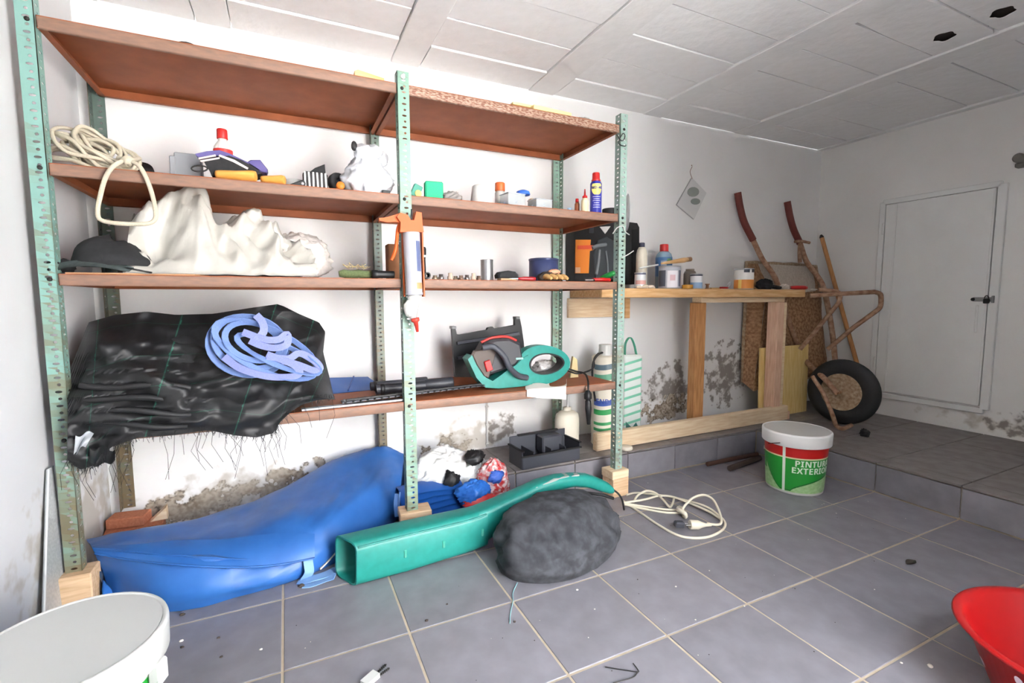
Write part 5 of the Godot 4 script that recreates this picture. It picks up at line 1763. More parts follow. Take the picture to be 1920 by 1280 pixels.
	obj("brush_back", st, mat(rgb(214, 200, 176), 0.6), t)
	st = mb(false)
	for i in 14:
		for j in 4: box(st, xf(Vector3(-0.052 + 0.008 * i, 0.032, -0.014 + 0.009 * j)), Vector3(0.004, 0.063, 0.004), 0.0)
	var brs = obj("bristles", st, mat(rgb(224, 212, 186), 0.9), t)
	brs.set_meta("kind", "stuff")
	t = lathed("small_pot", "tiny pale blue pot near the right end of the second shelf", "pot", on(1066, -2.28, S2), [["cap_body", [Vector2(0.0001, 0), Vector2(0.013, 0), Vector2(0.013, 0.022), Vector2(0.011, 0.024), Vector2(0.0001, 0.024)], mat(rgb(150, 186, 214), 0.4)]])
	t = lathed("glue_bottle", "small cream glue bottle with red nozzle left of the blue spray can", "bottle", on(1094, -2.28, S2), [
		["bottle_body", [Vector2(0.0001, 0), Vector2(0.020, 0), Vector2(0.021, 0.003), Vector2(0.021, 0.07), Vector2(0.014, 0.085), Vector2(0.0001, 0.086)], mat(rgb(232, 214, 176), 0.4)],
		["nozzle", [Vector2(0.0001, 0.085), Vector2(0.014, 0.085), Vector2(0.014, 0.096), Vector2(0.006, 0.102), Vector2(0.003, 0.135), Vector2(0.0001, 0.136)], M.red]])
	t = lathed("glue_bottle", "tiny brown bottle with red top beside the cream glue bottle", "bottle", on(1080, -2.33, S2), [
		["bottle_body", [Vector2(0.0001, 0), Vector2(0.014, 0), Vector2(0.014, 0.06), Vector2(0.009, 0.07), Vector2(0.0001, 0.071)], mat(rgb(150, 84, 50), 0.4)],
		["cap", [Vector2(0.0001, 0.07), Vector2(0.010, 0.07), Vector2(0.009, 0.09), Vector2(0.0001, 0.091)], M.red]])
	# --- spray can
	t = lathed("spray_can", "blue and yellow spray can with red cap on the second shelf by the right post", "spray can", on(1114, -2.275, S2), [
		["can_body", [Vector2(0.0001, 0), Vector2(0.031, 0), Vector2(0.033, 0.003), Vector2(0.0325, 0.006), Vector2(0.0325, 0.168), Vector2(0.0325, 0.168), Vector2(0.030, 0.174), Vector2(0.024, 0.184), Vector2(0.0001, 0.186)], mat(rgb(48, 52, 160), 0.3)],
		["cap", [Vector2(0.0001, 0.176), Vector2(0.0255, 0.176), Vector2(0.0255, 0.19), Vector2(0.0255, 0.19), Vector2(0.0215, 0.192), Vector2(0.0205, 0.226), Vector2(0.018, 0.229), Vector2(0.0001, 0.229)], mat(rgb(206, 52, 50), 0.35)]])
	var shd := mb()
	var rws = []
	for j in 11:
		var row := PackedVector3Array()
		var y = 0.105 + 0.06 * j / 10.0
		var hw = 0.95 * sqrt(maxf(0.0, 1.0 - pow((j - 6.0) / 6.5, 2)))
		for k in 13:
			var a = -0.46 + hw * (k / 12.0 * 2.0 - 1.0)
			row.append(Vector3(sin(a) * 0.0331, y, cos(a) * 0.0331))
		rws.append(row)
	skin(shd, rws, false, 1)
	obj("yellow_shield", shd, mat(rgb(246, 226, 120), 0.35), t)
	bent_text("lettering", "WD-40", 0.020, 0.0331, 0.0, 0.143, -0.46, mat(rgb(40, 46, 120), 0.4), t)
	for e in [[0.092, 0.9], [0.080, 0.7], [0.070, 0.85], [0.058, 0.6], [0.046, 0.75], [0.034, 0.8]]:
		var ln := mb()
		var rw = []
		for j in 2:
			var row := PackedVector3Array()
			for k in 9:
				var a = -0.46 + e[1] * (k / 8.0 * 2.0 - 1.0) * 0.8
				row.append(Vector3(sin(a) * 0.0331, e[0] + 0.0035 * j, cos(a) * 0.0331))
			rw.append(row)
		skin(ln, rw, false, 1)
		obj("small_print", ln, mat(rgb(190, 190, 226), 0.4), t)
	t = lathed("tape_roll", "flat black roll of tape lying at the right end of the second shelf", "tape", on(1142, -2.30, S2), [["roll", [Vector2(0.02, 0.0), Vector2(0.048, 0.0), Vector2(0.05, 0.002), Vector2(0.05, 0.042), Vector2(0.048, 0.044), Vector2(0.02, 0.044), Vector2(0.02, 0.0)], M.rubber]])
	# --- things tied to the right post
	t = lathed("saw_blade", "thin round silver disc hung edge-on behind the right shelf post", "disc", az(1173, 398, -2.27), [["disc_plate", [Vector2(0.012, -0.0015), Vector2(0.105, -0.0015), Vector2(0.107, 0.0), Vector2(0.105, 0.0015), Vector2(0.012, 0.0015), Vector2(0.012, -0.0015)], mat(rgb(204, 208, 212), 0.35, 0.4), Transform3D(Basis(Vector3.UP, deg_to_rad(-31)) * Basis(Vector3.BACK, PI / 2), Vector3(0.012, 0, 0))]])
	t = thing("cord_tie", "white cord knotted round the right post near the third shelf", "cord", az(1160, 432, -2.195))
	st = mb()
	tube(st, smooth_path([az(1149, 438, -2.19), az(1157, 427, -2.192), az(1168, 424, -2.192), az(1172, 434, -2.19), az(1180, 440, -2.20)], 4), 0.003, 6)
	tube(st, smooth_path([az(1166, 482, -2.192), az(1176, 478, -2.20), az(1188, 470, -2.20)], 4), 0.003, 6)
	wobj("cord_length", st, M.white_plastic, t)
	t = thing("wire_tie", "black wire wound round the right post just below the top shelf", "wire", az(1165, 258, -2.195))
	st = mb()
	tube(st, smooth_path([az(1156, 252, -2.19), az(1166, 264, -2.192), az(1172, 256, -2.195), az(1168, 250, -2.195), az(1160, 268, -2.192), az(1172, 274, -2.195), az(1174, 268, -2.21)], 4), 0.0025, 6)
	wobj("wire_length", st, M.black, t)

func third_shelf():
	# --- cardboard, cap
	var t = thing("cardboard", "torn flat cardboard sheet lying under the black cap on the third shelf", "cardboard", Vector3(-0.52, S3, -2.32))
	var st := mb(false)
	prism(st, [Vector2(-0.18, -0.10), Vector2(0.0, -0.115), Vector2(0.05, -0.10), Vector2(0.21, -0.11), Vector2(0.25, -0.06), Vector2(0.23, 0.1), Vector2(-0.17, 0.1)], 0.005, xf(Vector3(0, 0.0028, 0), 0, -90), 0.0)
	obj("sheet", st, mat(rgb(196, 150, 112), 0.85), t)
	t = thing("cap", "black peaked cap lying on cardboard at the left of the third shelf", "cap", Vector3(-0.60, S3 + 0.0056, -2.31))
	st = mb()
	var nz = noise(61, 4.0, 3)
	var rows = []
	for j in 15:
		var v = j / 14.0
		var row := PackedVector3Array()
		for i in 36:
			var a = TAU * i / 36.0
			var r = 0.105 * cos(v * PI / 2 * 0.98)
			var p = Vector3(cos(a) * r * 1.18 + 0.015, 0.028 + 0.105 * sin(v * PI / 2) - 0.015 * v * cos(a), sin(a) * r)
			p += p.normalized() * nz.get_noise_3dv(p * 3.0) * 0.014
			row.append(p)
		row.reverse()
		rows.append(row)
	skin(st, rows, true, 1)
	obj("crown", st, M.black_soft, t)
	st = mb()
	cloth(st, func(u, v): return Vector3(-0.145 + 0.24 * u, 0.022 + 0.022 * sin(PI * u) - 0.024 * v, 0.075 + 0.055 * v * sin(PI * u) + 0.0), 16, 6, 0.004)
	obj("peak", st, mottled(rgb(52, 62, 62), rgb(84, 92, 90), 0.8, 6.0, 0.03, 206), t)
	st = mb()
	cloth(st, func(u, v): return Vector3(0.0 + 0.15 * u + 0.0, 0.045 - 0.035 * u - 0.01 * v, 0.04 + 0.05 * v), 12, 4, 0.003)
	obj("strap_end", st, M.black_soft, t)
	st = mb()
	lump(st, Vector3(-0.125, 0.022, 0.04), Vector3(0.035, 0.026, 0.04), 8, 0.3, 1.6, 0.0, 24, 16)
	obj("lining", st, M.black_soft, t)
	# --- crumpled plastic sheeting
	var film := mottled(rgb(182, 178, 169), rgb(200, 197, 189), 0.4, 3.0, 0.012, 207, 0.0, 1.0)
	film.backlight_enabled = true
	film.backlight = Color(0.12, 0.12, 0.11)
	t = thing("plastic_sheet", "crumpled white plastic sheeting peaked up beside the black cap", "sheet", Vector3(-0.18, S3, -2.36))
	st = mb()
	var nr = noise(62, 3.4, 2, true)
	var nb = noise(63, 2.0, 2)
	var top = [[232, 430], [262, 402], [300, 392], [344, 383], [368, 405], [400, 424], [440, 428], [470, 440], [500, 452], [540, 470], [575, 498]]
	var outline = func(u):
		var k = u * (top.size() - 1)
		var i = mini(int(k), top.size() - 2)
		var e = [lerpf(top[i][0], top[i + 1][0], k - i), lerpf(top[i][1], top[i + 1][1], k - i)]
		return az(e[0], e[1], -2.40)
	cloth(st, func(u, v):
		var o = outline.call(u)
		var h = o.y - S3
		var f = smoothstep(0.0, 0.42, v) * (1.0 - 0.45 * smoothstep(0.45, 1.0, 1.0 - v) * 0.0)
		var z = lerpf(-2.215, -2.62, v)
		var prof = pow(smoothstep(0.0, 0.5, v), 0.75) if v < 0.5 else 1.0 - 0.4 * smoothstep(0.5, 1.0, v)
		var w = (nr.get_noise_3d(o.x * 1.5 + v * 0.5, v * 0.8 - o.x * 0.5, 0.3) * 0.085 + nb.get_noise_3d(o.x * 2.0, v, 0.0) * 0.05) * sin(PI * clampf(v, 0.02, 0.98))
		# the opening of the bag on the left: the film falls into a dark hollow below its upper edge
		var hollow = 0.13 * exp(-pow((u - 0.17) / 0.10, 2)) * exp(-pow((v - 0.27) / 0.12, 2)) - 0.035 * exp(-pow((u - 0.36 - 0.05 * (0.5 - v)) / 0.035, 2)) * smoothstep(0.0, 0.2, v)
		return Vector3(o.x + w * 0.35 + 0.03 * (1.0 - v), maxf(S3 + 0.004 + h * prof + w - hollow, S3 + 0.0045), z + w * 0.5), 72, 40, 0.0015)
	wobj("film", st, film, t)
	t = crumpled("plastic_bag", "greyish crumpled plastic bag at the right end of the white sheeting", "bag", Vector3(0.055, S3 + 0.10, -2.47), Vector3(0.16, 0.12, 0.09), 41, mottled(rgb(198, 190, 184), rgb(226, 220, 214), 0.35, 5.0, 0.03, 208, 0.0, 2.0), S3 + 0.001, 0.3, 1.6)
	t = crumpled("paper_scrap", "small torn white paper scrap lying before the crumpled plastic bag", "paper", Vector3(0.085, S3 + 0.022, -2.25), Vector3(0.05, 0.026, 0.025), 42, mat(rgb(240, 240, 240), 0.7), S3 + 0.001, 0.5, 1.6)
	# --- green cloth, straw and black box
	t = thing("cloth_roll", "olive green rolled cloth lying left of the caulking gun on the third shelf", "cloth", Vector3(0.33, S3, -2.32))
	st = mb()
	var a = on(640, -2.30, S3 + 0.021); var b = on(712, -2.30, S3 + 0.021)
	var pts = []
	var rad = []
	for k in 9:
		pts.append(a.lerp(b, k / 8.0) + Vector3(0, 0.002 * sin(k * 2.0), 0))
		rad.append(0.019 if k % 8 else 0.013)
	tube(st, pts, rad, 12)
	wobj("roll", st, mottled(rgb(78, 92, 56), rgb(110, 120, 82), 0.9, 8.0, 0.04, 209), t)
	t = thing("straw_bits", "loose tuft of dry straw lying on the olive cloth roll", "straw", on(668, -2.30, S3 + 0.041))
	st = mb()
	var rr := RandomNumberGenerator.new()
	rr.seed = 5
	for k in 26:
		var p = Vector3(rr.randf_range(-0.05, 0.05), rr.randf_range(0.002, 0.014), rr.randf_range(-0.01, 0.012))
		var an = rr.randf() * PI
		var d = Vector3(cos(an) * 0.028, rr.randf_range(0.0, 0.022), sin(an) * 0.01)
		tube(st, [p, p + d], 0.0012, 4)
	var so = obj("tuft", st, mat(rgb(190, 170, 120), 0.9), t)
	so.set_meta("kind", "stuff")
	t = thing("torch", "short black cylindrical torch beside the olive cloth roll", "torch", on(724, -2.27, S3))
	st = mb()
	lathe(st, [Vector2(0.0001, 0), Vector2(0.016, 0), Vector2(0.017, 0.004), Vector2(0.017, 0.07), Vector2(0.020, 0.08), Vector2(0.020, 0.10), Vector2(0.0001, 0.101)], xf(Vector3(0.045, 0.0205, 0.0), 0, 0, 90), 16)
	obj("torch_body", st, M.black, t)
	t = thing("cardboard_box", "narrow brown cardboard box standing behind the caulking gun", "box", on(745, -2.45, S3))
	obj("carton", boxed(xf(Vector3(0, 0.09, 0)), Vector3(0.085, 0.178, 0.07), 0.003), mat(rgb(146, 96, 62), 0.8), t)
	caulking_gun()
	# --- black tube and small parts
	t = lathed("torch", "slim black upright torch with white ring right of the caulking gun", "torch", on(795, -2.30, S3), [
		["torch_body", [Vector2(0.0001, 0), Vector2(0.016, 0), Vector2(0.017, 0.004), Vector2(0.015, 0.10), Vector2(0.019, 0.125), Vector2(0.019, 0.15), Vector2(0.015, 0.158), Vector2(0.0001, 0.158)], M.black],
		["white_ring", [Vector2(0.0176, 0.108), Vector2(0.0195, 0.118)], M.white_plastic]])
	t = lathed("hose_ring", "little black hose connector facing the room at the foot of the slim torch", "connector", on(802, -2.235, S3) + Vector3(0, 0.017, 0), [["connector_body", [Vector2(0.009, -0.02), Vector2(0.0165, -0.02), Vector2(0.0165, 0.018), Vector2(0.0155, 0.02), Vector2(0.009, 0.02), Vector2(0.009, -0.02)], M.black_gloss, xf(Vector3.ZERO, 0, 90)]])
	var k = 0
	var proto = null
	for e in [[818, 0, -2.26], [829, 1, -2.25], [846, 2, -2.27], [856, 0, -2.29], [866, 3, -2.25], [877, 1, -2.27], [889, 2, -2.25], [899, 3, -2.26]]:
		var hm = [mat(rgb(176, 160, 140), 0.4, 0.6), mat(rgb(150, 146, 144), 0.35, 0.8), mat(rgb(196, 176, 158), 0.5), mat(rgb(130, 106, 92), 0.5, 0.5)][e[1]]
		var hh = [0.020, 0.026, 0.034, 0.022][e[1]]
		t = lathed("hose_fitting", ["hose fitting nearest the slim black torch, lying in a row", "second hose fitting from the slim black torch", "third hose fitting from the slim black torch, a taller one", "fourth hose fitting from the slim black torch", "fifth hose fitting from the slim black torch, dark brown", "sixth hose fitting from the slim black torch", "seventh hose fitting from the slim torch, a tall pale one", "last hose fitting of the row, nearest the tin can"][k], "fitting", on(e[0], e[2], S3), [
			["nut", [Vector2(0.0001, 0), Vector2(0.013, 0), Vector2(0.014, 0.002), Vector2(0.014, hh * 0.5), Vector2(0.010, hh * 0.55), Vector2(0.010, hh), Vector2(0.006, hh), Vector2(0.006, hh * 0.4), Vector2(0.0001, hh * 0.4)], hm]], "hose fittings on the third shelf")
		k += 1
	t = lathed("tin_can", "plain bare metal tin can standing in the middle of the third shelf", "can", on(914, -2.29, S3), [["can_wall", [Vector2(0.0001, 0.002), Vector2(0.031, 0.002), Vector2(0.033, 0.0), Vector2(0.0335, 0.004), Vector2(0.0322, 0.008), Vector2(0.0322, 0.10), Vector2(0.034, 0.104), Vector2(0.032, 0.106), Vector2(0.0305, 0.103), Vector2(0.030, 0.006), Vector2(0.0001, 0.005)], M.steel]])
	t = thing("pouch", "rounded black zip pouch lying right of the tin can", "pouch", on(950, -2.28, S3))
	st = mb(false)
	prism(st, [Vector2(-0.055, 0.012), Vector2(0.056, 0.012), Vector2(0.06, 0.03), Vector2(0.04, 0.047), Vector2(0.0, 0.052), Vector2(-0.045, 0.044), Vector2(-0.058, 0.028)], 0.06, xf(), 0.006)
	obj("pouch_body", st, M.black_soft, t)
	st = mb(false)
	box(st, xf(Vector3(0.0, 0.006, 0.004)), Vector3(0.09, 0.012, 0.05), 0.003)
	obj("tan_base", st, mat(rgb(196, 164, 130), 0.8), t)
	screwdriver(on(972, -2.25, S3), on(1005, -2.235, S3), rgb(176, 40, 46), "dark red screwdriver lying on the shelf edge before the navy tin", 0.011, S3)
	t = lathed("round_tin", "wide round navy blue tin behind the tan gloves on the third shelf", "tin", on(1019, -2.42, S3), [
		["tin_wall", [Vector2(0.0001, 0), Vector2(0.082, 0), Vector2(0.084, 0.003), Vector2(0.084, 0.128), Vector2(0.0001, 0.128)], M.navy],
		["tin_rim", [Vector2(0.0845, 0.122), Vector2(0.087, 0.126), Vector2(0.087, 0.132), Vector2(0.084, 0.134), Vector2(0.0001, 0.134)], mat(rgb(70, 78, 112), 0.3, 0.3)]])
	t = thing("work_gloves", "bunched tan leather work gloves at the shelf edge before the navy tin", "gloves", on(1038, -2.275, S3))
	var gm = mottled(rgb(186, 140, 82), rgb(222, 182, 124), 0.8, 8.0, 0.03, 211, 0.0, 1.0)
	for e in [[-0.05, 0.0, 0.03, 0.014], [-0.015, 0.004, 0.05, 0.016], [0.02, 0.0, 0.04, 0.015], [0.052, 0.006, 0.02, 0.014]]:
		var f := mb()
		tube(f, smooth_path([Vector3(e[0], e[3] + 0.002, -0.03), Vector3(e[0] + 0.004, e[3] + 0.012, 0.0), Vector3(e[0] + 0.012, e[3] + 0.001, 0.04)], 4), [0.012, 0.013, 0.014, 0.015, 0.016, 0.015, 0.014, 0.012, 0.008], 10)
		obj("finger", f, gm, t)
	st = mb()
	lump(st, Vector3(0.0, 0.024, -0.035), Vector3(0.075, 0.03, 0.03), 4, 0.25, 1.8, 0.0, 30, 18)
	obj("palm", st, mat(rgb(60, 50, 44), 0.85), t)
	st = mb()
	lump(st, Vector3(0.02, 0.052, -0.03), Vector3(0.035, 0.016, 0.02), 6, 0.25, 1.8, 0.0, 24, 14)
	obj("cuff", st, mat(rgb(214, 160, 128), 0.8), t)
	# --- red pliers, green screwdriver
	t = thing("pliers", "pliers with bright red grips lying open at the right end of the third shelf", "pliers", on(1116, -2.25, S3))
	for s in [-1, 1]:
		var h := mb()
		tube(h, smooth_path([Vector3(-0.015, 0.012, 0.004 * s), Vector3(0.015, 0.013, 0.018 * s), Vector3(0.05, 0.013, 0.022 * s), Vector3(0.085, 0.012, 0.012 * s)], 4), 0.0105, 10)
		obj("grip", h, M.red, t)
	st = mb(false)
	prism(st, [Vector2(-0.075, -0.004), Vector2(-0.03, -0.018), Vector2(-0.008, -0.012), Vector2(-0.008, 0.012), Vector2(-0.03, 0.018), Vector2(-0.075, 0.004)], 0.012, xf(Vector3(0, 0.010, 0), 0, -90), 0.002)
	obj("jaws", st, mat(rgb(70, 62, 60), 0.4, 0.7), t)
	screwdriver(on(1122, -2.32, S3 + 0.018), on(1152, -2.23, S3 + 0.055), rgb(30, 130, 60), "green handled screwdriver propped up against the right post", 0.016, S3)
	t = thing("pliers", "black handled pliers lying half hidden below the green screwdriver", "pliers", on(1146, -2.29, S3))
	for s in [-1, 1]:
		var h := mb()
		tube(h, smooth_path([Vector3(-0.02, 0.009, 0.004 * s), Vector3(0.0, 0.009, 0.014 * s), Vector3(0.03, 0.009, 0.016 * s)], 4), 0.008, 8)
		obj("grip", h, M.black, t)
	st = mb(false)
	prism(st, [Vector2(-0.06, -0.003), Vector2(-0.03, -0.012), Vector2(-0.015, -0.008), Vector2(-0.015, 0.008), Vector2(-0.03, 0.012), Vector2(-0.06, 0.003)], 0.01, xf(Vector3(0, 0.008, 0), 0, -90), 0.001)
	obj("jaws", st, M.metal_dark, t)
	tool_case()

func screwdriver(a: Vector3, b: Vector3, c: Color, label: String, r: float, y: float):
	# a is the tip end of the handle, b its butt
	var t = thing("screwdriver", label, "screwdriver", Vector3(a.x, y, a.z))
	a.y = maxf(a.y, y + r); b.y = maxf(b.y, y + r)
	var l = a.distance_to(b)
	var st := mb()
	lathe(st, [Vector2(0.0001, 0), Vector2(r * 0.6, 0), Vector2(r * 0.75, l * 0.12), Vector2(r * 0.95, l * 0.3), Vector2(r, l * 0.8), Vector2(r * 0.8, l * 0.96), Vector2(0.0001, l)], turned(a, b), 14)
	wobj("handle", st, mat(c, 0.35), t)
	st = mb()
	var d = (a - b).normalized()
	tube(st, [a, a + d * 0.05, a + d * 0.065], [0.003, 0.003, 0.002], 8)
	wobj("shank", st, M.steel, t)

func caulking_gun():
	var z = -2.145
	var t = thing("caulking_gun", "orange caulking gun with white sealant cartridge hanging nozzle down on the middle post", "caulking gun", az(772, 500, z))
	var a = az(771, 436, z); var b = az(777, 553, z)
	var l = a.distance_to(b)
	var r = 0.037
	var ct := mb()
	lathe(ct, [Vector2(0.0001, 0), Vector2(r, 0), Vector2(r, 0.004), Vector2(r, l - 0.012), Vector2(r, l - 0.012), Vector2(r + 0.002, l - 0.010), Vector2(r + 0.002, l), Vector2(0.0001, l)], turned(a, b), 28)
	var cart = wobj("cartridge", ct, mat(rgb(176, 176, 182), 0.35), t)
	# printed panel, wrapped on the right half of the cartridge
	for e in [[0.25, 0.95, 0.14, 0.62, rgb(96, 106, 140)], [0.1, 1.2, 0.80, 0.90, rgb(206, 140, 96)], [-0.7, 0.15, 0.66, 0.76, rgb(176, 178, 190)]]:
		var pn := mb()
		var rows = []
		for j in 2:
			var row := PackedVector3Array()
			var c = b.lerp(a, 1.0 - e[3] if j == 0 else 1.0 - e[2])
			for k in 9:
				var an = lerpf(e[0], e[1], k / 8.0)
				row.append(c + Vector3(sin(an), 0, cos(an)) * (r + 0.0008))
			rows.append(row)
		skin(pn, rows, false, 1)
		wobj("printed_panel", pn, mat(e[4], 0.4), cart)
	var nz := mb()
	var c0 = b; var c1 = az(774, 600, z)
	lathe(nz, [Vector2(0.0001, 0), Vector2(0.030, 0.0), Vector2(0.030, 0.02), Vector2(0.024, 0.03), Vector2(0.022, 0.05), Vector2(0.014, c0.distance_to(c1)), Vector2(0.0001, c0.distance_to(c1) + 0.001)], turned(c0, c1), 20)
	wobj("nozzle", nz, M.white_plastic, cart)
	var lm := mb()
	lump(lm, az(768, 578, z), Vector3(0.026, 0.038, 0.022), 12, 0.15, 1.6, -9, 24, 16)
	wobj("dried_sealant", lm, M.white_plastic, cart)
	var tp := mb()
	var d0 = az(778, 596, z + 0.01); var d1 = az(783, 622, z + 0.01)
	lathe(tp, [Vector2(0.0001, 0), Vector2(0.019, 0), Vector2(0.019, 0.014), Vector2(0.011, 0.02), Vector2(0.006, d0.distance_to(d1)), Vector2(0.0001, d0.distance_to(d1))], turned(d0, d1), 16)
	wobj("red_tip", tp, mat(rgb(206, 66, 52), 0.4), cart)
	var om = mat(rgb(200, 84, 6), 0.55)
	# frame: end plate, side channel, grip and trigger
	var fr := mb(false)
	prism(fr, poly_at([[748, 436], [749, 418], [742, 408], [748, 400], [762, 404], [768, 414], [774, 414], [778, 398], [788, 400], [790, 424], [792, 436]], z), 0.05, Transform3D(Basis(), Vector3(0, 0, z)), 0.004)
	wobj("frame", fr, om, t)
	var ch := mb(false)
	var e0 = az(790, 425, z - 0.01); var e1 = az(794, 556, z - 0.01)
	strap(ch, [e0, e1], Vector3.BACK, 0.035, 0.003)
	var f0 = az(754, 430, z - 0.03); var f1 = az(758, 556, z - 0.03)
	strap(ch, [f0, f1], Vector3.BACK, 0.02, 0.003)
	wobj("cradle", ch, om, t)
	var gp := mb(false)
	prism(gp, poly_at([[748, 400], [740, 403], [722, 408], [710, 409], [711, 414], [726, 417], [740, 416], [752, 418]], z), 0.026, Transform3D(Basis(), Vector3(0, 0, z - 0.005)), 0.005)
	wobj("grip", gp, om, t)
	var tg := mb()
	tube(tg, smooth_path([az(752, 414, z - 0.01), az(746, 430, z - 0.01), az(744, 450, z - 0.01), az(741, 470, z - 0.01), az(734, 488, z - 0.01)], 4), 0.008, 8)
	wobj("trigger", tg, om, t)
	var rod := mb()
	tube(rod, [az(772, 392, z), az(771, 437, z)], 0.004, 8)
	wobj("push_rod", rod, M.metal_dark, t)

func tool_case():
	var z = -2.775
	var t = thing("tool_case", "black plastic drill case with orange label standing on the bench against the wall", "case", Vector3(2.02, BT, z))
	var st := mb(false)
	var out = poly_at([[1069, 533], [1069, 436], [1074, 428], [1100, 424], [1115, 420], [1170, 418], [1186, 420], [1190, 428], [1190, 533]], z)
	for k in out.size(): out[k].y = maxf(out[k].y, BT + 0.001)
	prism(st, out, 0.10, Transform3D(Basis(), Vector3(0, 0, z)), 0.008)
	wobj("shell", st, M.black, t)
	var rec := mb(false)
	prism(rec, poly_at([[1108, 522], [1104, 480], [1112, 452], [1128, 445], [1145, 455], [1150, 490], [1146, 522]], z), 0.012, Transform3D(Basis(), Vector3(0, 0, z + 0.052)), 0.004)
	wobj("raised_panel", rec, mat(rgb(62, 66, 70), 0.4), t)
	var lb := mb(false)
	prism(lb, poly_at([[1070, 513], [1071, 451], [1099, 451], [1098, 462], [1104, 462], [1104, 470], [1097, 472], [1095, 513]], z), 0.006, Transform3D(Basis(), Vector3(0, 0, z + 0.054)))
	wobj("orange_label", lb, mat(rgb(240, 140, 50), 0.5), t)
	lb = mb(false)
	prism(lb, poly_at([[1074, 469], [1074, 462], [1103, 461], [1107, 464], [1103, 468]], z), 0.006, Transform3D(Basis(), Vector3(0, 0, z + 0.0575)))
	wobj("label_strip", lb, mat(rgb(222, 84, 50), 0.5), t)
	lb = mb(false)
	prism(lb, poly_at([[1070, 512], [1070, 502], [1079, 502], [1079, 512]], z), 0.004, Transform3D(Basis(), Vector3(0, 0, z + 0.0575)))
	wobj("label_square", lb, mat(rgb(240, 190, 150), 0.5), t)
	var dr := mb()
	var dp = z + 0.062
	tube(dr, smooth_path([az(1110, 465, dp), az(1122, 460, dp), az(1136, 458, dp)], 3), 0.014, 8)
	tube(dr, smooth_path([az(1124, 468, dp), az(1122, 490, dp), az(1118, 514, dp)], 3), 0.011, 8)
	tube(dr, smooth_path([az(1136, 470, dp), az(1139, 490, dp), az(1140, 512, dp)], 3), 0.006, 8)
	wobj("moulded_drill", dr, mat(rgb(120, 126, 130), 0.4), t)
	var hs := mb(false)
	prism(hs, poly_at([[1116, 427], [1136, 426], [1126, 440]], z), 0.006, Transform3D(Basis(), Vector3(0, 0, z + 0.0515)))
	wobj("handle_opening", hs, mat(rgb(206, 204, 200), 0.6), t)
	for e in [[1100, 425], [1150, 424]]:
		wobj("latch", boxed(xf(az(e[0], e[1] + 8, z) + Vector3(0, 0, 0.055)), Vector3(0.035, 0.04, 0.012), 0.003), M.grey_plastic, t)
	var sd := mb(false)
	var sz = z + 0.052
	prism(sd, poly_at([[1176, 525], [1176, 432], [1184, 430], [1186, 524]], z), 0.008, Transform3D(Basis(), Vector3(0, 0, sz)))
	wobj("edge_rib", sd, M.black_gloss, t)

func fabric_image() -> ImageTexture:
	var w = 512
	var im := Image.create(w, w, false, Image.FORMAT_RGB8)
	var nz = noise(301, 0.03, 4)
	for y in w:
		for x in w:
			var n = nz.get_noise_2d(x, y)
			var v = 26 + 7.0 * n + (2.5 if (x + y) % 4 < 2 else 0.0)
			var c = rgb(v, v, v + 2)
			var wob = 0.25 * n
			if absf(fposmod(x + wob * 3.0, 102.0) - 50.0) < 0.75: c = rgb(38, 104, 84)
			if absf(fposmod(y + wob * 3.0 + 20.0, 128.0) - 60.0) < 0.7: c = rgb(34, 92, 72)
			im.set_pixel(x, y, c)
	return ImageTexture.create_from_image(im)

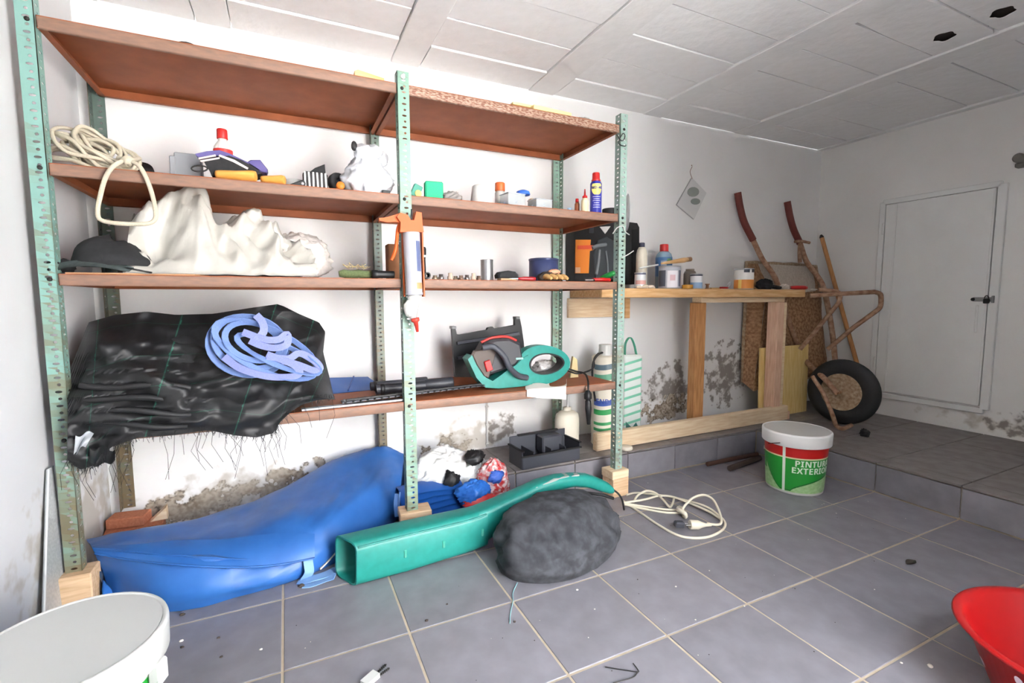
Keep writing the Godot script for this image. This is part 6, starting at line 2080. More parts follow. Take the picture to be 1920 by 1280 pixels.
func fourth_shelf():
	# --- woven weed fabric, folded in layers and hanging over the shelf edge
	var t = thing("ground_cover_fabric", "folded black woven ground cover fabric with green lines and a frayed hanging hem", "fabric", Vector3(-0.3, S4, -2.35))
	var fm := StandardMaterial3D.new()
	fm.albedo_texture = fabric_image()
	fm.roughness = 0.5
	fm.cull_mode = BaseMaterial3D.CULL_DISABLED
	var top = [[128, 700], [166, 604], [215, 590], [275, 584], [330, 590], [400, 588], [470, 577], [520, 570], [532, 574], [560, 588], [598, 604], [610, 622], [606, 660], [618, 708], [626, 745]]
	var hem = [[126, 862], [150, 880], [180, 872], [208, 838], [260, 820], [330, 815], [390, 806], [440, 816], [480, 820], [512, 812], [525, 792], [545, 772], [566, 758], [595, 750], [627, 747]]
	var lerp_list = func(l, u):
		var k = u * (l.size() - 1)
		var i = mini(int(k), l.size() - 2)
		return Vector2(lerpf(l[i][0], l[i + 1][0], k - i), lerpf(l[i][1], l[i + 1][1], k - i))
	var nr = noise(302, 2.0, 2, true)
	var nb = noise(303, 1.6, 2)
	var f = func(u, v):
		# v: 0 at the hem, 0.42 at the shelf edge, 1 at the upper rear edge
		var pt = lerp_list.call(top, u); var ph = lerp_list.call(hem, u)
		var q = az(lerpf(ph.x, pt.x, v), lerpf(ph.y, pt.y, v), -2.2)
		var z = -2.165
		var edge_v = clampf((ph.y - 762.0) / maxf(ph.y - pt.y, 1.0), 0.0, 0.9)
		if v > edge_v: z = lerpf(-2.165, -2.47, pow((v - edge_v) / (1.0 - edge_v), 1.25))
		# layered folds on the left, a broad diagonal fold, soft billows
		var py = lerpf(ph.y, pt.y, v); var px = lerpf(ph.x, pt.x, v)
		var lay = smoothstep(470.0, 300.0, px) * smoothstep(640.0, 700.0, py) * smoothstep(850.0, 815.0, py)
		var saw = fposmod((py + 0.05 * (px - 200.0) * sin(px * 0.01)) / 24.0, 1.0)
		var w = 0.026 * lay * (pow(saw, 0.6) - 0.5)
		var dg = (py - (636.0 + (px - 175.0) * 0.62)) / 34.0
		w += 0.085 * exp(-dg * dg) * smoothstep(150.0, 190.0, px) * smoothstep(370.0, 290.0, px)
		var d2 = (py - (650.0 + (px - 180.0) * 0.38)) / 12.0
		w -= 0.035 * exp(-d2 * d2) * smoothstep(190.0, 230.0, px) * smoothstep(420.0, 330.0, px)
		var d3 = (py - (735.0 - (px - 330.0) * 0.28)) / 12.0
		w += 0.045 * exp(-d3 * d3) * smoothstep(310.0, 350.0, px) * smoothstep(520.0, 440.0, px)
		w += nr.get_noise_3d(px * 0.0035 + py * 0.001, py * 0.006, 0.0) * 0.030 + nb.get_noise_3d(px * 0.006, py * 0.009, 5.0) * 0.030
		z += w * smoothstep(0.0, 0.1, v) + 0.012
		return az(px, py, minf(z, -2.12))
	var st := mb()
	cloth(st, f, 110, 84, 0.003)
	wobj("upper_layer", st, fm, t)
	# the bulk below it, resting on the shelf, and the folded edges of the layers
	st = mb()
	lump(st, Vector3(-0.30, S4 + 0.18, -2.50), Vector3(0.42, 0.20, 0.22), 15, 0.10, 1.2, S4 + 0.001, 48, 30)
	wobj("folded_bulk", st, M.black_soft, t)
	for k in 4:
		var py = 722.0 + 24.0 * k
		var ly := mb()
		var line = []
		for e in 9:
			var px = 150.0 + 26.0 * e - 6.0 * (k % 2)
			line.append(az(px, py + 4.0 * sin(e * 0.8 + k) + 0.02 * (px - 150.0), -2.135 - 0.012 * absf(e - 4.5) * 0.4))
		tube(ly, smooth_path(line, 3), 0.012, 8)
		wobj("layer_edge", ly, fm, t)
	# white scrap caught in the left corner
	st = mb()
	cloth(st, func(u, v): return az(142 + (34 - 12 * v) * u - 4 * v, 816 + 36 * v * (1.0 - 0.3 * u) - 6 * u + 4 * sin(u * 7.0), -2.13 + 0.012 * sin(u * 6.0 + v * 4.0)), 10, 8, 0.001)
	wobj("white_patch", st, mat(rgb(190, 194, 198), 0.6), t)
	# frayed threads
	var fr := mb()
	var rr := RandomNumberGenerator.new()
	rr.seed = 77
	for k in 420:
		var u = rr.randf()
		var ph = lerp_list.call(hem, u)
		if ph.x > 520 and rr.randf() < 0.6: continue
		var l = rr.randf_range(0.008, 0.035)
		if rr.randf() < 0.10: l = rr.randf_range(0.06, 0.20)
		var p = az(ph.x + rr.randf_range(-6, 6), ph.y - 5 + rr.randf_range(-6, 3), -2.155 + rr.randf_range(-0.004, 0.006))
		var d = Vector3(rr.randf_range(-0.3, 0.3), -1, rr.randf_range(-0.1, 0.2)) * l
		var sw = Vector3(rr.randf_range(-1, 1), 0, rr.randf_range(-0.5, 0.5)) * l * 0.3
		tube(fr, [p, p + d * 0.5 + sw, p + d + sw * 0.4], 0.0008, 3)
	var fo = wobj("frayed_threads", fr, M.black_soft, t)
	fo.set_meta("kind", "stuff")
	# the ragged tassel of fabric at the left corner
	st = mb()
	cloth(st, func(u, v): return az(168 + 48 * u, 840 + (36 - 30 * absf(u - 0.45)) * v + 6 * sin(u * 9), -2.15 + 0.015 * sin(u * 5 + v * 3)), 10, 6, 0.002)
	wobj("torn_corner", st, fm, t)
	# --- coiled webbing
	var wm = mottled(rgb(98, 124, 180), rgb(122, 146, 196), 0.7, 12.0, 0.05, 305)
	t = thing("webbing_strap", "pale blue webbing strap coiled on top of the black fabric", "strap", az(490, 650, -2.16))
	var zc = -2.13
	for e in [[468, 642, 68, 48, 0.2, 0.0], [474, 640, 54, 34, 0.3, 0.006], [464, 648, 74, 55, 0.15, -0.022], [498, 655, 104, 40, 0.42, 0.012], [522, 664, 84, 20, 0.40, 0.018]]:
		var pts = []
		var wd = []
		for k in 28:
			var a = TAU * k / 28.0
			var q = Vector2(cos(a) * e[2], sin(a) * e[3]).rotated(e[4])
			pts.append(az(e[0] + q.x, e[1] + q.y, zc + e[5] - (0.0 if q.y > 0 else 0.02)))
			wd.append((Vector3(q.x, -q.y, 0).normalized() * 0.8 + Vector3(0, 0.1, 0.55)).normalized())
		st = mb()
		strap(st, pts, wd, 0.024, 0.0022, true)
		wobj("coil", st, wm, t)
	for l in [[[480, 590], [492, 604], [494, 622], [478, 640]], [[455, 622], [495, 636], [522, 636], [538, 626], [538, 645], [518, 652], [492, 648], [468, 638]], [[500, 668], [540, 672], [562, 662], [590, 676], [600, 690], [588, 694], [560, 684], [530, 676]], [[420, 668], [450, 690], [500, 705], [545, 706], [562, 698], [548, 682], [500, 664]]]:
		var pts = []
		for q in l: pts.append(az(q[0], q[1], zc + 0.022))
		st = mb()
		var sp = smooth_path(pts, 5)
		var wl = []
		for k in sp.size(): wl.append((sp[mini(k + 1, sp.size() - 1)] - sp[maxi(k - 1, 0)]).cross(Vector3(0, -0.3, 1)).normalized())
		strap(st, sp, wl, 0.028, 0.0018)
		wobj("loose_end", st, mottled(rgb(116, 126, 184), rgb(142, 148, 196), 0.7, 12.0, 0.05, 306), t)
	# --- blue tarp scrap and the grey bar on the shelf
	t = thing("tarp_scrap", "small folded blue tarpaulin piece lying flat right of the black fabric", "tarpaulin", on(660, -2.42, S4))
	st = mb()
	var q0 = ay(616, 738, S4 + 0.004); var q1 = ay(718, 728, S4 + 0.004); var q2 = ay(690, 706, S4 + 0.04); var q3 = ay(612, 708, S4 + 0.05)
	cloth(st, func(u, v): return q0.lerp(q1, u).lerp(q3.lerp(q2, u), v) + Vector3(0, 0.006 * sin(u * 7.0 + v * 3.0) * sin(PI * v), 0), 12, 10, 0.003)
	wobj("folded_piece", st, mat(rgb(50, 100, 176), 0.5), t)
	st = mb()
	tube(st, [q0.lerp(q1, 0.35) + Vector3(0, 0.008, 0), q2.lerp(q3, 0.35) + Vector3(0, 0.004, 0)], 0.004, 6)
	wobj("piped_edge", st, mat(rgb(36, 84, 160), 0.5), t)
	t = thing("metal_bar", "long flat grey aluminium bar lying along the front of the fourth shelf", "bar", on(680, -2.22, S4))
	st = mb(false)
	var ba = on(560, -2.225, S4 + 0.005); var bb = on(752, -2.245, S4 + 0.005)
	strap(st, [ba, bb], Vector3.BACK, 0.03, 0.004)
	wobj("bar_body", st, mat(rgb(150, 152, 158), 0.4, 0.5), t)
	# --- black tubes
	var ti = 0
	for e in [[[704, 706], [848, 694], -2.40, 0.030, "thick black plastic pipe lying in front on the fourth shelf"], [[694, 700], [800, 690], -2.52, 0.027, "second black plastic pipe lying behind the thicker one"]]:
		t = thing("pipe", e[4], "pipe", on(760, e[2], S4), 0, "black pipes on the fourth shelf")
		var pa = az(e[0][0], e[0][1], e[2]); var pb = az(e[1][0], e[1][1], e[2])
		pa.y = S4 + e[3] + 0.003; pb.y = S4 + e[3] + 0.006 if ti == 1 else S4 + e[3] + 0.008
		var l = pa.distance_to(pb)
		var r = e[3] * 0.86
		st = mb()
		lathe(st, [Vector2(r * 0.8, 0.004), Vector2(r * 0.8, 0), Vector2(r, 0), Vector2(r, 0), Vector2(r, l * 0.62), Vector2(r, l * 0.62), Vector2(r * 1.16, l * 0.64), Vector2(r * 1.16, l * 0.98), Vector2(r * 1.1, l), Vector2(r * 0.85, l), Vector2(r * 0.85, l - 0.05), Vector2(0.0001, l - 0.05)], turned(pa, pb), 22)
		cap(st, [pa, pa], true)
		wobj("pipe_body", st, M.grey_plastic if ti == 1 else mat(rgb(46, 48, 54), 0.45), t)
		st = mb()
		lathe(st, [Vector2(r * 1.0, l * 0.05), Vector2(r * 1.1, l * 0.055), Vector2(r * 1.1, l * 0.10), Vector2(r * 1.0, l * 0.105)], turned(pa, pb), 22)
		wobj("collar", st, M.black, t)
		ti += 1
	# --- black bracket frame
	var z = -2.60
	t = thing("tool_holder", "black plastic wall bracket with two upright prongs standing behind the hedge trimmer", "bracket", on(915, z, S4))
	st = mb(false)
	var bp = poly_at([[852, 706], [846, 612], [852, 612], [855, 626], [862, 627], [912, 618], [914, 614], [922, 612], [926, 616], [964, 609], [964, 594], [972, 593], [976, 612], [980, 640], [984, 690], [984, 706]], z)
	prism(st, bp, 0.03, Transform3D(Basis(), Vector3(0, 0, z)), 0.003)
	wobj("back_plate", st, M.black, t)
	for e in [[[856, 640], [972, 622], [974, 628], [857, 646]], [[857, 668], [976, 652], [977, 658], [858, 674]]]:
		var rb := mb(false)
		prism(rb, poly_at(e, z + 0.02), 0.02, Transform3D(Basis(), Vector3(0, 0, z + 0.022)), 0.002)
		wobj("rib", rb, M.grey_plastic, t)
	for e in [[849, 611], [968, 593]]:
		var c = az(e[0], e[1], z)
		var pg := mb(false)
		box(pg, xf(c + Vector3(0, -0.008, 0.0)), Vector3(0.026, 0.016, 0.05), 0.002)
		wobj("prong_cap", pg, mat(rgb(110, 110, 112), 0.4), t)
	hedge_trimmer()
	# --- crumpled bag, white sheet over the edge
	t = crumpled("plastic_bag", "clear crumpled bag lying behind the loop handle of the hedge trimmer", "bag", az(1024, 690, -2.46), Vector3(0.085, 0.055, 0.05), 51, mottled(rgb(186, 180, 176), rgb(220, 216, 214), 0.3, 6.0, 0.03, 307, 0.0, 2.0), S4 + 0.001, 0.35, 1.6)
	t = thing("paper_sheet", "white paper sheet hanging over the front edge below the hedge trimmer", "paper", on(1030, -2.2, S4))
	st = mb()
	cloth(st, func(u, v):
		if v > 0.45: return on(985 + 78 * u, -2.20 - 0.22 * (v - 0.45) / 0.55, S4 + 0.003 + 0.012 * sin(u * 6.0) * smoothstep(0.45, 0.7, v))
		return on(988 + 74 * u, -2.193 + 0.012 * sin(u * 5.0) * (0.45 - v), S4 + 0.004 - (0.45 - v) / 0.45 * (0.035 + 0.04 * u)) , 16, 18, 0.001)
	wobj("sheet", st, mat(rgb(236, 226, 216), 0.7), t)
	t = thing("paper_tag", "small folded printed cardboard tag behind the rear end of the hedge trimmer", "tag", on(1076, -2.45, S4))
	st = mb(false)
	prism(st, [Vector2(-0.03, 0), Vector2(0.03, 0), Vector2(0.02, 0.11), Vector2(-0.01, 0.13)], 0.02, xf(), 0.002)
	obj("tag_body", st, mat(rgb(206, 186, 140), 0.7), t)

func hedge_trimmer():
	var z = -2.34
	var t = thing("hedge_trimmer", "teal electric hedge trimmer with loop handle and long dark blade on the fourth shelf", "hedge trimmer", on(950, z, S4))
	# body with the loop handle
	var st := mb(false)
	var body = poly_at([[872, 672], [880, 664], [890, 680], [905, 705], [918, 712], [935, 700], [948, 690], [962, 682], [974, 670], [984, 664], [983, 684], [986, 702], [992, 718], [975, 722], [930, 727], [905, 724], [888, 706]], z)
	for k in body.size(): body[k].y = maxf(body[k].y, S4 + 0.004)
	prism(st, body, 0.085, Transform3D(Basis(), Vector3(0, 0, z)), 0.010)
	var bd = wobj("body_shell", st, M.teal, t)
	# the loop handle at the rear with its opening, and a dark lining inside
	var loops = [[], [], []]
	for k in 32:
		var a = TAU * k / 32.0
		for e in 3:
			var q = Vector2(cos(a) * [49.0, 33.0, 30.0][e], sin(a) * [36.5, 20.0, 17.5][e] * (1.0 - 0.12 * cos(a))).rotated(-0.10)
			var p = az(1018 + q.x + [0, 5, 5][e], 683 + q.y - [0, 2, 2][e], z + 0.02)
			loops[e].append(Vector2(p.x, maxf(p.y, S4 + 0.004)))
	st = mb()
	ring_plate(st, loops[0], loops[1], 0.066, Transform3D(Basis(), Vector3(0, 0, z)))
	wobj("loop_handle", st, M.teal, bd)
	st = mb()
	ring_plate(st, loops[1], loops[2], 0.074, Transform3D(Basis(), Vector3(0, 0, z)))
	wobj("handle_rim", st, M.black, bd)
	# motor hump, red-edged guard, front bar handle, trigger
	st = mb()
	var hump = poly_at([[905, 640], [925, 634], [950, 633], [970, 642], [975, 668], [960, 684], [940, 692], [915, 700], [900, 690], [890, 668]], z)
	prism(st, hump, 0.10, Transform3D(Basis(), Vector3(0, 0, z - 0.005)), 0.014)
	wobj("motor_cover", st, mat(rgb(58, 58, 62), 0.5), t)
	st = mb()
	tube(st, smooth_path([az(902, 642, z + 0.03), az(922, 633, z + 0.03), az(950, 631, z + 0.03), az(968, 638, z + 0.03)], 5), 0.007, 8)
	wobj("red_edge", st, mat(rgb(196, 50, 44), 0.4), t)
	st = mb()
	prism(st, poly_at([[880, 664], [884, 656], [920, 650], [924, 656], [918, 680], [910, 706], [902, 703], [888, 682]], z), 0.03, Transform3D(Basis(), Vector3(0, 0, z + 0.035)), 0.004)
	wobj("hand_guard", st, mat(rgb(84, 72, 66), 0.55), t)
	st = mb()
	tube(st, smooth_path([az(905, 652, z + 0.075), az(925, 650, z + 0.09), az(945, 668, z + 0.095), az(955, 688, z + 0.09), az(972, 704, z + 0.07), az(988, 708, z + 0.05)], 6), 0.016, 10)
	wobj("front_handle", st, M.grey_plastic, t)
	st = mb(false)
	prism(st, poly_at([[900, 676], [910, 672], [916, 690], [905, 694]], z), 0.02, Transform3D(Basis(), Vector3(0, 0, z + 0.055)), 0.003)
	wobj("trigger", st, mat(rgb(206, 44, 44), 0.4), t)
	st = mb(false)
	box(st, xf(az(974, 672, z + 0.045)), Vector3(0.045, 0.012, 0.01), 0.003)
	wobj("maker_plate", st, mat(rgb(150, 190, 180), 0.5), t)
	# blade lying to the left
	st = mb(false)
	var a = az(905, 722, z + 0.03); var b = az(640, 741, -2.27)
	a.y = S4 + 0.030; b.y = S4 + 0.014
	strap(st, [a, b], Vector3.BACK, 0.055, 0.003)
	var bl = wobj("blade", st, mat(rgb(50, 52, 58), 0.35, 0.6), t)
	st = mb(false)
	var n = 22
	for k in n:
		var p = a.lerp(b, (k + 0.5) / n)
		var sgn = 1.0
		for s in [-1, 1]:
			box(st, xf(p + Vector3(0, 0.001, 0.036 * s)), Vector3(0.008, 0.004, 0.022), 0.001)
	wobj("blade_teeth", st, M.metal_dark, bl)
	st = mb(false)
	strap(st, [a + Vector3(0, 0.006, 0), a.lerp(b, 0.97) + Vector3(0, 0.006, 0)], Vector3.BACK, 0.02, 0.003)
	wobj("blade_spine", st, M.black, bl)
	# cord and plug hanging over the shelf end
	st = mb()
	tube(st, smooth_path([az(1062, 690, z), az(1080, 696, z), az(1096, 700, -2.26), az(1102, 712, -2.20), az(1103, 728, -2.17), az(1102, 738, -2.165)], 6), 0.0055, 8)
	wobj("cord", st, M.black, t)
	st = mb()
	tube(st, smooth_path([az(1062, 694, z), az(1085, 700, -2.30), az(1112, 690, -2.38), az(1114, 672, -2.46), az(1122, 662, -2.5)], 6), 0.005, 8)
	wobj("cord", st, M.black, t)
	st = mb()
	var p0 = az(1102, 732, -2.165); var p1 = az(1104, 795, -2.165)
	lathe(st, [Vector2(0.0001, 0), Vector2(0.012, 0.0), Vector2(0.022, 0.02), Vector2(0.022, 0.045), Vector2(0.012, 0.052), Vector2(0.016, 0.058), Vector2(0.018, 0.10), Vector2(0.010, p0.distance_to(p1)), Vector2(0.0001, p0.distance_to(p1))], turned(p0, p1), 16)
	wobj("plug", st, M.black, t)

func paint_can(at: Vector3, r: float, h: float, label: String, bands: Array, base: Color):
	var t = thing("paint_can", label, "can", at)
	var st := mb()
	lathe(st, [Vector2(0.0001, 0.002), Vector2(r - 0.001, 0.002), Vector2(r + 0.0015, 0.0), Vector2(r + 0.0015, 0.004), Vector2(r, 0.006), Vector2(r, h - 0.008), Vector2(r + 0.002, h - 0.006), Vector2(r + 0.002, h - 0.001), Vector2(r - 0.001, h), Vector2(r - 0.004, h - 0.006), Vector2(r - 0.012, h - 0.006), Vector2(r - 0.014, h - 0.002), Vector2(r - 0.018, h - 0.005), Vector2(0.0001, h - 0.005)], xf(), 32)
	obj("can_body", st, mat(rgb(196, 198, 200), 0.3, 0.6), t)
	st = mb()
	lathe(st, [Vector2(r + 0.0007, 0.008), Vector2(r + 0.0007, h - 0.012)], xf(), 32)
	obj("paper_label", st, mat(base, 0.45), t)
	for b in bands:
		# [y0, y1, from, to, colour] on the wrapper
		var sb := mb()
		var rows = []
		for j in 2:
			var row := PackedVector3Array()
			for k in 13:
				var a = lerpf(b[2], b[3], k / 12.0)
				row.append(Vector3(sin(a) * (r + 0.0014), lerpf(b[0], b[1], j) * h, cos(a) * (r + 0.0014)))
			rows.append(row)
		skin(sb, rows, false, 1)
		obj("printed_band", sb, mat(b[4], 0.45), t)
	return t

func build_bench_things():
	var z = -2.53
	# white bottle, red-capped bottle
	lathed("bottle", "tall cream bottle with small dark cap standing beside the black drill case", "bottle", on(1200, -2.62, BT), [
		["bottle_body", [Vector2(0.0001, 0), Vector2(0.036, 0), Vector2(0.038, 0.004), Vector2(0.038, 0.235), Vector2(0.032, 0.265), Vector2(0.020, 0.285), Vector2(0.0001, 0.286)], M.cream],
		["cap", [Vector2(0.0001, 0.285), Vector2(0.019, 0.285), Vector2(0.019, 0.312), Vector2(0.017, 0.315), Vector2(0.0001, 0.315)], mat(rgb(64, 66, 84), 0.4)]])
	var t = lathed("bottle", "blue labelled clear bottle with wide red cap behind the paint can", "bottle", on(1241, -2.66, BT), [
		["bottle_body", [Vector2(0.0001, 0), Vector2(0.055, 0), Vector2(0.058, 0.005), Vector2(0.058, 0.225), Vector2(0.05, 0.25), Vector2(0.032, 0.268), Vector2(0.0001, 0.269)], mat(rgb(150, 180, 200), 0.2)],
		["blue_label", [Vector2(0.0588, 0.09), Vector2(0.0588, 0.225)], mat(rgb(86, 134, 190), 0.4)],
		["cap", [Vector2(0.0001, 0.268), Vector2(0.030, 0.268), Vector2(0.031, 0.27), Vector2(0.030, 0.315), Vector2(0.027, 0.319), Vector2(0.0001, 0.319)], mat(rgb(214, 58, 58), 0.35)]])
	for e in [[0.15, 0.20, -1.1, -0.4, rgb(190, 206, 220)], [0.185, 0.215, -0.35, 0.25, rgb(120, 170, 120)], [0.10, 0.135, -1.2, 0.1, rgb(180, 200, 226)]]:
		var sb := mb()
		var rows = []
		for j in 2:
			var row := PackedVector3Array()
			for k in 9:
				var a = lerpf(e[2], e[3], k / 8.0)
				row.append(Vector3(sin(a) * 0.0594, lerpf(e[0], e[1], j), cos(a) * 0.0594))
			rows.append(row)
		skin(sb, rows, false, 1)
		obj("label_print", sb, mat(e[4], 0.4), t)
	# cans
	paint_can(on(1198, z + 0.02, BT), 0.036, 0.105, "small white tin with pink print in front of the cream bottle", [[0.25, 0.5, -1.6, 0.6, rgb(224, 170, 160)], [0.86, 0.96, -2.4, 1.2, rgb(90, 96, 120)]], rgb(230, 230, 230))
	paint_can(on(1252, z, BT), 0.072, 0.155, "large silver paint can with white label below the paintbrush", [[0.05, 0.78, -0.95, 0.05, rgb(240, 236, 240)], [0.35, 0.6, -0.7, -0.2, rgb(224, 190, 196)], [0.1, 0.8, -2.0, -1.1, rgb(84, 90, 104)], [0.1, 0.8, 0.2, 0.8, rgb(96, 100, 120)]], rgb(190, 192, 200))
	paint_can(on(1302, z + 0.0, BT), 0.041, 0.108, "little white and blue tin on the bench right of the silver can", [[0.05, 0.42, -2.0, 1.0, rgb(140, 170, 204)], [0.84, 0.97, -2.4, 1.4, rgb(50, 54, 70)]], rgb(236, 236, 238))
	paint_can(on(1390, z, BT), 0.068, 0.155, "white and orange paint can near the right end of the bench", [[0.03, 0.46, -2.2, 1.2, rgb(222, 140, 60)], [0.80, 0.97, -0.9, -0.3, rgb(40, 44, 60)], [0.80, 0.97, -0.05, 0.9, rgb(52, 50, 60)], [0.03, 0.46, -1.45, -1.1, rgb(232, 200, 110)]], rgb(232, 230, 226))
	# brush resting on the silver can
	t = thing("paintbrush", "paintbrush with pale wooden handle lying across the silver paint can", "brush", on(1256, z, BT + 0.157))
	var st := mb()
	var a = az(1240, 497, z + 0.03); var b = az(1292, 486, z - 0.02)
	a.y = maxf(a.y, BT + 0.168); b.y = maxf(b.y, BT + 0.185)
	var l = a.distance_to(b)
	lathe(st, [Vector2(0.0001, 0), Vector2(0.006, 0.0), Vector2(0.010, l * 0.2), Vector2(0.014, l * 0.5), Vector2(0.018, l * 0.8), Vector2(0.014, l * 0.96), Vector2(0.0001, l)], turned(a, b), 16)
	wobj("handle", st, M.pine, t)
	st = mb()
	tube(st, [b - (b - a).normalized() * 0.02, b + Vector3(0.014, 0.002, 0)], 0.016, 12)
	wobj("ferrule", st, mat(rgb(190, 150, 110), 0.4, 0.4), t)
	t = thing("mixing_stick", "thin white stick laid across the small tin and silver can", "stick", on(1215, z, BT + 0.11))
	st = mb()
	tube(st, [az(1198, 503, z + 0.06), az(1234, 496, z + 0.075)], 0.0055, 8)
	wobj("stick_body", st, M.white_plastic, t)
	t = lathed("glass_jar", "small dark glass jar behind the silver paint can on the bench", "jar", on(1290, -2.60, BT), [
		["jar_body", [Vector2(0.0001, 0), Vector2(0.042, 0), Vector2(0.045, 0.005), Vector2(0.045, 0.11), Vector2(0.036, 0.13), Vector2(0.0001, 0.131)], mat(rgb(110, 100, 90), 0.3)],
		["cap", [Vector2(0.0001, 0.13), Vector2(0.03, 0.13), Vector2(0.03, 0.145), Vector2(0.0001, 0.146)], mat(rgb(140, 130, 116), 0.4)]])
	lathed("tape_roll", "flat roll of amber tape lying between the two paint cans", "tape", on(1286, z + 0.045, BT), [["roll", [Vector2(0.020, 0.0), Vector2(0.036, 0.0), Vector2(0.037, 0.001), Vector2(0.037, 0.026), Vector2(0.036, 0.027), Vector2(0.020, 0.027), Vector2(0.020, 0.0)], mat(rgb(196, 140, 50), 0.35)]])
	# small rubbish along the front edge
	t = thing("wood_scrap", "crumbled white filler lumps at the left end of the bench", "filler", on(1210, z + 0.045, BT))
	for e in [[-0.02, 0.0, 0.03, 3], [0.03, 0.01, 0.024, 4], [0.06, -0.005, 0.016, 5], [-0.06, 0.0, 0.02, 6]]:
		st = mb()
		lump(st, Vector3(e[0], e[2] * 0.35, e[1]), Vector3(e[2], e[2] * 0.5, e[2] * 0.6), e[3], 0.4, 1.8, 0.0, 20, 12)
		obj("crumb", st, mat(rgb(232, 214, 190), 0.9), t)
	t = thing("putty_knife", "flat wooden spatula lying right of the little white and blue tin", "spatula", on(1338, z + 0.03, BT))
	st = mb(false)
	box(st, xf(Vector3(0, 0.005, 0)), Vector3(0.10, 0.009, 0.022), 0.002)
	obj("spatula_blade", st, mat(rgb(190, 150, 96), 0.6), t)
	lathed("thread_spool", "tiny brown spool standing behind the wooden spatula", "spool", on(1323, z, BT), [["spool_body", [Vector2(0.0001, 0), Vector2(0.016, 0), Vector2(0.016, 0.006), Vector2(0.011, 0.008), Vector2(0.011, 0.03), Vector2(0.016, 0.032), Vector2(0.016, 0.038), Vector2(0.0001, 0.038)], mat(rgb(150, 110, 80), 0.6)]])
	t = thing("pincers", "small metal pincers with red grips left of the orange paint can", "pincers", on(1362, z + 0.05, BT))
	for s in [-1, 1]:
		var h := mb()
		tube(h, smooth_path([Vector3(-0.01, 0.008, 0.003 * s), Vector3(-0.035, 0.009, 0.010 * s), Vector3(-0.075, 0.009, 0.008 * s)], 4), 0.007, 8)
		obj("grip", h, M.red, t)
		h = mb()
		tube(h, smooth_path([Vector3(-0.008, 0.009, 0.003 * s), Vector3(0.008, 0.03, 0.012 * s), Vector3(0.018, 0.052, 0.004 * s)], 4), 0.005, 8)
		obj("jaw", h, M.steel, t)
	# gloves and red tool on the right
	t = thing("work_gloves", "black rubber glove lying crumpled right of the orange paint can", "gloves", on(1437, z + 0.02, BT))
	st = mb()
	lump(st, Vector3(-0.05, 0.034, 0), Vector3(0.075, 0.042, 0.04), 9, 0.3, 1.5, 0.0, 34, 22)
	obj("palm", st, M.black_soft, t)
	for e in [[0.03, 0.018, 0.02, 0.10], [0.03, 0.014, -0.005, 0.12], [0.02, 0.024, 0.0, 0.09]]:
		var f := mb()
		tube(f, smooth_path([Vector3(-0.03, e[1] + 0.012, e[2]), Vector3(e[0], e[1] + 0.006, e[2]), Vector3(e[3], e[1] * 0.7, e[2] + 0.008)], 4), 0.0115, 10)
		obj("finger", f, M.black_soft, t)
	t = thing("fabric_scrap", "pale twisted rag scrap between the black glove and red tool", "rag", on(1466, z + 0.03, BT))
	st = mb()
	lump(st, Vector3(0, 0.016, 0), Vector3(0.045, 0.022, 0.022), 14, 0.45, 1.8, 0.0, 28, 16)
	obj("rag_body", st, mat(rgb(206, 196, 184), 0.85), t)
	screwdriver(on(1478, z + 0.02, BT), on(1508, z + 0.03, BT), rgb(190, 34, 36), "red handled tool at the far right end of the bench", 0.017, BT)
	t = thing("utility_knife", "flat white blade tool lying at the bench end past the red handle", "blade", on(1526, z + 0.03, BT))
	obj("blade_body", boxed(xf(Vector3(-0.01, 0.004, 0)), Vector3(0.10, 0.007, 0.03), 0.002), mat(rgb(220, 214, 206), 0.5), t)

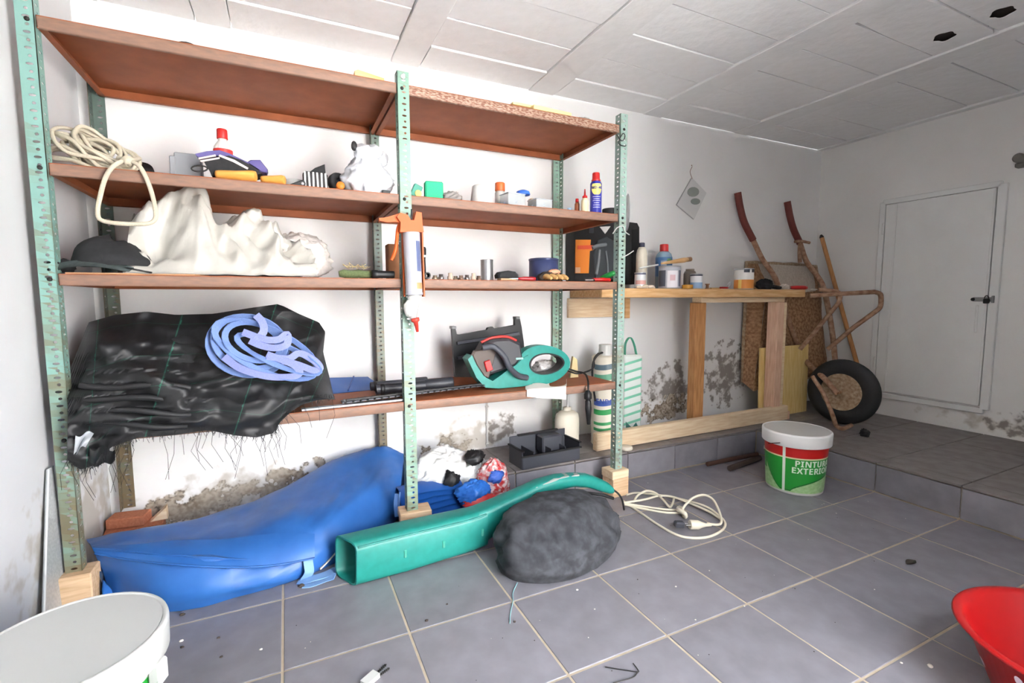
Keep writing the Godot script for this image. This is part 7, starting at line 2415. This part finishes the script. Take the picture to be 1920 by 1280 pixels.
func build_small_things():
	# --- sheet protector hung on a nail
	var t = thing("wall_picture", "small printed card in a clear sleeve hanging askew from a nail on the white wall", "card", az(1295, 372, ZB + 0.005))
	var st := mb(false)
	var cp = poly_at([[1296, 334], [1323, 362], [1300, 411], [1268, 384]], ZB)
	prism(st, cp, 0.003, Transform3D(Basis(), Vector3(0, 0, ZB + 0.008)))
	wobj("sleeve", st, mat(rgb(222, 222, 222), 0.3), t)
	for e in [[1298, 360, 11, 15], [1302, 378, 9, 10]]:
		st = mb(false)
		var ring = []
		for k in 14: ring.append([e[0] + cos(TAU * k / 14) * e[2], e[1] + sin(TAU * k / 14) * e[3] * 0.6])
		prism(st, poly_at(ring, ZB), 0.002, Transform3D(Basis(), Vector3(0, 0, ZB + 0.0100)))
		wobj("printed_shape", st, mat(rgb(150, 156, 150), 0.5), t)
	for e in [[[1268, 384], [1300, 411]], [[1296, 334], [1268, 384]]]:
		st = mb()
		tube(st, [az(e[0][0], e[0][1], ZB + 0.009), az(e[1][0], e[1][1], ZB + 0.009)], 0.0025, 6)
		wobj("edge_strip", st, mat(rgb(170, 170, 172), 0.4), t)
	st = mb()
	tube(st, smooth_path([az(1298, 312, ZB + 0.012), az(1294, 322, ZB + 0.01), az(1298, 335, ZB + 0.010)], 4), 0.0016, 5)
	wobj("string", st, mat(rgb(150, 90, 70), 0.8), t)
	st = mb()
	tube(st, [az(1297, 310, ZB - 0.002), az(1297, 310, ZB + 0.022)], 0.004, 8)
	wobj("nail", st, M.rust_dark, t)
	# --- capped pipe end sticking out of the right wall
	t = thing("pipe_stub", "grey pipe stub sticking out of the right wall above the door", "pipe", ax(1912, 298, XRW))
	st = mb()
	var c = ax(1914, 297, XRW - 0.05)
	tube(st, [Vector3(XRW, c.y, c.z), Vector3(XRW - 0.09, c.y, c.z), Vector3(XRW - 0.10, c.y, c.z)], [0.03, 0.03, 0.022], 14)
	wobj("stub", st, mat(rgb(126, 122, 116), 0.6), t)
	st = mb(false)
	box(st, xf(Vector3(XRW - 0.05, c.y - 0.045, c.z)), Vector3(0.05, 0.03, 0.04), 0.006)
	wobj("clamp", st, mat(rgb(110, 106, 100), 0.6), t)
	# --- on the floor
	t = thing("wall_plug", "white plastic strip with grey metal screws lying on the front floor tiles", "fixing", ay(700, 1268, 0))
	st = mb(false)
	var a = ay(682, 1283, 0.008); var b = ay(706, 1262, 0.008)
	strap(st, [a, b], Vector3(1, 0, 0.6), 0.03, 0.007)
	wobj("strip", st, M.white_plastic, t)
	for e in [[[706, 1262], [724, 1245]], [[711, 1266], [730, 1252]]]:
		st = mb()
		var p = ay(e[0][0], e[0][1], 0.006); var q = ay(e[1][0], e[1][1], 0.006)
		tube(st, [p, q], 0.0022, 6)
		for k in 6: tube(st, [p.lerp(q, k / 6.0 + 0.04), p.lerp(q, k / 6.0 + 0.07)], 0.0042, 8)
		wobj("screw", st, M.metal_dark, t)
	t = thing("wire_piece", "thin bent grey wire lying on the near floor tile", "wire", ay(1180, 1262, 0))
	st = mb()
	tube(st, smooth_path([ay(1135, 1250, 0.003), ay(1165, 1255, 0.003), ay(1195, 1259, 0.003), ay(1196, 1255, 0.003), ay(1187, 1243, 0.004)], 4), 0.0016, 6)
	tube(st, smooth_path([ay(1196, 1260, 0.003), ay(1185, 1270, 0.003), ay(1150, 1280, 0.003)], 4), 0.0016, 6)
	wobj("wire_length", st, M.metal_dark, t)
	t = thing("twine", "short pale green twine lying on the tile joint before the dusty bag", "twine", ay(962, 1125, 0))
	st = mb()
	tube(st, smooth_path([ay(970, 1092, 0.0025), ay(962, 1110, 0.0025), ay(962, 1126, 0.0025), ay(957, 1150, 0.0025), ay(956, 1168, 0.0025)], 4), 0.0018, 5)
	wobj("twine_length", st, mat(rgb(140, 186, 190), 0.7), t)
	t = thing("leaf", "small dry dark leaf lying on the tiles before the raised step", "leaf", ay(1708, 1055, 0))
	st = mb()
	cloth(st, func(u, v): return Vector3(-0.035 + 0.07 * u, 0.003 + 0.008 * sin(PI * u) * absf(v - 0.5), (v - 0.5) * 0.034 * sin(PI * clampf(u, 0.03, 0.97))), 10, 4, 0.001)
	obj("blade", st, mat(rgb(54, 48, 42), 0.8), t)
	var pebbles = thing("floor_grit", "scattered crumbs of plaster and dirt on the floor tiles", "grit", Vector3.ZERO)
	var lt := mb()
	var dk := mb()
	var rr := RandomNumberGenerator.new()
	rr.seed = 21
	for e in [[1082, 1106, 0.005, 1], [342, 1153, 0.008, 0], [410, 1196, 0.005, 0], [415, 1232, 0.005, 0], [489, 1218, 0.005, 1], [340, 1202, 0.006, 1], [342, 1214, 0.005, 0], [485, 1087, 0.010, 1], [1744, 1250, 0.008, 1], [546, 1067, 0.008, 1], [1267, 1100, 0.004, 1], [1115, 1142, 0.003, 1], [1330, 1070, 0.003, 1], [1304, 1162, 0.003, 1], [800, 1164, 0.006, 0], [838, 1133, 0.004, 0], [965, 1166, 0.005, 0], [565, 1100, 0.012, 0], [1690, 1243, 0.004, 1]]:
		var p = ay(e[0], e[1], 0.0)
		var st2 = lt if e[3] == 1 else dk
		lump(st2, p + Vector3(0, e[2] * 0.4, 0), Vector3(e[2], e[2] * 0.5, e[2] * 0.8), int(e[0]), 0.4, 1.6, 0.0005, 10, 7)
	for k in 90:
		var p = Vector3(rr.randf_range(-0.5, 3.0), 0.0, rr.randf_range(-2.3, -0.9))
		if p.x < 1.4 and p.z < -1.9: continue
		var r = rr.randf_range(0.001, 0.0028)
		lump(lt if rr.randf() < 0.5 else dk, p + Vector3(0, r * 0.4, 0), Vector3(r, r * 0.6, r), k, 0.3, 1.6, 0.0003, 6, 4)
	var o1 = obj("pale_crumbs", lt, mat(rgb(222, 216, 206), 0.9), pebbles)
	var o2 = obj("dark_crumbs", dk, mat(rgb(70, 60, 54), 0.9), pebbles)
	o1.set_meta("kind", "stuff")
	o2.set_meta("kind", "stuff")
	pebbles.set_meta("kind", "stuff")
